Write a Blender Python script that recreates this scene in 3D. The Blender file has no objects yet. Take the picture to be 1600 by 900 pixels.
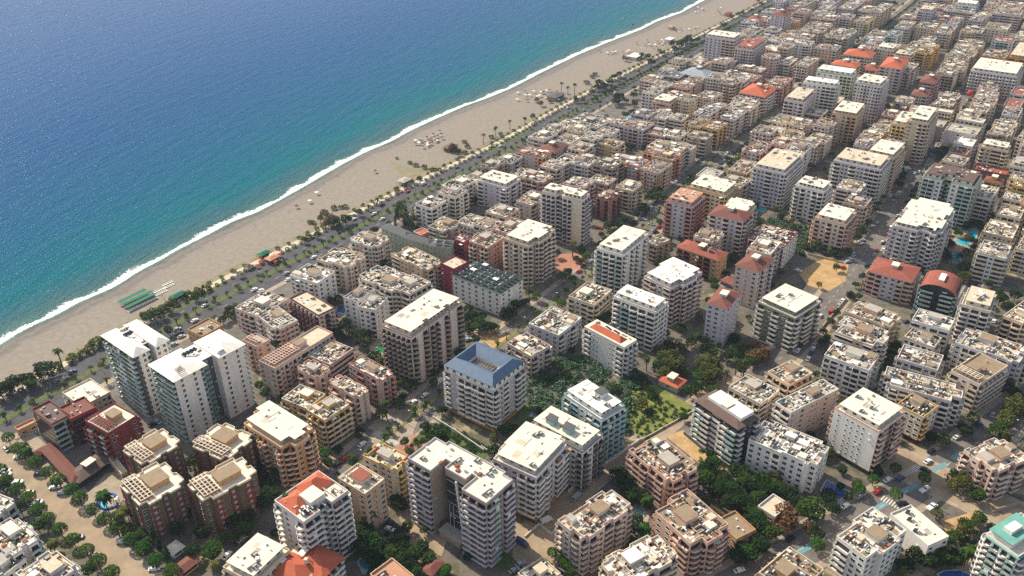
import bpy, math, random
from math import sin, cos, pi, radians, degrees, atan2, hypot, sqrt, tan
S = bpy.context.scene
COL = S.collection
rnd = random.Random(7)
# ------------------------------------------------------------------ camera, sky, sun, exposure
CF = 1350.0; CP = radians(30.3); CR = radians(-0.75); CH = 245.0
fw = (0, cos(CP), -sin(CP)); up0 = (0, sin(CP), cos(CP))
rt = (cos(CR), sin(CR)*up0[1], sin(CR)*up0[2]); upv = (-sin(CR), cos(CR)*up0[1], cos(CR)*up0[2])
cam = bpy.data.objects.new('camera', bpy.data.cameras.new('camera')); COL.objects.link(cam)
from mathutils import Matrix, Vector
cam.matrix_world = Matrix(((rt[0], upv[0], -fw[0], 0), (rt[1], upv[1], -fw[1], 0), (rt[2], upv[2], -fw[2], CH), (0, 0, 0, 1)))
cam.data.sensor_width = 36; cam.data.lens = 36*CF/1600; cam.data.clip_start = 1; cam.data.clip_end = 30000
S.camera = cam
SUN_AZ = radians(-45); SUN_EL = radians(41)
w = bpy.data.worlds.new('World'); S.world = w; w.use_nodes = True
nt = w.node_tree; bg = nt.nodes['Background']; sky = nt.nodes.new('ShaderNodeTexSky'); sky.sky_type = 'NISHITA'
sky.sun_disc = False; sky.sun_elevation = SUN_EL; sky.sun_rotation = SUN_AZ
sky.air_density = 1.0; sky.dust_density = 1.2; sky.ozone_density = 1.0
hs = nt.nodes.new('ShaderNodeHueSaturation'); hs.inputs['Saturation'].default_value = 0.62; nt.links.new(sky.outputs[0], hs.inputs['Color']); nt.links.new(hs.outputs[0], bg.inputs[0]); bg.inputs[1].default_value = 0.112
sl = bpy.data.lights.new('sun', 'SUN'); sl.energy = 4.0; sl.angle = radians(0.5); sl.color = (1, 0.90, 0.73)
so = bpy.data.objects.new('sun', sl); COL.objects.link(so); so.location = (-300, 400, 500)
sd = Vector((sin(SUN_AZ)*cos(SUN_EL), cos(SUN_AZ)*cos(SUN_EL), sin(SUN_EL)))
so.rotation_euler = sd.to_track_quat('Z', 'Y').to_euler()
S.view_settings.view_transform = 'Standard'; S.view_settings.look = 'None'
S.view_settings.exposure = 0.7; S.view_settings.gamma = 1.0
S.cycles.max_bounces = 5; S.cycles.diffuse_bounces = 3; S.cycles.glossy_bounces = 2; S.cycles.transparent_max_bounces = 6
S.cycles.volume_bounces = 0; S.cycles.blur_glossy = 0.5; S.cycles.use_denoising = False; S.cycles.denoiser = 'OPENIMAGEDENOISE'; S.cycles.denoising_input_passes = 'RGB_ALBEDO_NORMAL'; S.cycles.denoising_prefilter = 'ACCURATE'; S.cycles.use_adaptive_sampling = False; S.cycles.sample_clamp_indirect = 4

def at(px, py, z=0.0):
    'a point read off the survey photo, as a point at height z (metres)'
    a = (px-800)/CF; b = (450-py)/CF
    d = [fw[i]+rt[i]*a+upv[i]*b for i in range(3)]
    t = (z-CH)/d[2]
    return (d[0]*t, d[1]*t)
def pix(x, y, z):
    q = (x, y, z-CH); c = sum(q[i]*fw[i] for i in range(3))
    return (800+CF*sum(q[i]*rt[i] for i in range(3))/c, 450-CF*sum(q[i]*upv[i] for i in range(3))/c)

# ------------------------------------------------------------------ materials
def lin(c): return tuple(((v/255)/12.92 if v/255 <= 0.04045 else ((v/255+0.055)/1.055)**2.4) for v in c)+(1,)
MATS = {}
def new_mat(name):
    m = bpy.data.materials.new(name); m.use_nodes = True
    return m, m.node_tree.nodes, m.node_tree.links, m.node_tree.nodes['Principled BSDF']
def mat(name, rgb, rough=0.85, var=0.16, scale=0.35, spec=0.3, metal=0, streak=False, island=0.0, rgb2=None, bump=0):
    if name in MATS: return MATS[name]
    m, n, l, p = new_mat(name)
    p.inputs['Roughness'].default_value = rough; p.inputs['Specular IOR Level'].default_value = spec
    p.inputs['Metallic'].default_value = metal
    g = n.new('ShaderNodeNewGeometry')
    mp = n.new('ShaderNodeMapping'); l.new(g.outputs['Position'], mp.inputs[0])
    if streak: mp.inputs['Scale'].default_value = (1, 1, 0.15)
    t = n.new('ShaderNodeTexNoise'); t.inputs['Scale'].default_value = scale; t.inputs['Detail'].default_value = 5
    t.inputs['Roughness'].default_value = 0.7
    l.new(mp.outputs[0], t.inputs['Vector'])
    r = n.new('ShaderNodeValToRGB'); r.color_ramp.elements[0].position = 0.3; r.color_ramp.elements[1].position = 0.68
    c = lin(rgb); d = lin(rgb2) if rgb2 else tuple(v*(1-var*1.6) for v in c[:3])+(1,)
    r.color_ramp.elements[0].color = d; r.color_ramp.elements[1].color = c
    l.new(t.outputs[0], r.inputs[0]); out = r.outputs[0]
    if island:
        h = n.new('ShaderNodeHueSaturation'); l.new(out, h.inputs['Color'])
        mr = n.new('ShaderNodeMapRange'); mr.inputs['To Min'].default_value = 1-island; mr.inputs['To Max'].default_value = 1+island
        l.new(g.outputs['Random Per Island'], mr.inputs[0]); l.new(mr.outputs[0], h.inputs['Value'])
        oi = n.new('ShaderNodeObjectInfo'); mr2 = n.new('ShaderNodeMapRange')
        mr2.inputs['To Min'].default_value = 0.47; mr2.inputs['To Max'].default_value = 0.52
        l.new(oi.outputs['Random'], mr2.inputs[0]); l.new(mr2.outputs[0], h.inputs['Hue']); out = h.outputs[0]
    l.new(out, p.inputs['Base Color'])
    if bump:
        b = n.new('ShaderNodeBump'); b.inputs['Strength'].default_value = bump; b.inputs['Distance'].default_value = 0.5
        l.new(t.outputs[0], b.inputs['Height']); l.new(b.outputs[0], p.inputs['Normal'])
    MATS[name] = m; return m
WALLS = dict(cream=(226, 210, 184), white=(236, 230, 220), beige=(208, 188, 158), pink=(220, 184, 164), rose=(202, 146, 134),
             maroon=(128, 72, 70), tan=(204, 158, 108), grey=(158, 158, 156), lilac=(208, 198, 200), yellow=(222, 186, 110),
             orange=(214, 112, 50), brown=(112, 92, 78), green=(176, 186, 160), peach=(228, 190, 156), teal=(150, 188, 190),
             blush=(220, 200, 186), red=(142, 58, 52), dark=(46, 44, 46), magenta=(150, 48, 66), taupe=(168, 152, 136), olive=(128, 124, 98), umbra=(112, 98, 76),
             charcoal=(86, 84, 88), pewter=(136, 132, 130))
for k, c in WALLS.items(): mat('plaster_'+k, c, streak=True, var=0.13, scale=0.5)
ROOFS = dict(pale=(232, 222, 200), chalk=(238, 232, 220), sand=(206, 192, 166), ash=(176, 168, 156), clay=(190, 140, 112),
             terracotta=(188, 98, 68), rust=(124, 76, 64), umber=(104, 84, 76), slate=(92, 92, 92), forest=(48, 66, 54), blue=(88, 110, 136),
             redtile=(150, 84, 68), turq=(112, 168, 156), hazel=(150, 130, 106), steel=(150, 160, 166))
for k, c in ROOFS.items(): mat('roof_'+k, c, var=0.16, scale=0.45, rough=0.8 if k != 'blue' else 0.5)
mat('glass_dark', (30, 36, 42), rough=0.12, var=0.1, spec=0.6); mat('door_shade', (44, 40, 38), rough=0.3, var=0.5, scale=1.2, spec=0.5)  # door_shade: shade of balcony and loggia recesses put into the door colour
mat('rail_glass', (150, 186, 178), rough=0.15, var=0.1, spec=0.6); mat('frame_white', (230, 228, 222), var=0.05)
mat('panel_dark', (38, 42, 56), rough=0.25, var=0.2, spec=0.6); mat('tank_white', (226, 224, 218), var=0.1, rough=0.5)
mat('metal_grey', (130, 130, 128), var=0.2, rough=0.5); mat('wood', (120, 86, 58), var=0.3); mat('clay_pot', (176, 110, 74), var=0.2)
mat('cloth_blue', (40, 96, 160), var=0.1); mat('cloth_red', (190, 50, 44), var=0.1); mat('cloth_green', (36, 110, 84), var=0.1)
mat('cloth_white', (236, 234, 226), var=0.06); mat('cloth_yellow', (226, 190, 60), var=0.1); mat('shop_warm', (206, 160, 84), var=0.3, scale=2)
mat('leaf', (54, 82, 26), rgb2=(28, 50, 15), rough=0.8, var=0.3, island=0.45, spec=0.08, scale=0.6)
mat('leaf_dark', (40, 62, 24), rgb2=(19, 36, 12), rough=0.8, spec=0.08, island=0.45, scale=0.6)
mat('leaf_bright', (60, 98, 20), rgb2=(32, 64, 12), rough=0.8, spec=0.08, island=0.4, scale=0.8)
mat('leaf_olive', (92, 94, 42), rgb2=(52, 60, 22), rough=0.8, spec=0.08, island=0.4, scale=0.6)
mat('leaf_brown', (120, 92, 56), rgb2=(84, 72, 40), rough=0.8, spec=0.08, island=0.4, scale=0.6)
mat('leaf_banana', (60, 92, 48), rgb2=(30, 56, 28), rough=0.45, island=0.5, scale=0.5, spec=0.3)
mat('bark', (96, 78, 60), var=0.3, scale=3); mat('tyre', (26, 26, 26)); 
for k, c in dict(white=(228, 228, 226), silver=(160, 164, 168), black=(28, 28, 32), red=(176, 36, 28), blue=(40, 62, 110), grey=(92, 94, 98), yellow=(214, 168, 40)).items():
    mat('paint_'+k, c, rough=0.25, var=0.03, spec=0.6)

# ------------------------------------------------------------------ mesh builder
class MB:
    def __init__(s): s.v = []; s.f = []; s.m = []; s.names = []
    def mi(s, name):
        if name not in s.names: s.names.append(name)
        return s.names.index(name)
    def face(s, pts, m):
        i = len(s.v); s.v.extend(pts); s.f.append(tuple(range(i, i+len(pts)))); s.m.append(s.mi(m))
    def box(s, x0, x1, y0, y1, z0, z1, m, fr=None, bottom=True, topm=None):
        if x0 > x1: x0, x1 = x1, x0
        if y0 > y1: y0, y1 = y1, y0
        c = [(x0, y0, z0), (x1, y0, z0), (x1, y1, z0), (x0, y1, z0), (x0, y0, z1), (x1, y0, z1), (x1, y1, z1), (x0, y1, z1)]
        flip = False
        if fr:
            o, ex, ey = fr
            c = [(o[0]+ex[0]*x+ey[0]*y, o[1]+ex[1]*x+ey[1]*y, z) for x, y, z in c]
            flip = ex[0]*ey[1]-ex[1]*ey[0] < 0
        i = len(s.v); s.v.extend(c)
        F = [(4, 5, 6, 7), (0, 1, 5, 4), (1, 2, 6, 5), (2, 3, 7, 6), (3, 0, 4, 7)]
        if bottom: F.append((0, 3, 2, 1))
        k = s.mi(m); kt = s.mi(topm) if topm else k
        for j, f in enumerate(F):
            if flip: f = f[::-1]
            s.f.append(tuple(i+q for q in f)); s.m.append(kt if j == 0 else k)
    def prism(s, poly, z0, z1, m, topm=None, bottom=False):
        n = len(poly); i = len(s.v)
        s.v.extend([(p[0], p[1], z0) for p in poly]); s.v.extend([(p[0], p[1], z1) for p in poly])
        k = s.mi(m); kt = s.mi(topm) if topm else k
        for j in range(n):
            q = (j+1) % n; s.f.append((i+j, i+q, i+n+q, i+n+j)); s.m.append(k)
        s.f.append(tuple(range(i+n, i+2*n))); s.m.append(kt)
        if bottom: s.f.append(tuple(range(i+n-1, i-1, -1))); s.m.append(k)
    def ring(s, outer, inner, z0, z1, m):
        n = len(outer); i = len(s.v); k = s.mi(m)
        for z in (z0, z1):
            s.v.extend([(p[0], p[1], z) for p in outer]); s.v.extend([(p[0], p[1], z) for p in inner])
        a, b, c, d = i, i+n, i+2*n, i+3*n
        for j in range(n):
            q = (j+1) % n
            for f in ((a+j, a+q, c+q, c+j), (b+q, b+j, d+j, d+q), (c+j, c+q, d+q, d+j)): s.f.append(f); s.m.append(k)
    def cyl(s, x, y, z0, z1, r0, r1, m, n=8, top=True):
        i = len(s.v); k = s.mi(m)
        for z, r in ((z0, r0), (z1, r1)):
            s.v.extend([(x+r*cos(2*pi*j/n), y+r*sin(2*pi*j/n), z) for j in range(n)])
        for j in range(n):
            q = (j+1) % n; s.f.append((i+j, i+q, i+n+q, i+n+j)); s.m.append(k)
        if top: s.f.append(tuple(range(i+n, i+2*n))); s.m.append(k)
    def tube(s, a, b, r, m, n=6):
        a = Vector(a); b = Vector(b); d = (b-a).normalized(); u = d.orthogonal().normalized(); v = d.cross(u)
        i = len(s.v); k = s.mi(m)
        for p in (a, b):
            for j in range(n): q = p+(u*cos(2*pi*j/n)+v*sin(2*pi*j/n))*r; s.v.append(tuple(q))
        for j in range(n):
            q = (j+1) % n; s.f.append((i+j, i+q, i+n+q, i+n+j)); s.m.append(k)
        s.f.append(tuple(range(i+n, i+2*n))); s.m.append(k); s.f.append(tuple(range(i+n-1, i-1, -1))); s.m.append(k)
    def add(s, o, dx=0, dy=0, dz=0, rz=0, sc=1, zs=1):
        i = len(s.v); c, t = cos(rz)*sc, sin(rz)*sc
        s.v.extend([(x*c-y*t+dx, x*t+y*c+dy, z*sc*zs+dz) for x, y, z in o.v])
        mm = [s.mi(n) for n in o.names]
        s.f.extend([tuple(q+i for q in f) for f in o.f]); s.m.extend([mm[k] for k in o.m])
    def mesh(s, name):
        me = bpy.data.meshes.new(name); me.from_pydata(s.v, [], s.f)
        for n in s.names: me.materials.append(MATS[n])
        if len(s.names) > 1: me.polygons.foreach_set('material_index', s.m)
        me.update(); return me
def link(name, me, parent=None, loc=(0, 0, 0), rz=0):
    o = bpy.data.objects.new(name, me); COL.objects.link(o); o.location = loc
    if rz: o.rotation_euler[2] = rz
    if parent: o.parent = parent
    return o
def obj(name, mb, parent=None, loc=(0, 0, 0), rz=0): return link(name, mb.mesh(name), parent, loc, rz)
def tag(o, label=None, cat=None, group=None, kind=None):
    if label: o['label'] = label
    if cat: o['category'] = cat
    if group: o['group'] = group
    if kind: o['kind'] = kind
    return o
# labels that point: description + relation to the nearest named landmark, worked out once all stand
LAND = []; PEND = []
def pend(o, desc, x, y): PEND.append((o, desc, x, y))
ORD = ['', 'second ', 'third ', 'fourth ', 'fifth ', 'sixth ', 'seventh ', 'eighth ', 'ninth ', 'tenth ', 'eleventh ', 'twelfth ', 'thirteenth ', 'fourteenth ', 'fifteenth ', 'sixteenth ', 'seventeenth ', 'eighteenth ', 'nineteenth ', 'twentieth ']
TEN = {2: 'twenty', 3: 'thirty', 4: 'forty', 5: 'fifty', 6: 'sixty', 7: 'seventy', 8: 'eighty', 9: 'ninety'}
def ordn(k):
    if k < 20: return ORD[k] if k else 'first '
    n = k+1
    if n > 199: return str(n)+'th '
    if n == 100: return 'hundredth '
    if n > 100: return 'hundred-and-'+(ordn(n-101) if n-101 else 'first ')
    if n % 10 == 0: return TEN[n//10][:-1]+'ieth '
    return TEN[n//10]+'-'+['', 'first ', 'second ', 'third ', 'fourth ', 'fifth ', 'sixth ', 'seventh ', 'eighth ', 'ninth '][n % 10]
def finish_labels():
    G = {}
    for o, desc, x, y in PEND:
        u, v = pix(x, y, 0)
        best = min(LAND, key=lambda q: hypot(q[1]-u, (q[2]-v)*1.5)+(1e6 if q[3] == o.name else 0))
        dx, dy = u-best[1], v-best[2]
        if abs(dx) > 1.2*abs(dy): rel = 'left of' if dx < 0 else 'right of'
        else: rel = 'behind' if dy < 0 else 'in front of'
        G.setdefault((desc, rel, best[0]), []).append((hypot(dx, dy), o))
    for (desc, rel, lm), L in G.items():
        L.sort(key=lambda q: q[0])
        for k, (d, o) in enumerate(L):
            o['label'] = desc+(', ' if k == 0 else ', '+ordn(k))+rel+' the '+lm
# ------------------------------------------------------------------ shared small roof furniture (metres, origin at its foot)
SH = {}
def shared(name, mb): SH[name] = (mb, mb.mesh(name)); return SH[name]
def mk_heater(n):
    m = MB()
    for k in range(n):
        x = k*1.15-n*0.575
        i = len(m.v); m.v.extend([(x, -0.9, 0.25), (x+1.05, -0.9, 0.25), (x+1.05, 0.7, 1.15), (x, 0.7, 1.15), (x, -0.85, 0.17), (x+1.05, -0.85, 0.17), (x+1.05, 0.75, 1.05), (x, 0.75, 1.05)])
        k0 = m.mi('panel_dark'); k1 = m.mi('metal_grey')
        for f, kk in (((0, 1, 2, 3), k0), ((7, 6, 5, 4), k1), ((0, 4, 5, 1), k1), ((1, 5, 6, 2), k1), ((2, 6, 7, 3), k1), ((3, 7, 4, 0), k1)):
            m.f.append(tuple(i+q for q in f)); m.m.append(kk)
    m.tube((-0.75, 0.95, 1.3), (0.75, 0.95, 1.3), 0.3, 'tank_white', 8)
    for x in (-0.6, 0.6): m.box(x-.04, x+.04, .75, 1.1, 0, 1.05, 'metal_grey')
    return m
shared('solar_heater', mk_heater(2)); shared('solar_heater_wide', mk_heater(4))
m = MB(); m.cyl(0, 0, 0, .8, .05, .05, 'metal_grey', 5); m.cyl(0, 0, 0, 0, 0, 0, 'metal_grey', 3)
i = len(m.v); m.v.extend([(0.55*cos(a)*1, -0.25+0.4*sin(a), 1.0+0.4*sin(a)+0.1*cos(a)) for a in [2*pi*j/9 for j in range(9)]]+[(0, .05, .8)])
for j in range(9): m.f.append((i+j, i+(j+1) % 9, i+9)); m.m.append(m.mi('tank_white'))
shared('satellite_dish', m)
m = MB(); m.cyl(0, 0, 0, 1.3, .6, .6, 'tank_white', 9); shared('water_tank', m)
m = MB(); m.box(-.45, .45, -.2, .2, 0, .65, 'frame_white'); m.box(-.3, .3, -.23, -.2, .1, .55, 'glass_dark'); shared('air_conditioner', m)
m = MB(); m.box(-.9, .9, -.25, .25, 0, .45, 'clay_pot')
rr = random.Random(3)
for k in range(14):
    x, y, z = rr.uniform(-.85, .85), rr.uniform(-.25, .25), rr.uniform(.45, 1.1); a = rr.uniform(0, 6.3)
    m.face([(x, y, z), (x+.35*cos(a), y+.35*sin(a), z+.1), (x+.3*cos(a)-.2*sin(a), y+.3*sin(a)+.2*cos(a), z+.35)], 'leaf')
shared('planter', m)
m = MB(); m.cyl(0, 0, .68, .74, .6, .6, 'frame_white', 10); m.cyl(0, 0, 0, .68, .05, .05, 'metal_grey', 5)
for a in (0, 1.6, 3.1, 4.7): m.box(.85*cos(a)-.2, .85*cos(a)+.2, .85*sin(a)-.2, .85*sin(a)+.2, 0, .45, 'tank_white')
shared('terrace_table', m)
m = MB()
for x, y in ((-1.4, -1), (1.4, -1), (-1.4, 1), (1.4, 1)): m.box(x-.05, x+.05, y-.05, y+.05, 0, 2.2, 'metal_grey')
m.box(-1.6, 1.6, -1.2, 1.2, 2.2, 2.28, 'cloth_white'); shared('awning', m)
m = MB()
for x, y in ((-1.6, -1.3), (1.6, -1.3), (-1.6, 1.3), (1.6, 1.3)): m.box(x-.06, x+.06, y-.06, y+.06, 0, 2.3, 'wood')
for k in range(7): m.box(-1.8+k*.6-.06, -1.8+k*.6+.06, -1.5, 1.5, 2.3, 2.42, 'wood')
shared('pergola', m)
m = MB(); m.box(-.35, .35, -.35, .35, 0, 1.1, 'plaster_cream'); m.box(-.45, .45, -.45, .45, 1.1, 1.2, 'roof_ash'); shared('chimney', m)
ITEMS = ['solar_heater']*6+['solar_heater_wide']*3+['satellite_dish']*3+['water_tank']*2+['air_conditioner']*3+['planter']*4+['terrace_table']*2+['awning']*2+['pergola']+['chimney']*2
# windows, shared by every building
def mk_win(w_, h_, fr='frame_white'):
    m = MB(); m.box(-w_/2, w_/2, -.02, .05, 0, h_, fr, bottom=False)
    m.box(-w_/2+.07, -.035, .03, .065, .07, h_-.07, 'glass_dark', bottom=False); m.box(.035, w_/2-.07, .03, .065, .07, h_-.07, 'glass_dark', bottom=False)
    m.box(-w_/2-.08, w_/2+.08, -.02, .14, -.08, 0, fr); return m
WIN = {'w': mk_win(1.7, 1.45), 'n': mk_win(.85, 1.2), 't': mk_win(1.3, 1.6)}
for k in WIN: WIN[k] = (WIN[k], WIN[k].mesh('window'))

def bayunit(mb, kind, fr, x0, x1, trim, wl, h=3.0, glass='door_shade', merged=False):
    'one storey of one run of bays on a facade; x along the wall, y outwards'
    w_ = x1-x0
    if kind in 'bgfs':
        d = 1.45; rail = 'rail_glass' if kind == 'g' else 'plaster_'+trim
        mb.box(x0+.12, x1-.12, 0, d, 0, .2, 'plaster_'+trim if kind != 'g' else 'frame_white', fr)
        if kind == 'f': d2 = .5
        mb.box(x0+.12, x1-.12, d-.1, d, .2, 1.15, rail, fr, bottom=False)
        mb.box(x0+.12, x0+.22, 0, d-.1, .2, 1.0, rail, fr, bottom=False); mb.box(x1-.22, x1-.12, 0, d-.1, .2, 1.0, rail, fr, bottom=False)
        if kind == 'g': mb.box(x0+.12, x1-.12, d-.13, d+.03, 1.0, 1.07, 'frame_white', fr, bottom=False)
        mb.box(x0+.5, x1-.5, -.02, .04, .2, 2.45, glass, fr, bottom=False)
        k = max(1, int(w_/3.2))
        for j in range(1, k): xx = x0+w_*j/k; mb.box(xx-.14, xx+.14, -.02, d-.15, .2, 2.9, 'plaster_'+wl, fr, bottom=False)
    elif kind == 'c':
        n = 7; d = 1.9; out = []; inn = []
        for j in range(n+1):
            a = pi*j/n; cx = (x0+x1)/2; r = w_/2-.15
            out.append((cx-r*cos(a), d*sin(a)**.6 if 0 < j < n else 0)); inn.append((cx-(r-.12)*cos(a), max(0, d*sin(a)**.6-.12) if 0 < j < n else 0))
        o, ex, ey = fr
        W = lambda p: (o[0]+ex[0]*p[0]+ey[0]*p[1], o[1]+ex[1]*p[0]+ey[1]*p[1])
        O = [W(p) for p in out]; I = [W(p) for p in inn]
        O = O[::-1]; I = I[::-1]
        mb.prism(O, 0, .2, 'plaster_'+trim, bottom=True)
        for j in range(n):
            a, b, c, e = O[j], O[j+1], I[j+1], I[j]
            mb.face([(a[0], a[1], .2), (b[0], b[1], .2), (b[0], b[1], 1.0), (a[0], a[1], 1.0)], 'plaster_'+trim)
            mb.face([(c[0], c[1], .2), (e[0], e[1], .2), (e[0], e[1], 1.0), (c[0], c[1], 1.0)], 'plaster_'+trim)
            mb.face([(a[0], a[1], 1.0), (b[0], b[1], 1.0), (c[0], c[1], 1.0), (e[0], e[1], 1.0)], 'plaster_'+trim)
        mb.box(x0+.5, x1-.5, -.02, .04, .2, 2.45, glass, fr, bottom=False)
    elif kind == 'r':      # loggia: flat dark panel stands in for the shaded recess, behind a parapet
        mb.box(x0+.2, x1-.2, -.02, .03, .9, 2.6, glass, fr, bottom=False)
        mb.box(x0+.15, x1-.15, 0, .14, 0, .95, 'plaster_'+trim, fr)
        mb.box(x0+.15, x1-.15, 0, .3, 2.62, 2.8, 'plaster_'+trim, fr)
    elif kind == 'z':      # full glazing
        mb.box(x0+.08, x1-.08, -.02, .06, .15, 2.75, 'glass_dark', fr, bottom=False)
        mb.box(x0, x1, 0, .12, 2.8, 3.0, 'plaster_'+trim, fr)

DEFP = ['bbwwbb', 'wbbbw', 'bbwbb', 'wbbwbbw', 'bbb', 'wwbbww', 'bwwb', 'ccwcc', 'wrrw', 'bbwnbb', 'wnw', 'bwnnwb', 'rrwrr', 'wcwcw']
def facade(root, wall, p0, p1, pat, fl, z0, trim, wl, tier, budget, glass='door_shade'):
    L = hypot(p1[0]-p0[0], p1[1]-p0[1])
    if L < 2.2 or fl < 1: return
    ex = ((p1[0]-p0[0])/L, (p1[1]-p0[1])/L); ey = (ex[1], -ex[0]); fr = (p0, ex, ey)
    n = len(pat); bw = L/n; j = 0
    while j < n:
        k = j
        if pat[j] in 'bgfsrzc':
            if pat[j] != 'c':
                while k+1 < n and pat[k+1] == pat[j]: k += 1
            x0, x1 = j*bw, (k+1)*bw
            mb = MB(); bayunit(mb, pat[j], fr, x0, x1, trim, wl, glass=glass)
            if tier < 2 and pat[j] in 'bgfc' and budget[1] > 0:
                me = mb.mesh('balcony')
                for f in range(fl):
                    if budget[1] > 0: link('balcony', me, root, (0, 0, z0+3*f)); budget[1] -= 1
                    else: wall.add(mb, 0, 0, z0+3*f)
            else:
                for f in range(fl): wall.add(mb, 0, 0, z0+3*f)
        elif pat[j] in 'wnWt':
            xs = [(j+.5)*bw] if pat[j] != 'W' else [(j+.28)*bw, (j+.72)*bw]
            key = 'n' if pat[j] == 'W' else pat[j]
            if bw > 5 and pat[j] == 'w': xs = [(j+.27)*bw, (j+.73)*bw]
            wm, me = WIN[key]; rz = atan2(ey[1], ey[0])-pi/2
            for f in range(fl):
                for x in xs:
                    px, py = p0[0]+ex[0]*x, p0[1]+ex[1]*x
                    if tier == 0 and budget[0] > 0:
                        link('window', me, root, (px, py, z0+3*f+.95), rz); budget[0] -= 1
                    elif tier < 2: wall.add(wm, px, py, z0+3*f+.95, rz)
                    else:
                        W = .8 if key != 'n' else .45
                        wall.box(x-W, x+W, 0, .05, z0+3*f+.9, z0+3*f+2.3, 'glass_dark', fr, bottom=False)
        j = k+1
    # what people hang on their fronts: awnings, boxes, blinds
    if tier < 2 and L > 5:
        for _ in range(int(L*fl*.09)):
            x = FR.uniform(1, L-1); f = FR.randrange(fl); z = z0+3*f; t = FR.random(); ch = pat[min(n-1, int(x/bw))]; dd = 1.5 if ch in 'bgc' else .02
            if t < .35: wall.box(x-.4, x+.4, .02, .32, z+.15 if ch in 'wWnt.' else z+2.1, z+.7 if ch in 'wWnt.' else z+2.6, 'tank_white', fr)
            elif t < .65 and ch in 'bgr': wall.box(x-1.1, x+1.1, .1, dd-.05, z+2.55, z+2.68, FR.choice(['cloth_white', 'plaster_tan', 'cloth_white', 'plaster_green', 'clay_pot']), fr)
            elif t < .8 and ch in 'bgr': wall.box(x-.8, x+.8, dd-.2, dd-.12, z+.3, z+2.6, FR.choice(['cloth_white', 'plaster_beige', 'rail_glass']), fr)
            elif ch in 'bgc': wall.box(x-.5, x+.5, dd*.6, dd*.8, z+.2, z+.9, FR.choice(['cloth_blue', 'clay_pot', 'leaf', 'cloth_white', 'wood']), fr)
FR = random.Random(99)
def inside(poly, x, y, mar=0.0):
    c = False; n = len(poly)
    for i in range(n):
        x1, y1 = poly[i]; x2, y2 = poly[(i+1) % n]
        if (y1 > y) != (y2 > y) and x < (x2-x1)*(y-y1)/(y2-y1)+x1: c = not c
        if mar:
            dx, dy = x2-x1, y2-y1; L2 = dx*dx+dy*dy or 1
            t = max(0, min(1, ((x-x1)*dx+(y-y1)*dy)/L2))
            if hypot(x-x1-t*dx, y-y1-t*dy) < mar: return False
    return c
def inset(poly, d):
    n = len(poly); out = []
    for i in range(n):
        a, b, c = poly[i-1], poly[i], poly[(i+1) % n]
        e1 = (b[0]-a[0], b[1]-a[1]); e2 = (c[0]-b[0], c[1]-b[1])
        l1 = hypot(*e1) or 1; l2 = hypot(*e2) or 1
        n1 = (-e1[1]/l1, e1[0]/l1); n2 = (-e2[1]/l2, e2[0]/l2)
        s = 1+n1[0]*n2[0]+n1[1]*n2[1]
        if s < .2: s = .2
        out.append((b[0]+d*(n1[0]+n2[0])/s, b[1]+d*(n1[1]+n2[1])/s))
    return out
def hip(mb, x0, x1, y0, y1, z, h, m, wallm=None):
    'hipped roof over a rectangle'
    w_, l_ = x1-x0, y1-y0
    if w_ <= l_: r = w_/2; a = ((x0+x1)/2, y0+r, z+h); b = ((x0+x1)/2, y1-r, z+h); P = [(x0, y0, z), (x1, y0, z), (x1, y1, z), (x0, y1, z)]
    else: r = l_/2; a = (x0+r, (y0+y1)/2, z+h); b = (x1-r, (y0+y1)/2, z+h); P = [(x0, y0, z), (x1, y0, z), (x1, y1, z), (x0, y1, z)]
    if w_ <= l_:
        mb.face([P[0], P[1], a], m); mb.face([P[1], P[2], b, a], m); mb.face([P[2], P[3], b], m); mb.face([P[3], P[0], a, b], m)
    else:
        mb.face([P[0], P[1], b, a], m); mb.face([P[1], P[2], b], m); mb.face([P[2], P[3], a, b], m); mb.face([P[3], P[0], a], m)
    mb.face(P[::-1], m)
FOOT = []    # footprints in world, for keeping other things off them
VS = 0.9   # storeys here are 2.7 m
NB = [0]; KC = {}; FAR = MB()
COLNAME = dict(blush='pale pink', lilac='pale lilac', taupe='grey-brown', dark='black', green='pale green', magenta='dark magenta', tan='tan', charcoal='dark grey', pewter='mid grey')
ROOFNAME = dict(clut='cluttered terrace roof', flat='clean flat roof', hip='tiled hip roof', perg='pergola-grid roof', slab='pale slab roof')
def tier_of(y): return 0 if y < 455 else (1 if y < 640 else 2)
def place(q, h, ortho=True):
    L, N, R = [at(q[i], q[i+1], h) for i in (0, 2, 4)]
    a = (L[0]-N[0], L[1]-N[1]); b = (R[0]-N[0], R[1]-N[1]); A = hypot(*a); B = hypot(*b)
    ta = atan2(a[1], a[0])-pi/2; tb = atan2(b[1], b[0])
    while ta-tb > pi: ta -= 2*pi
    while ta-tb < -pi: ta += 2*pi
    th = (ta*A+tb*B)/(A+B)
    if hypot(N[0], N[1]) > 470 and abs(th-radians(55)) < .6: th = th*.25+radians(55)*.75
    c = ((L[0]+R[0])/2, (L[1]+R[1])/2)
    # keep projected extents
    return c, th, A, B
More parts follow.
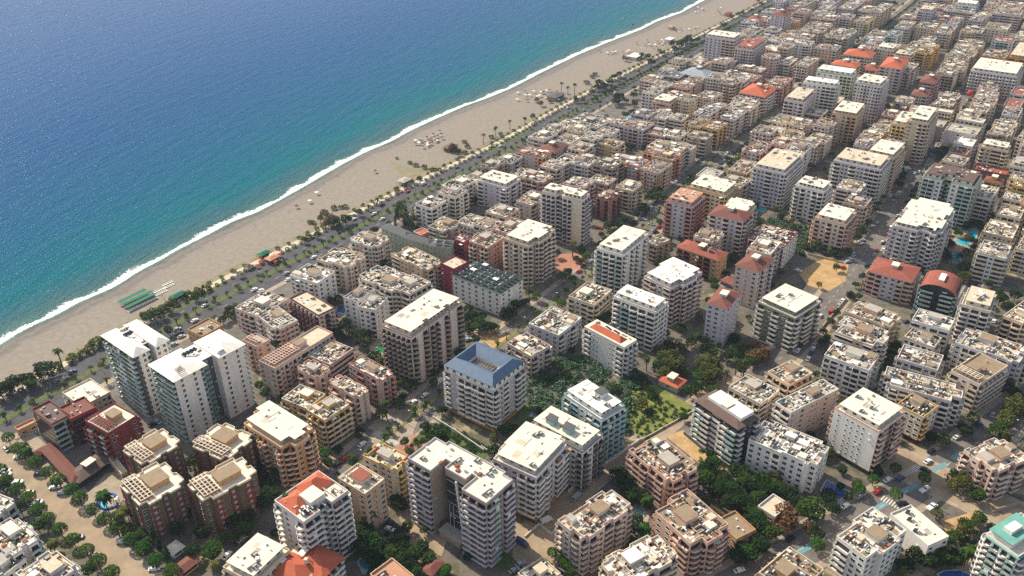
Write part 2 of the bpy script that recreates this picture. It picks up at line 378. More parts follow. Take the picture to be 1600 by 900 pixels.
def building(q, fl, wl='cream', trim=None, roof='clut', F=None, Sp=None, label=None, short=None, rc=None, poly=None, name='apartment_building', z0=0.0,
             dens=1.0, pent=None, hipc='terracotta', seed=None, c_th_A_B=None, cat='apartment building', group='apartment blocks of the seaside town', ped=None, K=None, E=None, glass='door_shade', sz=None, hiph=None, extra=None, merge=False, hutk=0, grow=1, nb=False):
    if name == 'apartment_building' and cat != 'apartment building': name = cat.replace(' ', '_')
    NB[0] += 1; KC[name] = KC.get(name, 0)+1; r = random.Random(seed or NB[0]*13+5)
    trim = trim or r.choice([wl, 'white', 'cream', wl])
    if roof == 'slab' and fl >= 9: fl -= 1
    H = fl*3+.8+r.uniform(0, .25)
    c, th, A, B = c_th_A_B or place(q, (H+(3 if roof == 'slab' else 0))*VS)
    if sz: B, A = sz
    A *= grow; B *= grow
    tier = tier_of(c[1]); x0, x1, y0, y1 = -B/2, B/2, -A/2, A/2
    P = [(x0+B*u, y0+A*v) for u, v in (poly or [(0, 0), (1, 0), (1, 1), (0, 1)])]
    root = bpy.data.objects.new(name, None); COL.objects.link(root); root.location = (c[0], c[1], z0); root.rotation_euler[2] = th; root.scale[2] = VS
    tag(root, None, cat, group)
    if roof == 'slab': P = inset(P, -1.0)
    rc = rc or r.choice(['pale', 'pale', 'sand', 'ash', 'pale', 'sand'])
    rng = r; wall = MB(); wall.prism(P, 0, H-.05, 'plaster_'+wl, 'plaster_'+wl)
    budget = [90, 100] if tier == 0 else [0, 90]
    F = F or r.choice(DEFP); Sp = Sp or r.choice(DEFP)
    if tier == 2: n_e = 2
    n = len(P)
    full = {0: B, 1: A}
    gz = .3
    for i in range(n):
        p0, p1 = P[i], P[(i+1) % n]; L = hypot(p1[0]-p0[0], p1[1]-p0[1])
        nx, ny = (p1[1]-p0[1])/L, -(p1[0]-p0[0])/L
        if abs(ny) >= abs(nx): pat = F if ny < 0 else (K or F[::-1]); ref = B
        else: pat = Sp if nx < 0 else (E or Sp[::-1]); ref = A
        if tier == 2 and (ny > .5 or nx > .5): pat = 'ww' if ref < 14 else 'www'
        if L < ref*.8 and n > 4:
            k = max(1, round(len(pat)*L/ref)); pat = pat[:k] if r.random() < .5 else pat[-k:]
        elif q is None or True:
            reps = max(1, round(L/(3.4*len(pat)))); pat = pat*reps
            if L/len(pat) < 2.0: pat = pat[:max(1, int(L/2.4))]
        if nb and n > 4 and ((abs(nx) > abs(ny) and nx < 0 and p0[0] > x0+B*.06) or (abs(ny) > abs(nx) and ny < 0 and p0[1] > y0+A*.06) or (abs(ny) > abs(nx) and L < ref*.6 and ny > 0)): pat = '.'
        facade(root, wall, p0, p1, pat, fl-(1 if ped else 0), gz+(3 if ped else 0), trim, wl, tier if (nx < .5 and ny < .5) else max(tier, 1), budget, glass)
    if ped:
        PP = inset(P, -.15); wall.prism(PP, .02, 3.1, 'plaster_'+ped, 'roof_ash')
        wall.prism(inset(P, -.2), .5, 2.6, 'shop_warm' if ped == 'dark' else 'glass_dark')
    # roof
    rf = MB(); PI = inset(P, .22)
    if roof in ('clut', 'flat', 'perg', 'slab'):
        rf.ring(P, PI, H-.05, H+.85, 'plaster_'+trim); 
        rf.prism(inset(P, .01), H-.3, H+.05, 'roof_'+rc, 'roof_'+rc)
    area = A*B
    items = []
    if roof == 'slab':
        Q = inset(P, 1.6 if min(A, B) > 9 else 1.2)
        rf.prism(Q, H, H+2.8, 'plaster_'+wl)
        for i in range(len(Q)):
            fb = [0, 0]; L = hypot(Q[(i+1) % len(Q)][0]-Q[i][0], Q[(i+1) % len(Q)][1]-Q[i][1])
            facade(root, rf, Q[i], Q[(i+1) % len(Q)], 'w'*max(1, int(L/4)), 1, H+.1, trim, wl, 1, fb)
        rf.prism(inset(P, 1.0), H+2.8, H+3.1, 'roof_'+rc, 'roof_'+rc, bottom=True)
        zt = H+3.1; Pt = inset(P, 1.8); nit = r.randint(4, 9) if area > 150 else 3
    elif roof == 'hip':
        oh = .6; hh = hiph or max(1.8, min(A, B)*.22)
        hip(rf, x0-oh, x1+oh, y0-oh, y1+oh, H, hh, 'roof_'+hipc)
        zt = H+hh*.5; Pt = P; nit = 0
        if min(A, B) > 7:
            rf.box(-2.2, 2.2, -1.6, 1.6, H+.5, H+hh+1.2, 'plaster_'+wl); rf.box(-2.5, 2.5, -1.9, 1.9, H+hh+1.2, H+hh+1.4, 'roof_pale')
    else:
        zt = H+.05; Pt = inset(P, .8)
        if pent is None: pent = roof == 'clut' and r.random() < .75 and min(A, B) > 8
        if roof == 'perg': pent = min(A, B) > 9
        if pent:
            pw, pl = (min(5.5, B*.32), min(6.5, A*.34)) if not hutk else (B*hutk, A*hutk); cx, cy = r.uniform(-.12, .12)*B, r.uniform(-.12, .12)*A
            if not inside(P, cx, cy, 2): cx, cy = x0+B*.75, y0+A*.75
            rf.box(cx-pw/2, cx+pw/2, cy-pl/2, cy+pl/2, H, H+2.7, 'plaster_'+(wl if wl not in ('red', 'umbra') else 'tan')); rf.box(cx-pw/2-.3, cx+pw/2+.3, cy-pl/2-.3, cy+pl/2+.3, H+2.7, H+2.9, 'roof_'+r.choice(['hazel', 'ash', rc] if roof != 'perg' else ['hazel']))
            hut = (cx, cy, pw/2+1, pl/2+1)
        else: hut = (0, 0, 0, 0)
        if roof == 'perg':
            for (xa, xb, ya, yb) in (((x0+1.2, hut[0]-hut[2]+.4, y0+A*.12, y1-A*.1), ) if A < 26 else ((x0+1, x1-1, y0+1, hut[1]-hut[3]), (x0+1, x1-1, hut[1]+hut[3], y1-1.2))) if min(A, B) > 6 else ():
                if xb-xa < 2 or yb-ya < 2: continue
                rf.box(xa, xb, ya, yb, H+.04, H+.1, 'roof_umber', bottom=False)  # dark floor sheet: the shade under the pergola put into the colour
                for k in range(int((xb-xa)/1.5)+1): rf.box(xa+k*1.5-.14, xa+k*1.5+.14, ya, yb, H+2.2, H+2.4, 'plaster_'+trim)
                for k in range(int((yb-ya)/1.9)+1): rf.box(xa, xb, ya+k*1.9-.13, ya+k*1.9+.13, H+2.19, H+2.41, 'plaster_'+trim)
                for xx in (xa, xb):
                    for yy in (ya, yb): rf.box(xx-.12, xx+.12, yy-.12, yy+.12, H, H+2.2, 'plaster_'+trim)
        if roof == 'clut':
            # party parapets that cut the terrace into flats' shares, and attic rooms
            for k in range(1, int(B/6.5)+1):
                xx = x0+B*k/(int(B/6.5)+1)
                if not pent or abs(xx-hut[0]) > hut[2]: rf.box(xx-.1, xx+.1, y0+.3, y0+A*r.uniform(.3, .95), H, H+.95, 'plaster_'+trim)
            for k in range(int(area/70)):
                ax, ay = r.uniform(x0+2, x1-2), r.uniform(y0+2, y1-2); aw, al = r.uniform(1, 2.2), r.uniform(1, 2.6)
                if inside(P, ax, ay, max(aw, al)*.7+.5) and (abs(ax-hut[0]) > hut[2]+aw or abs(ay-hut[1]) > hut[3]+al):
                    hz = r.uniform(.5, 2.4); rf.box(ax-aw, ax+aw, ay-al, ay+al, H, H+hz, 'plaster_'+r.choice([wl, trim, 'cream', 'white']), topm='roof_'+r.choice(['pale', 'ash', 'hazel', 'chalk', 'sand'])); items.append((ax, ay, max(aw, al)+.3))
            nit = int(area/6.5*dens)
        else: nit = int(area/40)+2
        if roof == 'perg': nit = 3
        items.append((hut[0], hut[1], max(hut[2], hut[3])))
    nit = min(nit, 46)
    if hipc and roof == 'hip' and dens > 1: nit = 6
    clm = MB(); cnt = 0; later = []
    saz = (pi/2-SUN_AZ)+pi/2-th   # roof panels face the sun
    for k in range(nit*3):
        if cnt >= nit: break
        x, y = r.uniform(x0, x1), r.uniform(y0, y1); it = r.choice(ITEMS)
        if roof in ('slab', 'flat') and it in ('planter', 'awning', 'pergola', 'terrace_table'): it = 'air_conditioner'
        rad = 1.1 if it not in ('solar_heater_wide', 'awning', 'pergola') else 1.9
        if not inside(Pt, x, y, rad*.6): continue
        if any(hypot(x-a, y-b) < rad+c2*.9 for a, b, c2 in items): continue
        items.append((x, y, rad)); cnt += 1
        rz = saz if 'solar' in it or 'dish' in it else r.choice([0, pi/2])
        mb, me = SH[it]
        if tier == 0: later.append(link(it if it != 'solar_heater_wide' else 'solar_heater', me, root, (x, y, zt), rz))
        else: clm.add(mb, x, y, zt, rz)
    if roof == 'clut':
        # small things of the terraces: boxes, mats, low dividers, panels, washing
        for k in range(int(area*.42*dens)):
            x, y = r.uniform(x0, x1), r.uniform(y0, y1)
            if not inside(Pt, x, y): continue
            if abs(x-hut[0]) < hut[2]-.8 and abs(y-hut[1]) < hut[3]-.8: continue
            t = r.random(); a_, b_, hz = r.uniform(.2, .8), r.uniform(.2, .8), r.uniform(.2, 1.1)
            if t < .25: a_, b_, hz = r.uniform(.6, 1.6), .1, r.uniform(.6, 1.3)
            elif t < .4: a_, b_, hz = .1, r.uniform(.6, 1.6), r.uniform(.6, 1.3)
            elif t < .5: a_, b_, hz = r.uniform(.7, 1.5), r.uniform(.6, 1.2), .08
            c_ = r.choice(['plaster_white', 'plaster_cream', 'plaster_beige', 'tank_white', 'frame_white', 'plaster_'+trim, 'roof_ash', 'roof_hazel', 'roof_umber', 'panel_dark', 'clay_pot', 'plaster_taupe', 'leaf', 'metal_grey', 'roof_slate'])
            if a_ > .9 and b_ > .5: c_ = r.choice(['roof_hazel', 'roof_ash', 'roof_clay', 'roof_umber', 'roof_chalk'])
            clm.box(x-a_, x+a_, y-b_, y+b_, zt, zt+hz, c_, bottom=False)
    if roof in ('slab', 'flat') and area > 120:
        Pq = inset(P, 2.2)
        for k in range(int(area/45)+2):
            x, y = r.uniform(x0+2, x1-2), r.uniform(y0+2, y1-2)
            if not inside(Pq, x, y, 1.2): continue
            a_, b_ = r.uniform(.5, 2.4), r.uniform(.4, 1.8); t = r.random()
            if t < .55: rf.box(x-a_, x+a_, y-b_, y+b_, zt-.03, zt+.02+.003*k, 'roof_'+r.choice(['sand', 'ash', 'pale', 'chalk']), bottom=False)
            elif t < .75: rf.box(x-a_*1.6, x+a_*1.6, y-.06, y+.06, zt, zt+.14, 'metal_grey')
            elif t < .85: rf.cyl(x, y, zt, zt+.9, .75, .75, 'tank_white', 12)
            else: rf.box(x-.5, x+.5, y-.4, y+.4, zt, zt+r.uniform(.5, 1.2), r.choice(['plaster_'+wl, 'roof_hazel', 'clay_pot']))
    if extra: extra(root, rf, wall, x0, x1, y0, y1, H, P)
    if merge:
        for q_ in (wall, rf, clm): FAR.add(q_, c[0], c[1], z0, th, 1, VS)
        COL.objects.unlink(root); bpy.data.objects.remove(root); KC[name] -= 1; FOOT.append((c, th, A+2.5, B+2.5)); return None
    obj('wall', wall, root); rf_o = obj('roof', rf, root)
    for o_ in later: o_.parent = rf_o
    if clm.f: tag(obj('rooftop_equipment', clm, root), kind='stuff')
    FOOT.append((c, th, A+2.5, B+2.5))
    u, v = pix(c[0], c[1], H*.6)
    if label: root['label'] = label
    else:
        d = '%s %s-storey %s, %s' % (COLNAME.get(wl, wl), {1: 'one', 2: 'two', 3: 'three', 4: 'four', 5: 'five', 6: 'six', 7: 'seven', 8: 'eight', 9: 'nine', 10: 'ten', 11: 'eleven', 12: 'twelve', 13: 'thirteen'}.get(fl, 'high'), 'block' if fl < 8 else 'tower', ROOFNAME[roof])
        pend(root, d, c[0], c[1])
    if short: u2, v2 = pix(c[0], c[1], 0); LAND.append((short, u2, v2, root.name))
    return root
def hits(x, y, mar=0):
    for c, th, A, B in FOOT:
        dx, dy = x-c[0], y-c[1]
        if abs(dx)+abs(dy) > A+B+mar*2: continue
        u = dx*cos(th)+dy*sin(th); v = -dx*sin(th)+dy*cos(th)
        if abs(u) < B/2+mar and abs(v) < A/2+mar: return True
    return False
OX = OY = 0; SC = 1
def T(ox, oy, s):
    global OX, OY, SC
    OX, OY, SC = ox, oy, s
def Bd(lx, ly, nx, ny, rx, ry, fl, wl='cream', **k):
    q = [OX+lx/SC, OY+ly/SC, OX+nx/SC, OY+ny/SC, OX+rx/SC, OY+ry/SC]
    return building(q, fl, wl, **k)
# ------------------------------------------------------------------ ground, sea, beach, roads
GRID = radians(55)                      # the town's streets run at 55 degrees from +x
GU = (cos(GRID), sin(GRID)); GN = (-sin(GRID), cos(GRID))   # along the shore, towards the sea
def dens_line(P, step):
    out = []
    for i in range(len(P)-1):
        a, b = P[i], P[i+1]; L = hypot(b[0]-a[0], b[1]-a[1]); k = max(1, int(L/step))
        for j in range(k): out.append((a[0]+(b[0]-a[0])*j/k, a[1]+(b[1]-a[1])*j/k))
    out.append(P[-1]); return out
def smooth(P, it=2):
    for _ in range(it): P = [P[0]]+[((P[i-1][0]+2*P[i][0]+P[i+1][0])/4, (P[i-1][1]+2*P[i][1]+P[i+1][1])/4) for i in range(1, len(P)-1)]+[P[-1]]
    return P
shore_px = [(0, 537), (22, 522), (50, 507), (85, 492), (120, 472), (160, 455), (175, 449), (212, 425), (250, 405), (275, 390), (325, 365), (362, 345), (400, 331), (430, 315), (475, 290), (507, 271), (537, 254), (570, 237), (612, 219), (637, 205), (675, 187), (725, 165), (762, 152), (800, 136), (850, 110), (900, 86), (950, 65), (1000, 46), (1025, 33), (1062, 20), (1095, 2)]
shore = [at(*p) for p in shore_px]
a, b = shore[0], shore[-1]
shore = [(a[0]-GU[0]*420, a[1]-GU[1]*420), (a[0]-GU[0]*120-GN[0]*6, a[1]-GU[1]*120-GN[1]*6)]+shore+[(b[0]+GU[0]*500-GN[0]*4, b[1]+GU[1]*500-GN[1]*4), (b[0]+GU[0]*2600, b[1]+GU[1]*2600)]
shore = smooth(dens_line(shore, 2.2), 3)
def strips(P, offs, zf, name, m, attr='shore'):
    'a sheet laid in bands at the given distances seaward of the line; distance kept in a vertex attribute'
    V = []; Fc = []; D = []
    n = len(P)
    for k, d in enumerate(offs):
        for p in P:
            V.append((p[0]+GN[0]*d, p[1]+GN[1]*d, zf(d))); D.append(d)
    for k in range(len(offs)-1):
        for j in range(n-1):
            Fc.append((k*n+j, k*n+j+1, (k+1)*n+j+1, (k+1)*n+j))
    me = bpy.data.meshes.new(name); me.from_pydata(V, [], Fc); at_ = me.attributes.new(attr, 'FLOAT', 'POINT'); at_.data.foreach_set('value', D)
    me.materials.append(m); return link(name, me)
def patch(name, polys, z, m, th=None):
    mb = MB()
    for P in polys:
        if th: mb.prism(P, z-th, z, m)
        else: mb.face([(p[0], p[1], z) for p in P], m)
    return obj(name, mb)
def P_(*pts): return [at(*p) for p in pts]
# base ground
def mat_ground():
    m, n, l, p = new_mat('town_ground'); p.inputs['Roughness'].default_value = .95
    g = n.new('ShaderNodeNewGeometry')
    def noise(sc, det=4, ro=.6):
        t = n.new('ShaderNodeTexNoise'); t.inputs['Scale'].default_value = sc; t.inputs['Detail'].default_value = det; t.inputs['Roughness'].default_value = ro; l.new(g.outputs['Position'], t.inputs['Vector']); return t
    r = n.new('ShaderNodeValToRGB'); e = r.color_ramp.elements; r.color_ramp.interpolation = 'EASE'
    e[0].position = .38; e[0].color = lin((92, 86, 80)); e[1].position = .66; e[1].color = lin((176, 156, 126))
    x = e.new(.5); x.color = lin((124, 114, 102)); x = e.new(.56); x.color = lin((96, 96, 70))
    t = noise(.045, 6, .65); l.new(t.outputs[0], r.inputs[0])
    t2 = noise(1.1, 4); mx = n.new('ShaderNodeMix'); mx.data_type = 'RGBA'; mx.blend_type = 'MULTIPLY'; mx.inputs[0].default_value = .5
    l.new(r.outputs[0], mx.inputs[6]); l.new(t2.outputs[0], mx.inputs[7]); l.new(mx.outputs[2], p.inputs['Base Color'])
    MATS['town_ground'] = m
mat_ground()
mat('asphalt', (84, 83, 85), rgb2=(66, 65, 67), scale=.25, rough=.9); mat('asphalt_dusty', (168, 148, 122), rgb2=(136, 120, 100), scale=.12, rough=.95)
mat('asphalt_mid', (124, 116, 108), rgb2=(88, 84, 80), scale=.15, rough=.95)
mat('paving', (172, 156, 136), rgb2=(136, 124, 110), scale=.3); mat('paving_light', (206, 192, 170), rgb2=(176, 162, 142), scale=.4); mat('paving_red', (178, 124, 100), rgb2=(150, 110, 92), scale=.4); mat('scrub', (146, 132, 108), rgb2=(104, 104, 66), scale=.18); mat('kerb', (188, 182, 170))
mat('line_white', (214, 210, 200), scale=2); mat('lane_blue', (92, 146, 152), rgb2=(120, 140, 140), scale=.5)
mat('grass', (92, 102, 50), rgb2=(62, 72, 36), scale=.4, var=.3); mat('grass_dry', (134, 132, 66), rgb2=(84, 98, 44), scale=.25); mat('grass_lush', (86, 108, 46), rgb2=(60, 84, 38), scale=.3)
mat('dirt', (196, 160, 108), rgb2=(150, 124, 90), scale=.2); mat('pool_cyan', (40, 178, 208), rough=.08, var=.1, spec=.5); mat('pool_blue', (44, 84, 150), rough=.08, spec=.5)
mat('pool_green', (20, 130, 78), rough=.08, spec=.5); mat('pool_pale', (130, 178, 190), rough=.1, spec=.5); mat('pool_teal', (40, 130, 150), rough=.08, spec=.5); mat('soil', (96, 84, 62), rgb2=(70, 70, 46), scale=.3)
gx = MB(); gx.face([(-3000, -600, -.02), (6000, -600, -.02), (6000, 7000, -.02), (-3000, 7000, -.02)], 'town_ground'); tag(obj('ground', gx), kind='structure')
# sea
def ramp(n, l, src, stops):
    r = n.new('ShaderNodeValToRGB'); e = r.color_ramp.elements
    e[0].position, e[0].color = stops[0][0], lin(stops[0][1]); e[1].position, e[1].color = stops[-1][0], lin(stops[-1][1])
    for p, c in stops[1:-1]: x = e.new(p); x.color = lin(c)
    l.new(src, r.inputs[0]); return r.outputs[0]
def mat_sea():
    m, n, l, p = new_mat('sea_water')
    at_ = n.new('ShaderNodeAttribute'); at_.attribute_name = 'shore'; g = n.new('ShaderNodeNewGeometry')
    mp = n.new('ShaderNodeMapping'); mp.inputs['Rotation'].default_value = (0, 0, -GRID-.25); l.new(g.outputs['Position'], mp.inputs[0])
    def noise(sc, stretch, det=3, ro=.6):
        q = n.new('ShaderNodeMapping'); q.inputs['Scale'].default_value = (stretch, 1, 1); l.new(mp.outputs[0], q.inputs[0])
        t = n.new('ShaderNodeTexNoise'); t.inputs['Scale'].default_value = sc; t.inputs['Detail'].default_value = det; t.inputs['Roughness'].default_value = ro; l.new(q.outputs[0], t.inputs['Vector']); return t.outputs[0]
    def math_(op, a, b):
        q = n.new('ShaderNodeMath'); q.operation = op
        for i, v in enumerate((a, b)):
            if isinstance(v, (int, float)): q.inputs[i].default_value = v
            else: l.new(v, q.inputs[i])
        return q.outputs[0]
    big = noise(.02, .35, 4); mid = noise(.09, .4, 3)
    d = math_('ADD', at_.outputs['Fac'], math_('MULTIPLY', math_('SUBTRACT', mid, .5), 16)); d = math_('ADD', d, math_('MULTIPLY', math_('SUBTRACT', big, .5), math_('MULTIPLY', at_.outputs['Fac'], .55)))
    f = math_('POWER', math_('DIVIDE', d, 500), .5)
    c = ramp(n, l, f, [(0, (96, 128, 118)), (.13, (62, 96, 98)), (.2, (44, 92, 104)), (.27, (0, 94, 106)), (.45, (0, 82, 114)), (.7, (0, 72, 120)), (1, (20, 76, 128))])
    l.new(c, p.inputs['Base Color']); p.inputs['Roughness'].default_value = .12; p.inputs['IOR'].default_value = 1.33; p.inputs['Specular IOR Level'].default_value = .013
    w1 = noise(.55, .5, 3, .65); w2 = noise(.12, .3, 2); w3 = noise(1.9, .7, 2)
    h = math_('ADD', math_('ADD', math_('MULTIPLY', w1, .9), math_('MULTIPLY', w2, 1.6)), math_('MULTIPLY', w3, .28))
    b = n.new('ShaderNodeBump'); b.inputs['Strength'].default_value = 1; b.inputs['Distance'].default_value = .9; l.new(h, b.inputs['Height']); l.new(b.outputs[0], p.inputs['Normal'])
    MATS['sea_water'] = m; return m
tag(strips(shore, [-3, 0, 3, 6, 10, 15, 22, 30, 45, 60, 90, 130, 200, 300, 450, 700, 1200, 2500, 6000], lambda d: .05, 'sea', mat_sea()), kind='structure')
# beach sand: from the water's edge back to the promenade
prom_px = [(0, 635), (250, 508), (400, 425), (475, 385), (550, 342), (625, 307), (700, 267), (775, 230), (887, 170), (950, 137), (1000, 112), (1050, 87), (1100, 62), (1150, 35), (1200, 8)]
prom = [at(*p) for p in prom_px]; a, b = prom[0], prom[-1]
prom = smooth(dens_line([(a[0]-GU[0]*300, a[1]-GU[1]*300)]+prom+[(b[0]+GU[0]*2500, b[1]+GU[1]*2500)], 6), 6)
def mat_sand():
    m, n, l, p = new_mat('beach_sand'); p.inputs['Roughness'].default_value = .9
    at_ = n.new('ShaderNodeAttribute'); at_.attribute_name = 'shore'; g = n.new('ShaderNodeNewGeometry')
    t = n.new('ShaderNodeTexNoise'); t.inputs['Scale'].default_value = .05; t.inputs['Detail'].default_value = 7; t.inputs['Roughness'].default_value = .7
    mp = n.new('ShaderNodeMapping'); mp.inputs['Rotation'].default_value = (0, 0, -GRID); mp.inputs['Scale'].default_value = (.4, 1, 1); l.new(g.outputs['Position'], mp.inputs[0]); l.new(mp.outputs[0], t.inputs['Vector'])
    q = n.new('ShaderNodeMath'); q.operation = 'MULTIPLY_ADD'; l.new(t.outputs[0], q.inputs[0]); q.inputs[1].default_value = 18; l.new(at_.outputs['Fac'], q.inputs[2])
    q2 = n.new('ShaderNodeMapRange'); q2.inputs['From Min'].default_value = 12; q2.inputs['From Max'].default_value = -16; l.new(q.outputs[0], q2.inputs[0])
    c = ramp(n, l, q2.outputs[0], [(0, (72, 68, 65)), (.2, (88, 83, 78)), (.34, (116, 108, 98)), (.43, (104, 96, 89)), (.58, (127, 118, 108)), (1, (132, 121, 108))])
    t2 = n.new('ShaderNodeTexNoise'); t2.inputs['Scale'].default_value = .35; t2.inputs['Detail'].default_value = 6; l.new(g.outputs['Position'], t2.inputs['Vector'])
    mx = n.new('ShaderNodeMix'); mx.data_type = 'RGBA'; mx.blend_type = 'OVERLAY'; mx.inputs[0].default_value = .35; l.new(c, mx.inputs[6]); l.new(t2.outputs[0], mx.inputs[7]); l.new(mx.outputs[2], p.inputs['Base Color'])
    b = n.new('ShaderNodeBump'); b.inputs['Strength'].default_value = .5; b.inputs['Distance'].default_value = .4; l.new(t2.outputs[0], b.inputs['Height']); l.new(b.outputs[0], p.inputs['Normal'])
    MATS['beach_sand'] = m; return m
tag(strips(shore, [0.5, -2, -6, -12, -20, -30, -42, -56, -70], lambda d: .02, 'beach', mat_sand()), kind='structure')
def near_line(P, x, y):
    'signed distance (landward positive) from a polyline'
    best = 1e9
    for i in range(0, len(P)-1):
        a, b = P[i], P[i+1]; dx, dy = b[0]-a[0], b[1]-a[1]; t = max(0, min(1, ((x-a[0])*dx+(y-a[1])*dy)/(dx*dx+dy*dy)))
        px_, py_ = a[0]+dx*t, a[1]+dy*t; d = hypot(x-px_, y-py_)
        if d < best: best = d; sg = dx*(y-py_)-dy*(x-px_)
    return best if sg < 0 else -best
promc = dens_line(prom, 40)
# the land behind the beach: covers the sand that the bands ran under
# foam, two ragged sheets
def mat_foam():
    m, n, l, p = new_mat('sea_foam'); p.inputs['Roughness'].default_value = .7; p.inputs['Base Color'].default_value = lin((240, 242, 240))
    at_ = n.new('ShaderNodeAttribute'); at_.attribute_name = 'shore'; g = n.new('ShaderNodeNewGeometry')
    t = n.new('ShaderNodeTexNoise'); t.inputs['Scale'].default_value = .45; t.inputs['Detail'].default_value = 6; t.inputs['Roughness'].default_value = .75; l.new(g.outputs['Position'], t.inputs['Vector'])
    t0 = n.new('ShaderNodeTexNoise'); t0.inputs['Scale'].default_value = .045; t0.inputs['Detail'].default_value = 3; l.new(g.outputs['Position'], t0.inputs['Vector'])
    # dense in the middle of the band, breaking up seaward; the band wanders along the shore
    def M(op, *a):
        q = n.new('ShaderNodeMath'); q.operation = op
        for i, v in enumerate(a):
            if isinstance(v, (int, float)): q.inputs[i].default_value = v
            else: l.new(v, q.inputs[i])
        return q.outputs[0]
    w_ = M('MULTIPLY_ADD', t0.outputs[0], 18, -4)       # local width of the wash
    u = M('DIVIDE', at_.outputs['Fac'], w_)
    k = M('SUBTRACT', 1.12, u); k2 = M('MULTIPLY', M('ADD', at_.outputs['Fac'], 1.6), .9)
    k = M('MINIMUM', k, k2)
    v = M('ADD', M('MULTIPLY', M('SUBTRACT', t.outputs[0], .5), 2.4), M('MULTIPLY', k, .95)); v = M('MULTIPLY', M('SUBTRACT', v, .25), 3.0)
    v = M('MINIMUM', M('MAXIMUM', v, 0), 1)
    l.new(v, p.inputs['Alpha']); MATS['sea_foam'] = m; return m
tag(strips(shore, [-2.5, -1, 0, 1, 2, 3, 4, 5, 6, 8, 10, 12, 15], lambda d: .09, 'foam', mat_foam()), kind='stuff')

def offset_line(P, d):
    'positive d = landward'
    out = []
    for i in range(len(P)):
        a = P[max(0, i-1)]; b = P[min(len(P)-1, i+1)]; dx, dy = b[0]-a[0], b[1]-a[1]; L = hypot(dx, dy) or 1
        out.append((P[i][0]+dy/L*d, P[i][1]-dx/L*d))
    return out
def ribbon(name, P, d0, d1, z, m, up=0, kind='structure'):
    A_, B_ = offset_line(P, d0), offset_line(P, d1); mb = MB(); n = len(P)
    i = len(mb.v); mb.v.extend([(p[0], p[1], z) for p in A_]); mb.v.extend([(p[0], p[1], z) for p in B_]); k = mb.mi(m)
    for j in range(n-1): mb.f.append((j, n+j, n+j+1, j+1)); mb.m.append(k)
    if up:
        mb.v.extend([(p[0], p[1], z-up) for p in A_]); mb.v.extend([(p[0], p[1], z-up) for p in B_]); kk = mb.mi('kerb')
        for j in range(n-1):
            mb.f.append((2*n+j, j, j+1, 2*n+j+1)); mb.m.append(kk); mb.f.append((n+j, 3*n+j, 3*n+j+1, n+j+1)); mb.m.append(kk)
    return tag(obj(name, mb), kind=kind)
# the median's centre line of the seafront boulevard
med_px = [(0, 660), (175, 562), (275, 506), (350, 465), (400, 438), (500, 387), (575, 347), (675, 295), (725, 270), (800, 233), (900, 174), (975, 132), (1025, 107), (1075, 80), (1175, 27)]
med = [at(*p) for p in med_px]; a, b = med[0], med[-1]
med = smooth(dens_line([(a[0]-GU[0]*260, a[1]-GU[1]*260)]+med+[(b[0]+GU[0]*2500, b[1]+GU[1]*2500)], 8), 8)
ribbon('town_land', med, -14, 70, .03, 'asphalt_mid')
ribbon('verge', med, -24, -16.5, .035, 'scrub')
ribbon('promenade', med, -19, -14.4, .12, 'paving_light', up=.1)
ribbon('road', med, -12.9, 13.5, .045, 'asphalt')
ribbon('median_strip', med, -2.2, 2.2, .17, 'grass', up=.12)
ribbon('pavement', med, 13.5, 17, .16, 'paving', up=.12)
for d in (-7.2, 7.4):
    mb = MB(); Lc = offset_line(med, d)
    for i in range(40, min(len(Lc)-1, 260)):
        if i % 2: continue
        a, b = Lc[i], Lc[i+1]; L = hypot(b[0]-a[0], b[1]-a[1]); ex = ((b[0]-a[0])/L, (b[1]-a[1])/L)
        mb.box(0, 3.5, -.08, .08, .047, .052, 'line_white', (a, ex, (-ex[1], ex[0])))
    tag(obj('road_markings', mb), kind='structure')
# streets: centre line in survey marks, width
def street(name, px_, wd, m, z=.05, pave=2.6, mdn=0, ext=True):
    P = [at(*p) for p in px_]; P = smooth(dens_line(P, 10), 3)
    if pave: ribbon('pavement', P, -wd/2-pave, wd/2+pave, z-.004+.0, 'paving')
    r_ = ribbon(name, P, -wd/2, wd/2, z, m)
    if mdn: ribbon('median_strip', P, -mdn/2, mdn/2, z+.12, 'grass_dry', up=.12)
    return P
S1 = street('avenue', [(480, 790), (600, 688), (698, 609), (800, 523), (850, 487), (905, 443), (1010, 355), (1050, 311), (1087, 273), (1150, 221), (1197, 185), (1290, 113), (1385, 41), (1430, 5), (1600, -130)], 17, 'asphalt_mid', .051, 3.5, 1.6)
S2 = street('street', [(1080, 955), (1250, 858), (1370, 797), (1430, 760), (1490, 722), (1560, 665), (1640, 600)], 15, 'asphalt_mid', .056, 3)
S3 = street('street', [(1020, 730), (1130, 640), (1237, 545), (1275, 500), (1320, 440), (1350, 398), (1375, 360), (1400, 316), (1425, 275), (1450, 225), (1475, 190), (1530, 120), (1600, 20)], 13, 'asphalt_mid', .061, 3)
S4 = street('street', [(820, 845), (870, 797), (925, 757), (965, 714), (1025, 672), (1090, 635), (1140, 590)], 8, 'asphalt_dusty', .066, 1)
S5 = street('street', [(1390, 715), (1440, 738), (1500, 768), (1560, 795), (1700, 860)], 17, 'asphalt_dusty', .071, 2)
S6 = street('street', [(1150, 370), (1215, 398), (1290, 425), (1350, 448), (1400, 470)], 16, 'asphalt_mid', .076, 0)
S7 = street('street', [(905, 443), (960, 470), (1040, 510)], 7, 'asphalt_mid', .064, 0)
S8 = street('street', [(500, 650), (600, 690), (660, 720), (700, 770), (790, 850), (830, 880)], 8, 'asphalt_mid', .081, 0)
S9 = street('street', [(1480, 520), (1525, 440), (1560, 380), (1600, 300)], 7, 'asphalt', .084, 1)
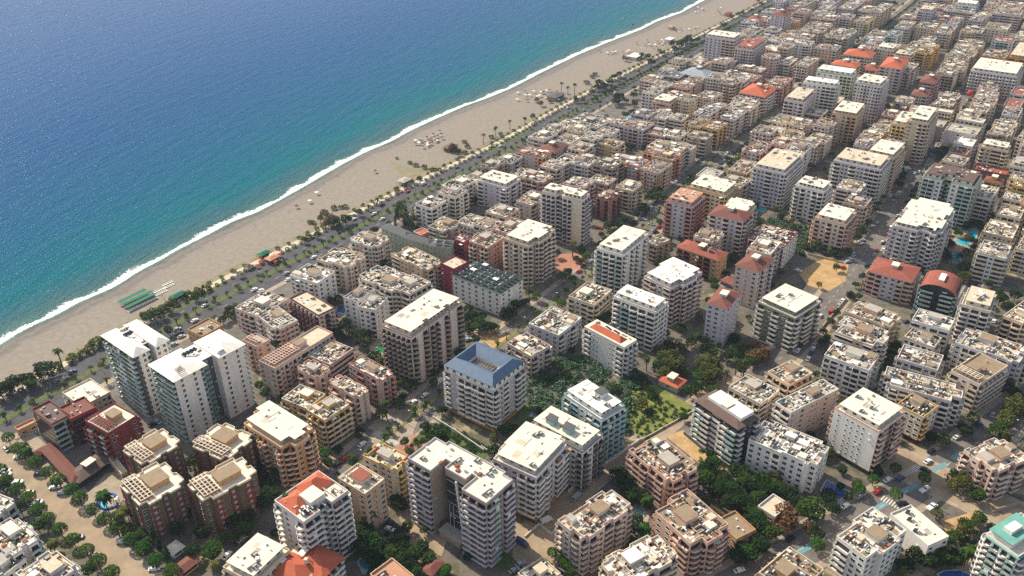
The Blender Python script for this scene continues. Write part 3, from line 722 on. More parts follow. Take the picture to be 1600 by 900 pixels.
wide = [P_((-80, 640), (-10, 668), (28, 690), (62, 722), (110, 772), (160, 826), (205, 872), (245, 905), (330, 990), (250, 1010), (170, 902), (110, 850), (75, 812), (36, 770), (-5, 728), (-70, 690))]
tag(patch('wide_street', wide, .09, 'asphalt_dusty'), kind='structure')
tag(patch('pavement', [P_((28, 690), (62, 722), (110, 772), (160, 826), (205, 872), (245, 905), (262, 900), (222, 858), (172, 806), (128, 758), (90, 712), (48, 672))], .12, 'paving', .1), kind='structure')
# yards, plots, pools read off the photo
def T4(ox, oy, s, pts): return [at(ox+x/s, oy+y/s) for x, y in pts]
yards = [('plaza', 'asphalt_dusty', [(805, 815), (870, 830), (880, 870), (840, 910), (800, 880)], .093), ('vacant_lot', 'dirt', [(1248, 428), (1272, 410), (1298, 402), (1326, 414), (1320, 440), (1294, 456), (1262, 446)], .095), ('vacant_lot', 'dirt', [(1470, 815), (1520, 800), (1520, 845), (1480, 835)], .095),
         ('dirt_yard', 'dirt', [(1040, 682), (1068, 672), (1110, 715), (1138, 735), (1100, 730)], .095), ('car_park', 'asphalt_dusty', [(620, 800), (665, 790), (700, 840), (690, 870), (640, 850)], .093), ('forecourt', 'paving', [(600, 640), (660, 640), (640, 690), (560, 720)], .093),
         ('square', 'paving_red', [(868, 398), (905, 395), (920, 408), (870, 437)], .095), ('lawn', 'grass', [(748, 236), (775, 218), (822, 196), (832, 202), (800, 220), (770, 238)], .11), ('lawn', 'scrub', [(605, 250), (640, 262), (690, 258), (705, 268), (650, 290), (628, 275)], .04),
         ('garden_plot', 'grass', [(640, 695), (670, 660), (700, 665), (760, 700), (735, 705), (690, 690)], .095), ('pool_terrace', 'paving', [(120, 790), (165, 740), (190, 735), (200, 770), (170, 815), (150, 820)], .126), ('pool_terrace', 'paving', [(572, 545), (605, 520), (612, 545), (602, 565), (580, 560)], .095),
         ('pool_terrace', 'paving', [(980, 800), (1002, 785), (1018, 800), (1008, 825), (990, 815)], .095), ('pool_terrace', 'paving', [(1478, 392), (1502, 355), (1528, 352), (1522, 385), (1508, 395)], .095), ('lawn', 'grass', [(770, 850), (790, 860), (830, 900), (800, 900), (760, 870)], .1),
         ('verge', 'grass', [(248, 488), (270, 478), (300, 460), (355, 437), (365, 432), (340, 452), (290, 480), (255, 496)], .1), ('pavement', 'paving_red', [(640, 675), (690, 700), (655, 720), (600, 720)], .09), ('pool_terrace', 'paving', [(1525, 868), (1560, 860), (1560, 900), (1470, 900)], .1),
         ('vacant_lot', 'dirt', [(745, 500), (800, 525), (770, 545), (740, 520)], .086), ('playground', 'grass_lush', [(836, 648), (820, 662), (800, 655), (822, 628)], .1), ('garden_plot', 'grass_lush', [(735, 690), (770, 700), (752, 720), (730, 705)], .1)]
for nm, m_, pts, z in yards: tag(patch(nm, [P_(*pts)], z, m_), kind='structure')
tag(patch('vegetable_field', [P_((975, 665), (990, 600), (1030, 605), (1092, 640), (1040, 668), (1010, 690))], .1, 'grass_dry'), None, None, kind='structure')
def pool(pts, m_, label, z=.16, round_=False):
    P = P_(*pts); mb = MB(); mb.prism(inset(P, -.5) if signed(P) > 0 else inset(P[::-1], -.5), .02, z, 'kerb'); mb2 = MB(); mb2.face([(p[0], p[1], z+.02) for p in P], m_)
    r_ = obj('swimming_pool', mb); obj('water', mb2, r_); tag(r_, label, 'swimming pool')
def signed(P): return sum(P[i][0]*P[(i+1) % len(P)][1]-P[(i+1) % len(P)][0]*P[i][1] for i in range(len(P)))
pool([(586, 546), (602, 533), (606, 540), (604, 551), (597, 552)], 'pool_green', 'green swimming pool beside the tall rounded grey tower')
pool([(523, 488), (532, 476), (542, 480), (538, 490)], 'pool_blue', 'small blue pool between the maroon banded block and pale towers')
pool([(1491, 375), (1508, 372), (1513, 359), (1528, 361), (1524, 374), (1511, 384), (1503, 382)], 'pool_cyan', 'irregular turquoise pool behind the brown-capped twin slab')
pool([(1484, 408), (1490, 395), (1503, 397), (1499, 412)], 'pool_teal', 'darker rectangular pool just below the irregular turquoise one')
pool([(1163, 324), (1170, 319), (1197, 327), (1192, 332)], 'pool_cyan', 'bright blue pool beside the brown-hipped lilac tower')
pool([(1283, 767), (1292, 751), (1326, 768), (1311, 782)], 'pool_blue', 'deep blue pool behind white tower terrace wall')
pool([(990, 793), (996, 787), (1008, 800), (1001, 812)], 'pool_pale', 'pale blue pool between two salmon and pink blocks')
pool([(152, 780), (164, 775), (170, 790), (158, 797)], 'pool_cyan', 'pool with water slide beside the tall palm')
pool([(974, 183), (984, 181), (996, 184), (990, 189), (978, 188)], 'pool_cyan', 'small turquoise hotel pool near the far boulevard')
pool([(1110, 131), (1119, 130), (1118, 135), (1110, 136)], 'pool_cyan', 'tiny turquoise pool beside the rose coloured hotel')
pool([(1119, 110), (1127, 109), (1125, 114), (1118, 114)], 'pool_cyan', 'tiny turquoise pool in front of the broad lilac tower')
pool([(1468, 221), (1473, 218), (1473, 224), (1468, 226)], 'pool_cyan', 'tiny turquoise pool wedged between cream blocks at right')
pool([(1466, 898), (1476, 893), (1500, 892), (1520, 900), (1500, 906), (1474, 906)], 'pool_blue', 'round-ended blue pool cut by the bottom edge')
pool([(1527, 852), (1533, 845), (1545, 846), (1546, 860), (1536, 866)], 'pool_teal', 'small curved pool beside the turquoise hotel')
pool([(560, 878), (572, 866), (588, 872), (584, 892), (568, 896)], 'pool_teal', 'shaded green pool below the orange-hipped white tower')
pool([(1258, 390), (1264, 383), (1270, 386), (1264, 393)], 'pool_teal', 'shaded teal pool at the banana field edge')
pool([(828, 650), (838, 640), (846, 644), (838, 653)], 'pool_pale', 'whirlpool on the deck beside blue-roofed block')
for a_, b_ in (((1232, 872), (1268, 852)), ((1350, 806), (1385, 786)), ((1404, 772), (1436, 756)), ((1458, 736), (1480, 724)), ((1488, 718), (1502, 706))):
    A_, B_ = at(*a_), at(*b_); dx, dy = B_[0]-A_[0], B_[1]-A_[1]; L = hypot(dx, dy); mb = MB()
    mb.box(0, L, -1.2, 1.2, .086, .09, 'lane_blue', (A_, (dx/L, dy/L), (-dy/L, dx/L)), bottom=False); tag(obj('bike_lane', mb), kind='structure')
# ------------------------------------------------------------------ the buildings: corner marks (left, near, right) of each roof read off the survey photo
TW = 'residential tower'; HO = 'hotel'
def x_whitehips(root, rf, wall, x0, x1, y0, y1, H, P):
    w_, l_ = x1-x0, y1-y0
    hip(rf, x0-1.2, x0+w_*.45, y0-1.4, y1+1.4, H+.3, 2.6, 'roof_chalk')
    hip(rf, x1-w_*.38, x1+1.2, y0-1.2, y1+1.0, H+.35, 2.4, 'roof_chalk')
    for k in range(4):
        m_, me = SH['solar_heater']; link('solar_heater', me, root, (x0+w_*(.36+.05*k), y0+l_*.62, H+1.55), 0.6)
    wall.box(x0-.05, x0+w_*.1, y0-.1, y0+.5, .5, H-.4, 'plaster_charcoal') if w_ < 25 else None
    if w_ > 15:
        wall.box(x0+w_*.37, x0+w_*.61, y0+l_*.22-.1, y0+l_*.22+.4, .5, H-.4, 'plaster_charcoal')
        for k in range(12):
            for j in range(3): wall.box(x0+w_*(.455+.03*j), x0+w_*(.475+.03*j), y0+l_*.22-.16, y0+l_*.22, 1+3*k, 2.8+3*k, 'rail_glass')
def x_redpanels(root, rf, wall, x0, x1, y0, y1, H, P):
    'red rendered bays on the olive-brown walls'
    w_, l_ = x1-x0, y1-y0
    for a, b in ((.16, .3), (.46, .57), (.7, .84)): 
        yy = y0+w_*0 if a != .46 else y0+l_*.06
        wall.box(x0+w_*a, x0+w_*b, yy-.12, yy+.3, .3, H-1, 'plaster_red')
        for k in range(6): wall.box(x0+w_*(a+b)/2-.6, x0+w_*(a+b)/2+.6, yy-.2, yy-.1, 1.2+3*k, 2.6+3*k, 'rail_glass')
    for a, b in ((.13, .24), (.47, .55), (.66, .86)):
        xx = x0 if a != .47 else x0+w_*.07
        wall.box(xx-.12, xx+.3, y0+l_*a, y0+l_*b, .3, H-1, 'plaster_red')
        for k in range(6): wall.box(xx-.2, xx-.1, y0+l_*(a+b)/2-.6, y0+l_*(a+b)/2+.6, 1.2+3*k, 2.6+3*k, 'glass_dark')
def x_blue(root, rf, wall, x0, x1, y0, y1, H, P):
    O = [(x0-.6, y0-.6), (x1+.6, y0-.6), (x1+.6, y1+.6), (x0-.6, y1+.6)]
    A1 = inset(O, .55); R_ = inset(O, 4.4); cx_, cy_ = (x1-x0)*.115, (y1-y0)*.26; I = [(-cx_, -cy_), (cx_, -cy_), (cx_, cy_), (-cx_, cy_)]; R_ = [((a[0]+b[0])/2, (a[1]+b[1])/2) for a, b in zip(inset(O, .5), I)]
    rf.prism(A1, H-.1, H+.1, 'plaster_taupe'); rf.ring(A1, I, H, H+2.5, 'plaster_white')
    for i in range(4):
        q = (i+1) % 4
        a, b = inset(O, .45)[i], inset(O, .45)[q]; c, d = R_[i], R_[q]; e, f = I[i], I[q]
        rf.face([(a[0], a[1], H+2.9), (b[0], b[1], H+2.9), (d[0], d[1], H+6), (c[0], c[1], H+6)], 'roof_blue')
        rf.face([(c[0], c[1], H+6), (d[0], d[1], H+6), (f[0], f[1], H+2.6), (e[0], e[1], H+2.6)], 'roof_blue')
        L = hypot(A1[q][0]-A1[i][0], A1[q][1]-A1[i][1])
        facade(root, rf, A1[i], A1[q], 'twtwtwt' if L > 20 else 'wtwtw', 1, H+.1, 'white', 'white', 1, [0, 0])
    for k in range(9):
        yy = I[0][1]+(I[2][1]-I[0][1])*(k+.5)/9; rf.box(I[0][0], I[1][0], yy-.15, yy+.15, H+1.2, H+1.5, 'plaster_charcoal')
def x_block(root, rf, wall, x0, x1, y0, y1, H, P):
    # dark stone centre, slanting white fin, wing fronts, entrance canopy
    w_, l_ = x1-x0, y1-y0
    ya, yb = y0+l_*.36+.2, y0+l_*.62-.2; xs = x0+w_*.28
    wall.box(xs-.12, xs+.05, ya, yb, 0, H-3.4, 'plaster_dark')
    for k in range(8):
        z = H-5-k*3.0; j = (k*37) % 5
        wall.box(xs-.2, xs-.1, ya+.3+j*.3, ya+(yb-ya)*(.55 if k % 2 else .95), z, z+.16, 'frame_white'); 
    wall.box(xs-.2, xs-.1, yb-1.1, yb-.95, 4, 16, 'frame_white'); wall.box(xs-.2, xs-.1, yb-3.0, yb-2.85, 4, 16, 'frame_white')
    for k in range(12):
        t = k/12; y = ya+(yb-ya)*(.42-.2*t); wall.box(xs-.9+t*.5, xs-.1, y-.3, y+.3, H-3-(k+1)*2.4, H-3-k*2.4, 'frame_white')
    wall.box(x0-.5, xs, ya-1, yb+1, 3.6, 4.1, 'roof_ash'); wall.box(x0-.3, xs, ya-.5, yb+.5, .2, 3.6, 'plaster_taupe')
    for a, b in ((.2, .55), (.55, .35)):
        for k in (0,):
            pass
    for (fx, fy) in ((.35, .7), (.5, .55), (.4, .5), (.6, .3)):
        px_, py_ = x0+w_*fx, y0+l_*fy
        rf.box(px_-.8, px_+.8, py_-.6, py_+.6, H+.05, H+.9, 'roof_redtile')
def x_orange2(root, rf, wall, x0, x1, y0, y1, H, P):
    w_, l_ = x1-x0, y1-y0
    hip(rf, x0+w_*.02, x0+w_*.5, y0+l_*.3, y1-l_*.06, H+.2, 2.8, 'roof_terracotta')
    hip(rf, x0+w_*.45, x1, y0+l_*.45, y1, H+.6, 3.0, 'roof_terracotta')
    rf.box(x0+w_*.3, x0+w_*.62, y0+l_*.2, y0+l_*.6, H, H+3.2, 'plaster_white', topm='roof_pale')
    for k in range(5):
        m_, me = SH['solar_heater']; link('solar_heater', me, root, (x0+w_*(.15+.1*(k % 3)), y0+l_*(.15+.1*(k//3)), H+.1), 1.3)
def x_crosship(col):
    def f(root, rf, wall, x0, x1, y0, y1, H, P):
        w_, l_ = x1-x0, y1-y0
        hip(rf, x0-1, x0+w_*.62, y0+l_*.25, y1+1, H+.25, 3, 'roof_'+col); hip(rf, x0+w_*.35, x1+1, y0-1, y0+l_*.7, H+.22, 3.2, 'roof_'+col)
        rf.box(x0+w_*.48-.6, x0+w_*.48+.6, y0+l_*.45-.6, y0+l_*.45+.6, H+2, H+4.2, 'plaster_cream')
    return f
def x_barrel(root, rf, wall, x0, x1, y0, y1, H, P):
    n = 12; w_ = x1-x0; pr_ = []
    for k in range(n+1):
        a = pi*k/n; pr_.append((0-(l2 := (y1-y0)/2+1)*cos(a), H-2.5+5.0*sin(a)))
    for k in range(n):
        (ya, za), (yb, zb) = pr_[k], pr_[k+1]
        rf.face([(x0-1, ya, za), (x1+1, ya, za), (x1+1, yb, zb), (x0-1, yb, zb)], 'roof_redtile')
        rf.face([(x0-1, ya, za-.35), (x0-1, yb, zb-.35), (x1+1, yb, zb-.35), (x1+1, ya, za-.35)], 'roof_pale')
    for s in (x0-.3, x1+.3):
        rf.face([(s, y, z-.2) for y, z in pr_], 'glass_dark')
    rf.box(x0+w_*.25, x1-w_*.25, -1.4, 1.4, H+1.5, H+3.6, 'frame_white')
def x_teal(root, rf, wall, x0, x1, y0, y1, H, P):
    w_, l_ = x1-x0, y1-y0
    rf.prism([(x0+1, y0+l_*.3), (x0+w_*.75, y0+l_*.3), (x0+w_*.75, y1-1), (x0+1, y1-1)], H+.1, H+3.0, 'plaster_white')
    rf.box(x0+.2, x0+w_*.8, y0+l_*.25, y1-.3, H+3.0, H+3.3, 'roof_turq'); rf.box(x0+w_*.2, x0+w_*.5, y0+l_*.5, y0+l_*.75, H+3.3, H+5, 'plaster_white', topm='roof_chalk')
    rf.box(x0-.6, x1+.6, y0-.6, y0+2.2, H-.4, H-.1, 'roof_turq'); rf.box(x0-.6, x0+1.6, y0, y1, H-.41, H-.11, 'roof_turq')
def x_tealhuts(root, rf, wall, x0, x1, y0, y1, H, P):
    w_, l_ = x1-x0, y1-y0
    for t in (.72, .38):
        cx, cy = x0+w_*.3, y0+l_*t
        rf.box(cx-1.7, cx+1.7, cy-1.9, cy+1.9, H+3, H+5.6, 'plaster_teal'); rf.box(cx-2, cx+2, cy-2.2, cy+2.2, H+5.6, H+5.9, 'roof_slate')
def x_greyhut(root, rf, wall, x0, x1, y0, y1, H, P):
    w_, l_ = x1-x0, y1-y0
    cx, cy = x0+w_*.72, y0+l_*.42
    rf.box(cx-2, cx+2, cy-2, cy+2, H+3, H+5.3, 'plaster_white'); rf.box(cx-2.2, cx+2.2, cy-2.2, cy+2.2, H+5.3, H+5.6, 'roof_slate')
def x_panels(root, rf, wall, x0, x1, y0, y1, H, P):
    w_, l_ = x1-x0, y1-y0
    for i in range(max(2, int(w_/3))):
        for j in range(max(1, int(l_/5))):
            x = x0+1.5+i*3; y = y0+2.4+j*5
            for q in range(1):
                k = len(rf.v); rf.v.extend([(x-.6, y-1.8, H+2.2), (x+.6, y-1.8, H+2.2), (x+.6, y+1.8, H+3.0), (x-.6, y+1.8, H+3.0)]); rf.f.append((k, k+1, k+2, k+3)); rf.m.append(rf.mi('panel_dark'))
                rf.box(x-.62, x+.62, y+1.75, y+1.95, H+2.3, H+3.15, 'tank_white')
STEP = [(.12, 0), (.42, 0), (.42, .08), (.6, .08), (.6, 0), (.88, 0), (.88, .12), (1, .12), (1, .85), (.88, .85), (.88, 1), (.55, 1), (.55, .93), (.15, .93), (.15, 1), (0, 1), (0, .5), (.06, .5), (.06, .15), (0, .15), (0, .1), (.12, .1)]
SCAL = [(.15, 0), (.42, 0), (.45, .06), (.58, .06), (.61, 0), (.85, 0), (.85, .1), (1, .14), (1, .42), (.94, .46), (.94, .56), (1, .6), (1, .86), (.88, .86), (.88, 1), (.55, 1), (.52, .93), (.4, .93), (.37, 1), (.12, 1), (.12, .88), (0, .88), (0, .6), (.07, .56), (.07, .46), (0, .42), (0, .12), (.15, .12)]
UNF = [(0, 0), (.36, 0), (.36, .22), (.62, .22), (.62, 0), (1, 0), (1, 1), (0, 1)]
UNS = [(0, 0), (1, 0), (1, 1), (0, 1), (0, .66), (.3, .66), (.3, .4), (0, .4)]
LSH = [(0, 0), (.6, 0), (.6, .35), (1, .35), (1, 1), (0, 1)]
ZIG = [(0, .12), (.3, .12), (.3, 0), (.72, 0), (.72, .1), (1, .1), (1, 1), (.5, 1), (.5, .9), (0, .9)]
# ---- tile A
T(0, 450, 4)
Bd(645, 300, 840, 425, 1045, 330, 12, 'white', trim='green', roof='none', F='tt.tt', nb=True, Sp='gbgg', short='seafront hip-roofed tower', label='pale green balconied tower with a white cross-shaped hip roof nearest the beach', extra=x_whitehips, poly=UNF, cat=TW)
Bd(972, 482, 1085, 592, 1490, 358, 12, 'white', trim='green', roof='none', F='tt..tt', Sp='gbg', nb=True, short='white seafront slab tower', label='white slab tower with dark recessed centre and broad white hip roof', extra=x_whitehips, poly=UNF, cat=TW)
Bd(370, 660, 520, 735, 710, 655, 2, 'cream', roof='flat', rc='pale', label='low cream pavilion with round roof lights beside the boulevard', short='low cream pavilion')
Bd(1195, 262, 1260, 320, 1370, 240, 2, 'tan', roof='flat', rc='hazel', F='www', Sp='ww')
# ---- red hotel
T(0, 620, 5)
Bd(265, 105, 400, 232, 530, 150, 5, 'green', trim='red', roof='flat', rc='umber', F='ggbg', Sp='zzz', label='red and green hotel wing with dark brown flat roof', short='red hotel wing', cat=HO, dens=.2)
Bd(450, 95, 560, 175, 765, 90, 5, 'red', trim='red', roof='flat', rc='rust', F='zz', Sp='zz', label='red hotel centre block with rust coloured roof facing the courtyard', cat=HO, dens=.1)
Bd(670, 190, 845, 300, 1065, 155, 6, 'red', trim='red', roof='perg', rc='pale', F='w..w', Sp='cgc', label='red hotel wing with a roof grid of pale pergola beams', cat=HO)
def lowroof(q, h, wl, rc, label, name='pavilion', z=3.2):
    return building(q, 1, wl, roof='hip', hipc=rc, F='zz', Sp='zz', label=label, name=name, cat='pavilion', group='low pavilions', hiph=1.6)
lowroof([66, 700, 112, 757, 126, 747], 3, 'brown', 'rust', 'long brown tiled canteen roof between red hotel and wide street')
lowroof([110, 742, 122, 757, 170, 716], 3, 'brown', 'umber', 'brown tiled pool bar roof below the red hotel courtyard')
Bd(840, 490, 960, 600, 1010, 590, 1, 'tan', roof='flat', rc='sand', F='ww', Sp='ww', label='narrow sand-roofed shed between red hotel and red blocks')
Bd(115, 245, 145, 270, 290, 200, 1, 'tan', roof='flat', rc='clay', F='ww', Sp='w')
# ---- tile B, red blocks
T(0, 675, 4)
RK = dict(grow=1.1, hutk=.4, trim='cream', extra=x_redpanels, roof='perg', rc='pale', poly=SCAL, name='apartment_building', seed=11)
Bd(770, 110, 905, 210, 1130, 75, 6, 'umbra', F='nwrn', Sp='nwwn', label='red and olive block with scalloped cream roofline, nearest the red hotel', **RK)
Bd(757, 325, 895, 475, 1150, 325, 6, 'umbra', F='wnrn', Sp='nwnw', label='red and olive block with scalloped roof beside the palm and water slide', short='red block by the pool', **RK)
Bd(1182, 320, 1290, 440, 1600, 270, 6, 'umbra', F='nwrwn', Sp='nrwn', label='red and olive scalloped block standing right of the pool side block', **RK)
Bd(1215, 80, 1405, 190, 1570, 40, 6, 'umbra', F='wnrn', Sp='nrwn', label='red and olive scalloped block in front of the white seafront slab tower', **RK)
Bd(-120, 650, 60, 790, 270, 665, 4, 'white', trim='lilac', F='ggbg', Sp='gwg', poly=STEP, label='white stepped terrace block at the left edge below the wide street', short='white stepped block')
Bd(-160, 840, -10, 940, 150, 800, 3, 'white', F='wwww', Sp='ww')
Bd(90, 890, 260, 1010, 500, 850, 4, 'lilac', trim='white', F='bbgb', Sp='wbw', poly=STEP, label='pale stepped terrace block cut by the lower left corner')
Bd(-180, 480, -60, 590, 60, 450, 3, 'lilac', trim='white', poly=STEP, F='gwg', Sp='ww')
Bd(1428, 808, 1584, 912, 1764, 716, 6, 'cream', trim='cream', roof='slab', rc='pale', F='bbwbb', Sp='bwb', label='cream block with broad empty terrace roof at the lower edge', short='cream terrace block')
# ---- tile C
T(400, 450, 4)
Bd(-15, 165, 120, 255, 262, 205, 4, 'blush', trim='white')
Bd(-90, 125, 20, 205, 160, 80, 4, 'blush')
Bd(205, 68, 392, 172, 500, 128, 5, 'lilac', trim='dark', roof='flat', rc='pale', F='bbb', Sp='ssssss', glass='door_shade', wall=None) if False else Bd(205, 68, 392, 172, 500, 128, 5, 'blush', trim='maroon', roof='flat', rc='sand', F='wbw', Sp='bbbbbb', label='block banded in dark maroon balconies with pale flat roof', short='maroon banded block')
Bd(20, 462, 118, 512, 480, 285, 6, 'blush', trim='pink', roof='perg', rc='sand', F='bwbwbwb', Sp='w.w', label='long pale pink block with beamed roof, near the white seafront slab tower', short='long pale pink block')
Bd(-70, 330, 5, 380, 75, 330, 5, 'pink', roof='perg', F='w.w', Sp='wbw')
Bd(90, 225, 150, 262, 262, 208, 4, 'pink', roof='perg', F='ww', Sp='ww')
Bd(268, 505, 385, 582, 455, 510, 5, 'blush', trim='pink', poly=SCAL, F='cc', Sp='cbc')
Bd(330, 425, 465, 490, 600, 385, 5, 'rose', trim='blush', F='rrr', Sp='bwb')
Bd(575, 480, 780, 590, 872, 535, 5, 'blush', trim='rose', poly=STEP, F='bb', Sp='bwnwb')
Bd(440, 592, 635, 690, 725, 642, 5, 'blush', trim='pink', poly=SCAL, F='cc', Sp='cwcwc', label='pink scalloped block with cluttered roof by the palm-lined cross avenue', short='pink scalloped block')
Bd(170, 695, 320, 768, 425, 672, 4, 'yellow', trim='cream', rc='pale', F='bbb', Sp='bwb')
Bd(322, 768, 428, 835, 582, 735, 5, 'yellow', trim='cream', F='bbbb', Sp='bbb', label='pale yellow block ringed by full-length balconies at the avenue corner', short='pale yellow block')
T(0, 0, 1)
Bd(382, 650, 447, 697, 486, 668, 7, 'tan', trim='peach', roof='slab', rc='pale', poly=ZIG, F='cwwc', Sp='cwwc', label='ochre block with round balconies and white roof with two round tanks', short='ochre block')
T(400, 450, 4)
Bd(803, 208, 965, 275, 1268, 62, 10, 'lilac', trim='blush', roof='slab', rc='pale', poly=[(0, 0), (.28, 0), (.28, .1), (.36, .1), (.36, 0), (.72, 0), (.72, .15), (.8, .15), (.8, 0), (1, 0), (1, 1), (0, 1)], F='c.cc.c', Sp='cc', label='tall pale grey tower with rounded balconies beside the green pool', short='rounded grey tower', cat=TW, K='wwwwww', rounded=1) if False else Bd(803, 208, 965, 275, 1268, 62, 11, 'blush', trim='taupe', roof='slab', rc='pale', F='cc.cccc.c', Sp='ccc', poly=[(0, 0), (.27, 0), (.27, .1), (.36, .1), (.36, 0), (.7, 0), (.7, .1), (.79, .1), (.79, 0), (1, 0), (1, 1), (0, 1)], label='long pale grey tower with rounded balconies beside the green pool', short='rounded grey tower', cat=TW)
Bd(552, 62, 628, 95, 740, 15, 6, 'white', F='www', Sp='ww', trim='lilac')
Bd(652, 122, 748, 150, 815, 70, 6, 'white', F='nwn', Sp='wwb', trim='lilac')
Bd(860, -10, 960, 50, 1080, -30, 5, 'cream', trim='white')
Bd(1245, -80, 1530, 45, 1650, -55, 5, 'white', trim='green', roof='none', F='ww.w', Sp='twtwtwt', label='grey-green hotel block with dark roof carrying rows of solar panels', short='dark-roofed grey-green hotel', cat=HO, extra=lambda root, rf, wall, x0, x1, y0, y1, H, P: (hip(rf, x0-.5, x1+.5, y0-.5, y1+.5, H, 1.6, 'roof_forest'), x_panels(root, rf, wall, x0, x1, y0, y1, H-.8, P)))
T(680, 520, 5)
Bd(70, 290, 450, 458, 700, 262, 8, 'lilac', trim='white', roof='none', F='bwr.bb', Sp='b.bcbbr', ped='dark', label='grey and white block crowned by a blue mansard roof around an open court', short='blue-roofed block', extra=x_blue)
# ---- tile D
T(400, 675, 4)
Bd(110, 435, 300, 565, 582, 372, 10, 'lilac', trim='white', roof='clut', rc='pale', dens=.4, pent=False, poly=UNF, F='bWb', Sp='cw.c', label='white tower with two orange tiled hips on its roof', short='orange-hipped white tower', extra=x_orange2, cat=TW)
Bd(515, 292, 680, 398, 802, 300, 7, 'peach', roof='clut', rc='pale', F='wnw', Sp='wbnw', pent=False, dens=.7, label='peach block with a red hatch box on its pale roof', short='peach block', extra=lambda root, rf, wall, x0, x1, y0, y1, H, P: (rf.box(-2.6, 2.6, -3, 3, H, H+2.6, 'plaster_cream'), rf.box(-2.8, 2.8, -3.2, 3.2, H+2.6, H+2.9, 'roof_redtile')))
Bd(680, 152, 872, 262, 962, 165, 6, 'cream', trim='yellow', F='bwb', Sp='wbnww', poly=STEP)
T(0, 0, 1)
Bd(640, 717, 760, 790, 803, 748, 11, 'taupe', trim='lilac', roof='flat', rc='pale', dens=.15, pent=False, poly=[(0, 0), (.9, 0), (.9, .12), (1, .12), (1, .85), (.9, .85), (.9, 1), (0, 1), (0, .7), (.5, .7), (.5, .62), (.28, .62), (.28, .36), (.5, .36), (.5, .3), (0, .3)], F='bgwbb', Sp='bbb', nb=True, label='tall grey and pink tower with dark notched front and slanting white fin', short='notched grey tower', extra=x_block, cat=TW)
T(400, 675, 4)
Bd(90, 870, 330, 1000, 530, 790, 5, 'cream', trim='white', roof='none', F='bbb', Sp='bwb', label='large block with interlocking terracotta tiled hips at the lower edge', short='large terracotta-roofed block', extra=x_crosship('terracotta'))
Bd(700, 895, 850, 1000, 1000, 905, 4, 'peach', roof='flat', rc='clay', F='bbb', Sp='bwb', label='block with clay-coloured terrace roof at the bottom edge of the photo')
Bd(1050, 865, 1100, 900, 1160, 815, 1, 'brown', roof='hip', hipc='rust', F='ww', Sp='w', label='small brown-roofed gatehouse in front of the notched grey tower', name='gatehouse', cat='gatehouse', group='low pavilions', hiph=1)
# ---- E (own zoom 760,560, 3.333)
T(760, 560, 3.3333)
Bd(45, 490, 255, 590, 410, 415, 8, 'lilac', trim='white', roof='slab', rc='pale', poly=[(0, 0), (.9, 0), (.9, .1), (1, .1), (1, 1), (.3, 1), (.3, .93), (0, .93)], F='bcwbb', Sp='bwwbb', label='broad white-roofed block with dark ground floor beside the notched grey tower', short='broad white-roofed block', ped='dark')
Bd(245, 320, 500, 455, 590, 375, 7, 'white', trim='pewter', roof='slab', rc='pale', F='bwrb', Sp='gwb', label='block with two teal stair huts with grey caps on its roof', short='twin-hut teal block', extra=x_tealhuts)
Bd(420, 165, 600, 285, 705, 225, 8, 'white', trim='teal', roof='slab', rc='chalk', F='bbbb', Sp='grwgb', label='white and teal tower with a grey-capped hut on its stepped roof', short='white and teal tower', extra=x_greyhut, cat=TW)
# ---- tile E
T(800, 450, 4)
Bd(100, 228, 290, 300, 438, 190, 4, 'lilac', trim='white', rc='chalk', F='bwbw', Sp='wwww', label='four-storey block with bright white roof above the cross avenue', short='bright white-roofed block', pent=False)
Bd(352, 58, 512, 112, 625, 18, 4, 'cream', trim='cream', rc='pale', F='bbb', Sp='bwrb')
Bd(-45, 350, 120, 425, 255, 365, 4, 'blush', F='bwb', Sp='bwb')
Bd(442, 245, 700, 370, 790, 328, 6, 'white', trim='white', roof='none', F='ccc', Sp='bW.Wb', label='white block with long orange tiled roof carrying solar panels', short='orange-topped white block', extra=lambda root, rf, wall, x0, x1, y0, y1, H, P: (rf.prism(P, H-.1, H+.6, 'plaster_white', 'roof_pale'), hip(rf, x0+1, x1-3, y0+3, y1-2, H+.6, 2.4, 'roof_terracotta'), x_panels(root, rf, wall, x0+3, x1-4, y0+6, y1-6, H+.6, P)))
Bd(642, 28, 892, 112, 972, 65, 9, 'white', trim='white', roof='slab', rc='chalk', F='rwrw', Sp='cgccb', label='white tower with wavy blue-grey balconies and white roof', short='wavy white tower', cat=TW)
Bd(918, 572, 1035, 625, 1085, 578, 1, 'green', roof='hip', hipc='terracotta', F='ww', Sp='.w.', label='small orange-roofed house at the edge of the vegetable field', name='small_house', cat='house', short='small orange-roofed house', group='small houses', hiph=1.6)
T(0, 0, 1)
Bd(1087, 626, 1153, 670, 1186, 652, 7, 'dark', trim='white', roof='hip', hipc='umber', F='bwwb', Sp='gbrbg', label='black and white block with dark brown hip roof around a white deck', short='brown-roofed black and white block', hiph=1.8, dens=2, extra=lambda root, rf, wall, x0, x1, y0, y1, H, P: rf.box(x0+(x1-x0)*.3, x1-1, y0+2, y1-3, H+.4, H+2.6, 'plaster_white', topm='roof_chalk'))
Bd(1140, 606, 1188, 634, 1216, 612, 5, 'cream')
Bd(1198, 582, 1232, 602, 1271, 584, 5, 'peach', trim='cream', F='bbb', Sp='bb')
Bd(1150, 640, 1166, 655, 1205, 640, 4, 'blush') if False else None
Bd(1007, 424, 1053, 446, 1098, 422, 9, 'lilac', trim='blush', roof='slab', rc='chalk', poly=ZIG, F='bwbcb', Sp='rbwr', label='pinkish tower with a round water tank sunk in its white roof', short='pinkish tank-roofed tower', cat=TW)
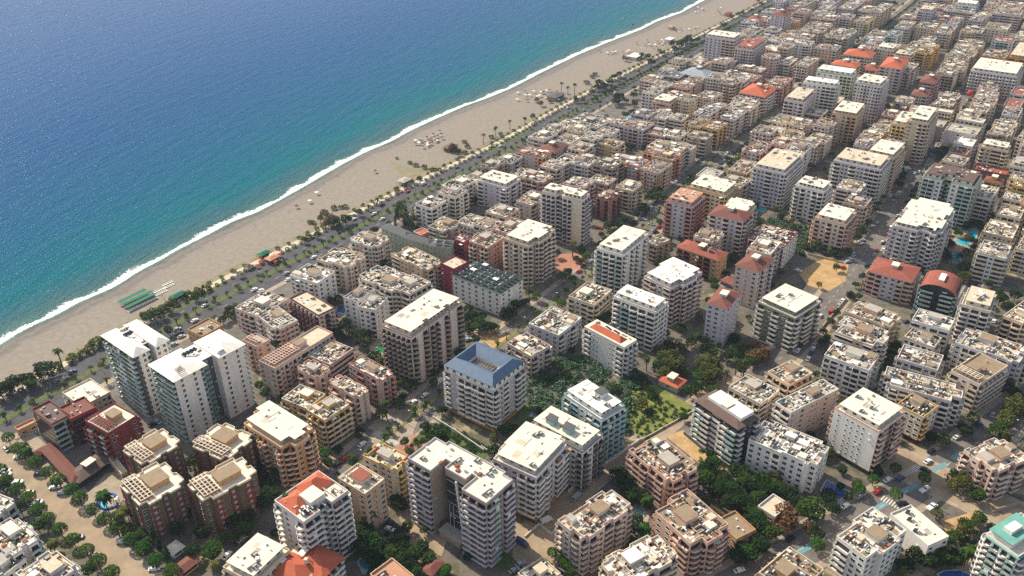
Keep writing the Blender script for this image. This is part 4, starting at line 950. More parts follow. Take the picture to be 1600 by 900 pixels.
Bd(1104, 474, 1136, 482, 1158, 457, 8, 'lilac', trim='lilac', roof='hip', hipc='rust', F='wn.nw', Sp='wwn', label='slim lavender tower with a dark red hip roof', short='slim lavender tower', cat=TW)
Bd(1152, 414, 1186, 427, 1208, 405, 8, 'blush', trim='lilac', roof='hip', hipc='rust', F='wbw', Sp='wnw', label='pale pink tower with reddish brown hip roof, taller twin of the lavender one', short='brown-roofed pink tower', cat=TW)
# ---- tile F
T(800, 675, 4)
Bd(722, 118, 985, 325, 1185, 225, 5, 'pink', trim='pink', rc='hazel', poly=STEP, F='cbrb', Sp='bbwbb', label='salmon pink block with brown dusty roof above the blue pool', short='salmon pink block')
Bd(870, 478, 1150, 742, 1380, 610, 5, 'pink', trim='pink', rc='hazel', poly=ZIG, F='cbbc', Sp='bwwbb', label='salmon pink block with dusty roof and an orange-brown deck, below its twin', short='lower salmon block')
Bd(295, 560, 445, 700, 750, 470, 6, 'blush', trim='blush', rc='sand', poly=STEP, F='bwrbwb', Sp='cbw', label='pale pink block with crowded roof terraces by the sandy junction', short='crowded pale pink block')
Bd(530, 810, 700, 975, 1062, 790, 6, 'blush', trim='cream', rc='chalk', poly=SCAL, F='bwbwb', Sp='cwc', label='scalloped block with a blue-white painted roof patch at the lower edge', short='scalloped lower block')
Bd(40, 890, 150, 1000, 300, 890, 4, 'cream', F='bb', Sp='bb')
Bd(1295, 560, 1400, 690, 1500, 612, 2, 'tan', roof='flat', rc='hazel', F='ww', Sp='ww', label='low brown-roofed building beside the lower salmon block')
T(0, 0, 1)
Bd(1170, 688, 1273, 733, 1298, 697, 5, 'white', trim='white', rc='chalk', dens=1.5, poly=STEP, F='ww', Sp='wtwbtwtw', label='white block with arched windows and a roof crowded with solar heaters', short='white heater-roofed block')
Bd(1180, 896, 1238, 930, 1292, 892, 3, 'tan', rc='hazel', F='bb', Sp='bb')
Bd(1182, 792, 1210, 808, 1236, 790, 2, 'tan', rc='sand', F='ww', Sp='ww', roof='flat')
# ---- tile G/H
Bd(1309, 631, 1373, 663, 1413, 637, 9, 'white', trim='pink', roof='slab', rc='pale', F='brzbb', Sp='nWW.', label='white tower with a flat cream roof slab and pink and glass balconies', short='cream-slab white tower', cat=TW, ped='green')
T(1200, 675, 4)
Bd(1222, 118, 1420, 262, 1640, 170, 5, 'pink', trim='blush', poly=STEP, F='bcwcb', Sp='wcncw', label='pink ornate block at the right edge by the blue bike lane', short='pink ornate block')
Bd(385, 640, 640, 800, 910, 640, 5, 'white', trim='white', rc='pale', poly=ZIG, F='ww.www', Sp='bbw', label='big white stepped block covered in solar heaters at the lower right', short='big white stepped block', dens=1.1)
Bd(780, 520, 1000, 730, 1110, 655, 3, 'white', roof='flat', rc='pale', F='w.w', Sp='....', label='plain white hall with a bare flat roof near the dirt lot', short='plain white hall', dens=.2, pent=False)
Bd(1400, 650, 1570, 810, 1740, 640, 7, 'white', trim='white', roof='flat', rc='pale', F='cccc', Sp='cgcg', label='white and turquoise hotel with round balconies in the lower right corner', short='turquoise hotel', extra=x_teal, cat=HO, pent=False, dens=.2)
T(1200, 450, 4)
Bd(-40, 60, 172, 152, 320, 60, 7, 'olive', trim='white', roof='slab', rc='pale', F='bwb', Sp='bwbwb', label='grey-green block with pale roof and yellow rear wall by the parking street', short='grey-green parking-side block')
Bd(490, 150, 752, 262, 832, 182, 5, 'peach', trim='cream', poly=STEP, rc='sand')
Bd(395, 268, 690, 385, 778, 288, 5, 'peach', trim='white', poly=ZIG)
Bd(350, 425, 628, 522, 692, 432, 6, 'white', trim='white', F='wwb', Sp='brwbbr', rc='pale', label='white block with balconies, first of three joined blocks', short='three joined blocks')
Bd(895, 205, 1128, 272, 1170, 198, 5, 'white', rc='chalk', F='ww', Sp='rwbr')
Bd(860, 310, 1040, 382, 1075, 318, 4, 'white', rc='chalk')
Bd(805, 445, 1058, 520, 1096, 428, 4, 'lilac', trim='white', F='wb', Sp='bwb')
Bd(702, 600, 1195, 722, 1232, 618, 5, 'lilac', trim='white', rc='sand', F='bb', Sp='bwbrwbwb', poly=ZIG, label='long pale lilac block stepping down beside the white tower', short='long pale lilac block')
Bd(1145, 522, 1322, 612, 1495, 492, 5, 'blush', trim='cream', roof='perg', rc='hazel', F='bbbb', Sp='bwb', label='block with brown roof and long beamed parapet, above a tree-shaded yard', short='brown-decked block')
Bd(1160, 345, 1555, 480, 1640, 380, 5, 'lilac', trim='white', poly=STEP, F='bwb', Sp='bbwwbbw')
Bd(785, 730, 960, 800, 1085, 745, 5, 'cream', trim='yellow', F='bww', Sp='ww', rc='hazel', ped='red', label='cream block with a red ground-floor band beside the street corner', short='red-based cream block')
Bd(45, 718, 143, 785, 440, 638, 6, 'blush', trim='white', rc='ash', F='n.w.n', Sp='bb', label='pale block with plain pierced side wall and narrow cluttered roof', short='pierced-wall block')
Bd(-140, 640, 0, 705, 70, 640, 5, 'blush')
# right edge of the frame
Bd(1500, 180, 1600, 240, 1700, 120, 6, 'peach', trim='cream', F='ccc', Sp='cc')
Bd(1230, 75, 1385, 112, 1425, 22, 7, 'cream', trim='white', roof='slab', F='bwb', Sp='cbc', label='cream tower with a stepped pale roof right of the barrel-roofed block', short='stepped cream tower')
Bd(1500, 700, 1600, 760, 1720, 620, 5, 'blush') if False else None
Bd(1545, 420, 1640, 480, 1760, 380, 4, 'cream')
# ---- tile J
T(400, 225, 4)
Bd(215, 825, 385, 878, 492, 802, 5, 'white', trim='white', rc='chalk', roof='clut', F='www', Sp='wbw', dens=.5, label='bright white block beside the seafront boulevard', short='bright white seafront block')
Bd(395, 722, 575, 790, 682, 702, 5, 'blush', trim='cream', poly=STEP)
Bd(590, 602, 745, 660, 832, 592, 5, 'blush', trim='white', poly=SCAL)
Bd(850, 692, 1060, 800, 1172, 742, 5, 'peach', trim='cream', poly=STEP)
Bd(632, 835, 880, 940, 1022, 852, 5, 'cream', trim='white', poly=SCAL)
Bd(790, 520, 935, 585, 975, 560, 5, 'green', roof='hip', hipc='slate', F='nnn', Sp='nnnnnn', label='grey curved hotel wing with slate roof, nearest the boulevard', cat=HO, c_th_A_B=None)
Bd(935, 585, 1085, 632, 1110, 605, 5, 'green', roof='hip', hipc='slate', F='nn', Sp='nnnnnn', label='grey curved hotel wing with slate roof, middle of three', cat=HO, short='slate-roofed grey hotel')
Bd(1085, 635, 1215, 648, 1235, 605, 5, 'green', roof='none', F='nn', Sp='nnnnn', label='grey hotel wing with dark solar panels next to the magenta block', cat=HO, extra=lambda root, rf, wall, x0, x1, y0, y1, H, P: (hip(rf, x0-.5, x1+.5, y0-.5, y1+.5, H, 1.2, 'roof_slate'), x_panels(root, rf, wall, x0, x1, y0, y1, H-1, P)))
Bd(1222, 595, 1300, 622, 1352, 590, 5, 'magenta', trim='magenta', rc='pale', F='w.w', Sp='bb', label='magenta block with cluttered roof at the end of the grey hotel', short='magenta block')
Bd(1340, 605, 1385, 618, 1425, 570, 4, 'dark', trim='white', roof='flat', rc='slate', F='rrr', Sp='ww')
Bd(1162, 748, 1236, 792, 1316, 742, 6, 'magenta', trim='magenta', roof='flat', rc='sand', F='w', Sp='n.n', dens=.3, label='magenta stair tower with a plain sand-coloured roof', short='magenta stair tower', pent=False)
Bd(1000, 378, 1098, 412, 1185, 360, 5, 'white', trim='white', F='bwb', Sp='bwb')
Bd(1135, 302, 1238, 338, 1322, 297, 6, 'white', trim='cream', F='bwb', Sp='bwb')
Bd(1388, 208, 1560, 245, 1650, 200, 6, 'lilac', trim='white', roof='slab', rc='pale', F='bwb', Sp='bwnwb', label='pale lilac block with cream roof overlooking the boulevard bend', short='pale lilac boulevard block')
Bd(1250, 495, 1345, 522, 1430, 465, 4, 'white')
Bd(1370, 505, 1480, 545, 1540, 495, 5, 'white', trim='blush')
Bd(1440, 425, 1560, 465, 1640, 412, 4, 'cream')
Bd(975, 540, 1020, 562, 1095, 560, 1, 'orange', roof='flat', rc='terracotta', F='w', Sp='w', label='low orange flat-roofed shed behind the grey curved hotel', name='shed', cat='shed', group='small houses')
# ---- tile K
T(800, 225, 4)
Bd(182, 285, 440, 312, 492, 283, 12, 'cream', trim='lilac', roof='slab', rc='pale', poly=[(0, 0), (1, 0), (1, 1), (0, 1), (0, .68), (.35, .6), (.35, .55), (0, .45)], F='ccc', Sp='cc..ccc', label='cream tower with a deep V-shaped notch and stacks of round balconies', short='V-notched cream tower', cat=TW)
Bd(-62, 562, 118, 612, 280, 520, 10, 'beige', trim='blush', roof='slab', rc='pale', poly=ZIG, F='cwrcbc', Sp='cwcwc', label='beige tower with rounded balconies and cream roof beside the small square', short='beige square-side tower', cat=TW)
Bd(548, 625, 690, 668, 836, 545, 10, 'white', trim='white', roof='slab', rc='pale', F='cw.cw', Sp='gccg', label='white tower with curved blue-tinted corner and pale yellow roof', short='curved-corner white tower', cat=TW)
Bd(985, 335, 1130, 368, 1192, 302, 9, 'lilac', trim='rose', roof='slab', rc='clay', F='cbc', Sp='bwwb', label='pinkish tower with a salmon coloured roof', short='salmon-roofed tower', cat=TW)
Bd(1130, 245, 1328, 305, 1392, 240, 6, 'cream', trim='yellow', roof='slab', rc='pale', F='bbb', Sp='bwwb')
Bd(1300, 240, 1400, 292, 1482, 235, 5, 'beige')
Bd(1228, 435, 1440, 482, 1512, 430, 8, 'lilac', trim='blush', roof='hip', hipc='rust', F='cbc', Sp='bwcwb', label='lilac tower with brown hip roof and white cupola hut', short='brown-hipped lilac tower', cat=TW)
Bd(508, 325, 610, 352, 692, 312, 5, 'rose', trim='maroon', poly=SCAL, F='ccc', Sp='ccc', label='rounded maroon and rose block behind the V-notched tower', short='rounded maroon block')
Bd(645, 275, 745, 292, 812, 242, 5, 'blush')
Bd(272, 112, 490, 138, 532, 97, 5, 'lilac', trim='white', F='bb', Sp='wbwbw')
Bd(20, 52, 190, 82, 262, 50, 5, 'blush', trim='orange')
Bd(-20, 185, 165, 250, 272, 212, 5, 'rose', trim='blush', poly=STEP)
Bd(600, 102, 800, 142, 852, 102, 5, 'lilac', trim='white', F='bb', Sp='bwbwb')
Bd(825, 152, 910, 192, 982, 132, 5, 'cream', trim='lilac')
Bd(840, 22, 1040, 62, 1105, 12, 5, 'cream')
Bd(870, 75, 1000, 105, 1050, 75, 5, 'yellow', trim='cream')
Bd(1040, 642, 1290, 730, 1342, 682, 5, 'tan', trim='maroon', roof='hip', hipc='redtile', F='w.w', Sp='bbwbbw', label='ochre block with red roof and rows of solar panels', short='red-roofed ochre block', extra=lambda root, rf, wall, x0, x1, y0, y1, H, P: x_panels(root, rf, wall, x0+2, x1-2, y0+4, y1-8, H, P))
Bd(835, 612, 905, 642, 992, 602, 4, 'taupe')
Bd(1300, 850, 1400, 890, 1450, 870, 3, 'maroon', roof='hip', hipc='rust')
# ---- tile L
T(1200, 225, 4)
Bd(-82, 122, 95, 160, 222, 62, 10, 'lilac', trim='white', roof='slab', rc='sand', F='bbbbb', Sp='bwwb', label='long grey-white tower with sand-coloured roof and continuous balconies', short='sand-roofed balcony tower', cat=TW)
Bd(175, 230, 330, 272, 405, 240, 8, 'white', trim='white', roof='slab', rc='pale', F='bb', Sp='ccwcc', label='white tower with a curved end of stacked balconies', short='curved-end white tower', cat=TW)
Bd(415, 80, 690, 132, 772, 75, 10, 'lilac', trim='white', roof='slab', rc='sand', F='bbb', Sp='cwcwbb', label='wide white tower with sea-blue balcony glass and three roof blocks', short='wide blue-balconied tower', cat=TW)
Bd(650, 28, 770, 72, 838, 5, 10, 'beige', trim='blush', roof='slab', rc='pale', F='bbbb', Sp='ww', label='beige tower with a broad cream roof adjoining the wide one', short='cream-roofed beige tower', cat=TW)
Bd(312, 435, 478, 482, 545, 412, 7, 'cream', trim='pink', roof='slab', rc='pale', F='cbc', Sp='bwcwb', label='cream block with a raised roof box behind the parking street', short='cream roof-box block')
Bd(465, 365, 590, 400, 655, 350, 5, 'peach', trim='blush')
Bd(-125, 590, 98, 650, 190, 556, 5, 'white', trim='red', roof='clut', F='wtwtw', Sp='bbwb', dens=1.2, label='white block with red-rimmed balconies beside the vacant lot', short='red-rimmed white block')
Bd(800, 482, 1072, 552, 1172, 385, 9, 'lilac', trim='white', roof='slab', rc='pale', poly=STEP, F='b..bb', Sp='bwrwbwc', label='big pale lilac tower with stepped cream roof and maroon side', short='stepped-roof lilac tower', cat=TW)
Bd(998, 175, 1280, 250, 1322, 180, 11, 'white', trim='green', roof='slab', rc='umber', poly=UNS, F='bb', Sp='ggw.wgg', label='white twin-slab tower with brown roof caps by the turquoise pool', short='brown-capped twin slab', cat=TW)
T(1200, 350, 5.2933)
Bd(838, 388, 1190, 482, 1255, 362, 5, 'lilac', trim='pink', roof='hip', hipc='redtile', F='bbb', Sp='rbwwbr', label='pink and grey block under a bright red tiled roof', short='bright red-roofed block', hiph=2.4)
Bd(1278, 500, 1548, 572, 1590, 460, 6, 'dark', trim='white', roof='none', F='ggg', Sp='gg.gg', label='black glass block with a red barrel-vault roof', short='barrel-roofed black block', extra=x_barrel)
T(1380, 250, 4.5)
Bd(835, 268, 985, 300, 1015, 260, 5, 'cream', trim='white')
Bd(800, 382, 962, 420, 995, 345, 5, 'cream', trim='cream')
Bd(702, 505, 900, 560, 955, 470, 5, 'beige', trim='cream')
Bd(660, 655, 860, 700, 905, 610, 6, 'white', trim='cream', rc='chalk')
Bd(622, 240, 740, 290, 802, 212, 6, 'cream', trim='white')
Bd(628, 70, 868, 108, 885, 75, 3, 'maroon', roof='flat', rc='redtile', F='ww', Sp='wwww', label='long low red-roofed market building near the right edge', short='long red-roofed building')
Bd(710, 140, 820, 170, 850, 140, 3, 'yellow', roof='hip', hipc='rust')
Bd(900, 180, 1000, 200, 1050, 160, 5, 'yellow')
Bd(880, 130, 1000, 150, 1050, 110, 5, 'cream')
Bd(960, 620, 1060, 680, 1120, 560, 5, 'cream') 
Bd(990, 500, 1080, 530, 1120, 470, 5, 'peach')
# ---- M: z(1080,20,9)
T(1080, 20, 9)
Bd(230, 303, 620, 345, 692, 282, 10, 'lilac', trim='blush', roof='slab', rc='pale', F='bb', Sp='wwwwbcc', label='broad lilac tower beside the far boulevard', short='broad lilac boulevard tower', cat=TW)
Bd(655, 465, 880, 492, 1022, 372, 9, 'blush', trim='lilac', roof='slab', rc='redtile', F='bbb', Sp='cwb', label='tower with a flat brick-red roof beside the broad lilac one', short='brick-red-topped tower', cat=TW)
Bd(735, 252, 940, 285, 1000, 220, 5, 'green', trim='white')
T(1200, 0, 6.925)
Bd(28, 162, 175, 172, 262, 122, 10, 'lilac', trim='blush', roof='hip', hipc='rust', F='bbb', Sp='nWn', label='distant lilac tower with dark red hip roof', short='far lilac tower', cat=TW)
Bd(275, 130, 370, 150, 480, 112, 7, 'pink', trim='blush')
Bd(330, 335, 590, 372, 700, 262, 5, 'cream', trim='blush', poly=STEP)
Bd(480, 152, 690, 175, 722, 132, 5, 'white', trim='lilac')
Bd(715, 192, 900, 212, 942, 162, 5, 'cream', trim='lilac')
Bd(610, 402, 850, 442, 962, 332, 5, 'taupe', trim='cream', poly=SCAL)
Bd(505, 525, 745, 548, 792, 502, 5, 'peach', trim='lilac')
Bd(20, 452, 470, 492, 495, 442, 5, 'white', rc='pale')
Bd(820, 592, 1120, 622, 1162, 562, 6, 'cream', roof='hip', hipc='terracotta')
Bd(690, 692, 955, 735, 1000, 690, 7, 'peach', roof='hip', hipc='terracotta')
Bd(1040, 415, 1240, 440, 1330, 350, 6, 'teal', trim='white', rc='clay')
Bd(1270, 390, 1400, 410, 1450, 340, 6, 'white', trim='teal')
Bd(940, 240, 1080, 262, 1160, 185, 5, 'cream', trim='yellow')
Bd(130, 690, 240, 710, 310, 640, 4, 'taupe'); Bd(300, 700, 430, 730, 540, 640, 5, 'blush')
Bd(0, 590, 90, 605, 120, 560, 5, 'rose')
Bd(60, 15, 170, 25, 240, -20, 8, 'white', trim='lilac'); Bd(300, 40, 420, 60, 520, 0, 5, 'green'); Bd(560, 40, 700, 60, 790, -10, 6, 'lilac')
Bd(780, 90, 930, 110, 1040, 10, 6, 'lilac', trim='blush'); Bd(1010, 120, 1140, 145, 1160, 80, 5, 'taupe'); Bd(1150, 120, 1240, 145, 1310, 50, 6, 'blush')
T(1400, 0, 6.925)
Bd(-175, 728, 52, 735, 145, 635, 8, 'blush', trim='lilac', roof='hip', hipc='terracotta', label='pink-grey tower with an orange tiled roof above the white towers', short='orange-roofed far tower', cat=TW)
T(1200, 80, 6)
Bd(345, 275, 640, 295, 668, 262, 12, 'white', trim='white', roof='slab', rc='chalk', F='bb', Sp='wnwwbbb', label='front one of two white slab towers with long flat white roofs', short='front white slab tower', cat=TW)
Bd(465, 168, 785, 200, 832, 162, 12, 'white', trim='green', roof='slab', rc='chalk', F='bbb', Sp='wnwwbb', label='rear one of two white slab towers with long flat white roofs', short='rear white slab tower', cat=TW)
Bd(845, 262, 1052, 305, 1115, 245, 12, 'white', trim='lilac', roof='slab', rc='pale', F='bbb', Sp='wntb', label='bluish white tower with a pale yellow lower roof deck', short='bluish white tower', cat=TW)
Bd(620, 560, 832, 572, 905, 482, 9, 'beige', trim='tan', roof='slab', rc='pale', F='ww', Sp='c.wcb', label='beige tower with an ochre side wall in front of the white slabs', short='ochre-sided beige tower', cat=TW)
Bd(178, 432, 345, 450, 430, 352, 10, 'lilac', trim='blush', roof='slab', rc='sand', F='.w', Sp='cbwc', label='pinkish tower with jagged balconies left of the white slabs', short='jagged pinkish tower', cat=TW)
Bd(-50, 332, 120, 345, 238, 252, 5, 'pink', trim='rose'); Bd(-120, 390, -10, 405, 60, 330, 5, 'rose', trim='tan')
T(1400, 0, 6.925)
for q in ((170, 155, 460, 185, 505, 135, 'cream'), (265, 70, 525, 105, 565, 62, 'rose'), (520, 115, 842, 155, 885, 92, 'taupe'), (205, 295, 405, 322, 472, 262, 'beige'), (420, 355, 595, 375, 655, 282, 'blush'),
          (725, 345, 935, 365, 965, 302, 'taupe'), (965, 315, 1212, 335, 1235, 265, 'cream'), (0, 300, 150, 320, 200, 240, 'lilac'), (235, 470, 380, 490, 430, 410, 'blush'), (570, 255, 650, 275, 720, 195, 'lilac')):
    Bd(*q[:6], 5, q[6])
Bd(665, 22, 872, 42, 892, 10, 7, 'white', roof='slab', rc='chalk', trim='teal')
Bd(50, 545, 335, 605, 485, 490, 5, 'yellow', trim='yellow', poly=STEP, label='mustard yellow block with ragged roof in the far rows', short='mustard yellow block')
Bd(-60, 760, 130, 800, 240, 700, 5, 'taupe'); Bd(520, 605, 810, 645, 990, 455, 5, 'beige', poly=STEP); Bd(385, 785, 650, 835, 832, 655, 5, 'cream', trim='taupe', poly=ZIG)
Bd(265, 885, 435, 905, 485, 822, 6, 'rose', roof='hip', hipc='rust', trim='lilac')
Bd(812, 735, 1290, 790, 1395, 680, 7, 'lilac', trim='white', roof='slab', rc='pale', F='bb', Sp='cwcwcwc', label='wide pale grey slab block near the right edge, far rows', short='wide pale grey slab')
Bd(935, 605, 1180, 645, 1232, 560, 5, 'tan', trim='taupe'); Bd(1038, 445, 1272, 465, 1295, 412, 6, 'white', trim='teal', roof='flat', rc='redtile')
Bd(1038, 155, 1335, 175, 1385, 112, 6, 'blush', trim='lilac'); Bd(1108, 102, 1342, 125, 1395, 35, 6, 'cream')
Bd(1275, 585, 1420, 620, 1470, 480, 8, 'yellow', trim='orange', roof='slab', label='mustard tower with orange balconies at the right edge', short='mustard edge tower', cat=TW)
T(1400, 130, 6.925)
Bd(165, 125, 335, 135, 375, 82, 5, 'blush', roof='hip', hipc='rust', trim='lilac'); Bd(-40, 330, 110, 345, 190, 270, 4, 'rose', roof='hip', hipc='rust')
Bd(162, 375, 350, 398, 442, 262, 12, 'beige', trim='blush', roof='slab', rc='pale', F='bbbb', Sp='w.cb', label='tall beige tower with an orange vertical strip and bright roof', short='orange-striped tower', cat=TW)
Bd(-10, 410, 158, 425, 225, 320, 10, 'cream', trim='yellow', roof='slab', rc='pale', F='bb', Sp='cc')
Bd(375, 235, 592, 272, 722, 122, 5, 'taupe', trim='blush', poly=STEP); Bd(755, 295, 1015, 332, 1135, 112, 5, 'beige', trim='blush', poly=ZIG)
Bd(648, 385, 932, 442, 972, 402, 5, 'cream', trim='white', roof='flat'); Bd(545, 505, 862, 582, 905, 500, 5, 'lilac', trim='cream', roof='flat', F='bw', Sp='...w')
Bd(640, 660, 832, 700, 872, 602, 4, 'white', trim='lilac', roof='flat', rc='chalk'); Bd(380, 460, 500, 480, 560, 420, 4, 'pewter', roof='flat', rc='ash', F='..', Sp='...')
Bd(430, 300, 600, 330, 622, 302, 5, 'cream', roof='flat'); Bd(932, 652, 1192, 692, 1250, 645, 6, 'beige', trim='cream', roof='slab', rc='pale', F='bwb', Sp='cwrrc', label='beige block with a pinkish white roof in the right-hand rows', short='pinkish white-roofed block')
Bd(1000, 545, 1235, 602, 1312, 422, 5, 'taupe', trim='cream', poly=STEP); Bd(1172, 245, 1345, 275, 1375, 195, 4, 'blush', roof='flat', rc='redtile', F='ww', Sp='ww')
Bd(1250, 112, 1372, 142, 1405, 62, 4, 'cream', roof='flat', rc='redtile'); Bd(1140, 345, 1322, 372, 1372, 282, 5, 'lilac'); Bd(580, 745, 760, 790, 800, 720, 3, 'rose', roof='flat', rc='rust'); Bd(500, 830, 700, 900, 790, 830, 4, 'cream')
Bd(1330, 600, 1450, 640, 1500, 540, 5, 'cream')
# ---- z7: between boulevard and the cross avenue
T(900, 150, 5.293)
for q in ((-5, 205, 150, 292, 255, 205, 4, 'pewter', 'white'), (285, 228, 552, 292, 642, 232, 5, 'lilac', 'pink'), (658, 185, 752, 195, 795, 142, 5, 'blush', 'white'), (768, 192, 880, 205, 935, 162, 5, 'cream', 'white'),
          (172, 385, 300, 422, 422, 398, 5, 'yellow', 'cream'), (278, 535, 535, 600, 602, 540, 5, 'lilac', 'orange'), (550, 622, 662, 642, 792, 570, 5, 'blush', 'tan'), (575, 470, 845, 528, 862, 480, 5, 'blush', 'orange'),
          (-10, 525, 160, 560, 185, 510, 5, 'lilac', 'pink'), (820, 425, 955, 462, 975, 420, 4, 'cream', 'white'), (930, 335, 1085, 368, 1122, 322, 5, 'taupe', 'cream'), (1062, 262, 1180, 292, 1245, 228, 5, 'yellow', 'tan'),
          (1188, 178, 1300, 205, 1442, 112, 5, 'blush', 'lilac'), (955, 148, 1080, 172, 1255, 72, 5, 'cream', 'lilac'), (1400, 455, 1530, 492, 1610, 402, 5, 'blush', 'rose'), (1278, 615, 1420, 655, 1495, 560, 5, 'tan', 'cream'),
          (1230, 100, 1440, 125, 1530, 52, 5, 'cream', 'blush'), (98, 702, 260, 742, 335, 690, 4, 'taupe', 'blush'), (318, 765, 470, 792, 552, 732, 5, 'beige', 'cream'), (560, 310, 740, 340, 800, 290, 4, 'rose', 'cream'),
          (930, 245, 1030, 265, 1110, 200, 5, 'yellow', 'cream'), (740, 330, 860, 355, 930, 300, 4, 'cream', 'white')):
    Bd(*q[:7], q[7], trim=q[8])
T(800, 0, 4)
Bd(915, 478, 1055, 485, 1088, 452, 5, 'pewter', trim='white', roof='flat', rc='slate', F='b', Sp='wbwb', label='dark grey hotel with a bright orange end wall', short='orange-ended hotel', cat=HO, extra=lambda root, rf, wall, x0, x1, y0, y1, H, P: wall.box(x0-.2, x0+.8, y1-4, y1+.2, 0, H, 'plaster_orange'))
Bd(1090, 448, 1172, 500, 1245, 462, 5, 'pewter', trim='green', roof='hip', hipc='steel', F='bb', Sp='bw', cat=HO)
for q in ((1085, 375, 1200, 402, 1292, 392, 3, 'rose'), (1375, 425, 1540, 452, 1605, 432, 4, 'rose'), (1278, 468, 1480, 512, 1572, 482, 4, 'rose'), (1130, 600, 1230, 620, 1330, 590, 4, 'cream'), (1380, 615, 1490, 650, 1560, 615, 4, 'cream'), (880, 705, 960, 720, 1000, 695, 3, 'blush')):
    Bd(*q[:6], q[6], q[7], trim='blush')
Bd(1440, 575, 1580, 612, 1640, 552, 5, 'pink', roof='hip', hipc='terracotta')
# ------------------------------------------------------------------ trees, palms, hedges
R2 = random.Random(21)
def crown_mb(rx, rz, n, size, mname, seed, base=0, flat=.75, lump=.25):
    r = random.Random(seed); mb = MB(); k = mb.mi(mname)
    lumps = [(r.uniform(0, 2*pi), r.uniform(-.5, 1), r.uniform(.55, 1)) for _ in range(9)]
    for _ in range(n):
        a = r.uniform(0, 2*pi); cz = r.uniform(-.55, 1); s = sqrt(max(0, 1-cz*cz))
        f = 1+lump*(max(max(0, 1-((cos(a-la)*-1+1)*1.1+abs(cz-lz)*1.2))*w_ for la, lz, w_ in lumps))-lump*.6
        rad = (r.random()**.33)*f
        if r.random() < .55: rad = f*r.uniform(.82, 1.02)
        x, y, z = rx*rad*s*cos(a), rx*rad*s*sin(a), base+rz*rad*cz
        th, ph = r.uniform(0, 2*pi), r.uniform(-.9, .9); u = Vector((cos(th), sin(th), ph)).normalized(); v = u.cross(Vector((r.uniform(-.6, .6), r.uniform(-.6, .6), 1))).normalized()
        q = size*r.uniform(.6, 1.3); c = Vector((x, y, z)); i = len(mb.v)
        mb.v.extend([tuple(c-u*q), tuple(c+v*q*.7), tuple(c+u*q), tuple(c-v*q*.6)]); mb.f.append((i, i+1, i+2, i+3)); mb.m.append(k)
    return mb
def trunk_mb(h, r0, limbs, spread, seed):
    r = random.Random(seed); mb = MB(); mb.cyl(0, 0, 0, h, r0, r0*.7, 'bark', 7)
    for k in range(limbs):
        a = 2*pi*k/limbs+r.uniform(-.4, .4); mb.tube((0, 0, h*.85), (cos(a)*spread, sin(a)*spread, h+spread*r.uniform(.7, 1.2)), r0*.4, 'bark', 5)
    return mb
CROWN = {}
def kind_(key, name, leaf, rx, rz, n, size, hz, **k):
    CROWN[key] = (name, [crown_mb(rx, rz, n, size, leaf, 100*len(CROWN)+s, **k).mesh('crown') for s in range(3)], trunk_mb(hz, .22, 4, rx*.45, 3).mesh('trunk'), hz+rz*.55)
kind_('r', 'street_tree', 'leaf_bright', 1, .8, 800, .1, 1.0, lump=.12)
kind_('d', 'dark_tree', 'leaf_dark', 1, .85, 760, .12, .7, lump=.75)
kind_('g', 'green_tree', 'leaf', 1, .85, 760, .12, .7, lump=.7)
kind_('o', 'olive_tree', 'leaf_olive', 1, 1.0, 760, .11, .7, lump=.85)
kind_('n', 'brown_tree', 'leaf_brown', 1, .9, 480, .14, .7, lump=.6)
kind_('b', 'banana_plant', 'leaf_banana', 1, .6, 90, .26, .3, lump=.3)
kind_('c', 'cypress', 'leaf_dark', .5, 2.2, 420, .16, .3, lump=.2)
kind_('s', 'shrub', 'leaf_olive', 1, .6, 160, .2, .05, lump=.6)
kind_('h', 'round_shrub', 'leaf', 1, .75, 160, .2, .05, lump=.2)
def palm_mb(h, n, L, seed):
    r = random.Random(seed); t = MB(); lean = (r.uniform(-.4, .4), r.uniform(-.4, .4))
    for k in range(4): t.tube((lean[0]*k/4, lean[1]*k/4, h*k/4), (lean[0]*(k+1)/4, lean[1]*(k+1)/4, h*(k+1)/4+.1), .26-.02*k, 'bark', 6)
    c = MB(); kk = c.mi('leaf_olive' if seed % 3 == 0 else 'leaf')
    for j in range(n):
        a = 2*pi*j/n+r.uniform(-.2, .2); el = r.uniform(-.5, .9); lf = L*r.uniform(.8, 1.1); P = []
        for q in range(5):
            s_ = q/4; d = lf*s_*(1-.15*s_); z = h+lf*(sin(el)*s_*.75-.75*s_*s_); w_ = (.12+.5*sin(pi*min(1, s_*.9+.1)))*L/4
            P.append((d, z, w_))
        ca, sa = cos(a), sin(a)
        for q in range(4):
            (d0, z0, w0), (d1, z1, w1) = P[q], P[q+1]
            for sg in (-1, 1):
                i = len(c.v); dz0, dz1 = -.35*w0, -.35*w1
                c.v.extend([(lean[0]+d0*ca, lean[1]+d0*sa, z0), (lean[0]+d1*ca, lean[1]+d1*sa, z1), (lean[0]+d1*ca-sa*w1*sg, lean[1]+d1*sa+ca*w1*sg, z1+dz1), (lean[0]+d0*ca-sa*w0*sg, lean[1]+d0*sa+ca*w0*sg, z0+dz0)]); c.f.append((i, i+1, i+2, i+3)); c.m.append(kk)
    return t.mesh('trunk'), c.mesh('crown')
crown_low = {k: crown_mb(1, .85, 200, .22, m_, 77, lump=.4) for k, m_ in (('d', 'leaf_dark'), ('g', 'leaf'), ('o', 'leaf_olive'))}
PALM = {'p': [palm_mb(4.2, 16, 2.3, s) for s in range(3)], 'P': [palm_mb(9.5, 30, 4.2, s+5) for s in range(2)], 'q': [palm_mb(8.0, 18, 2.4, s+9) for s in range(3)]}
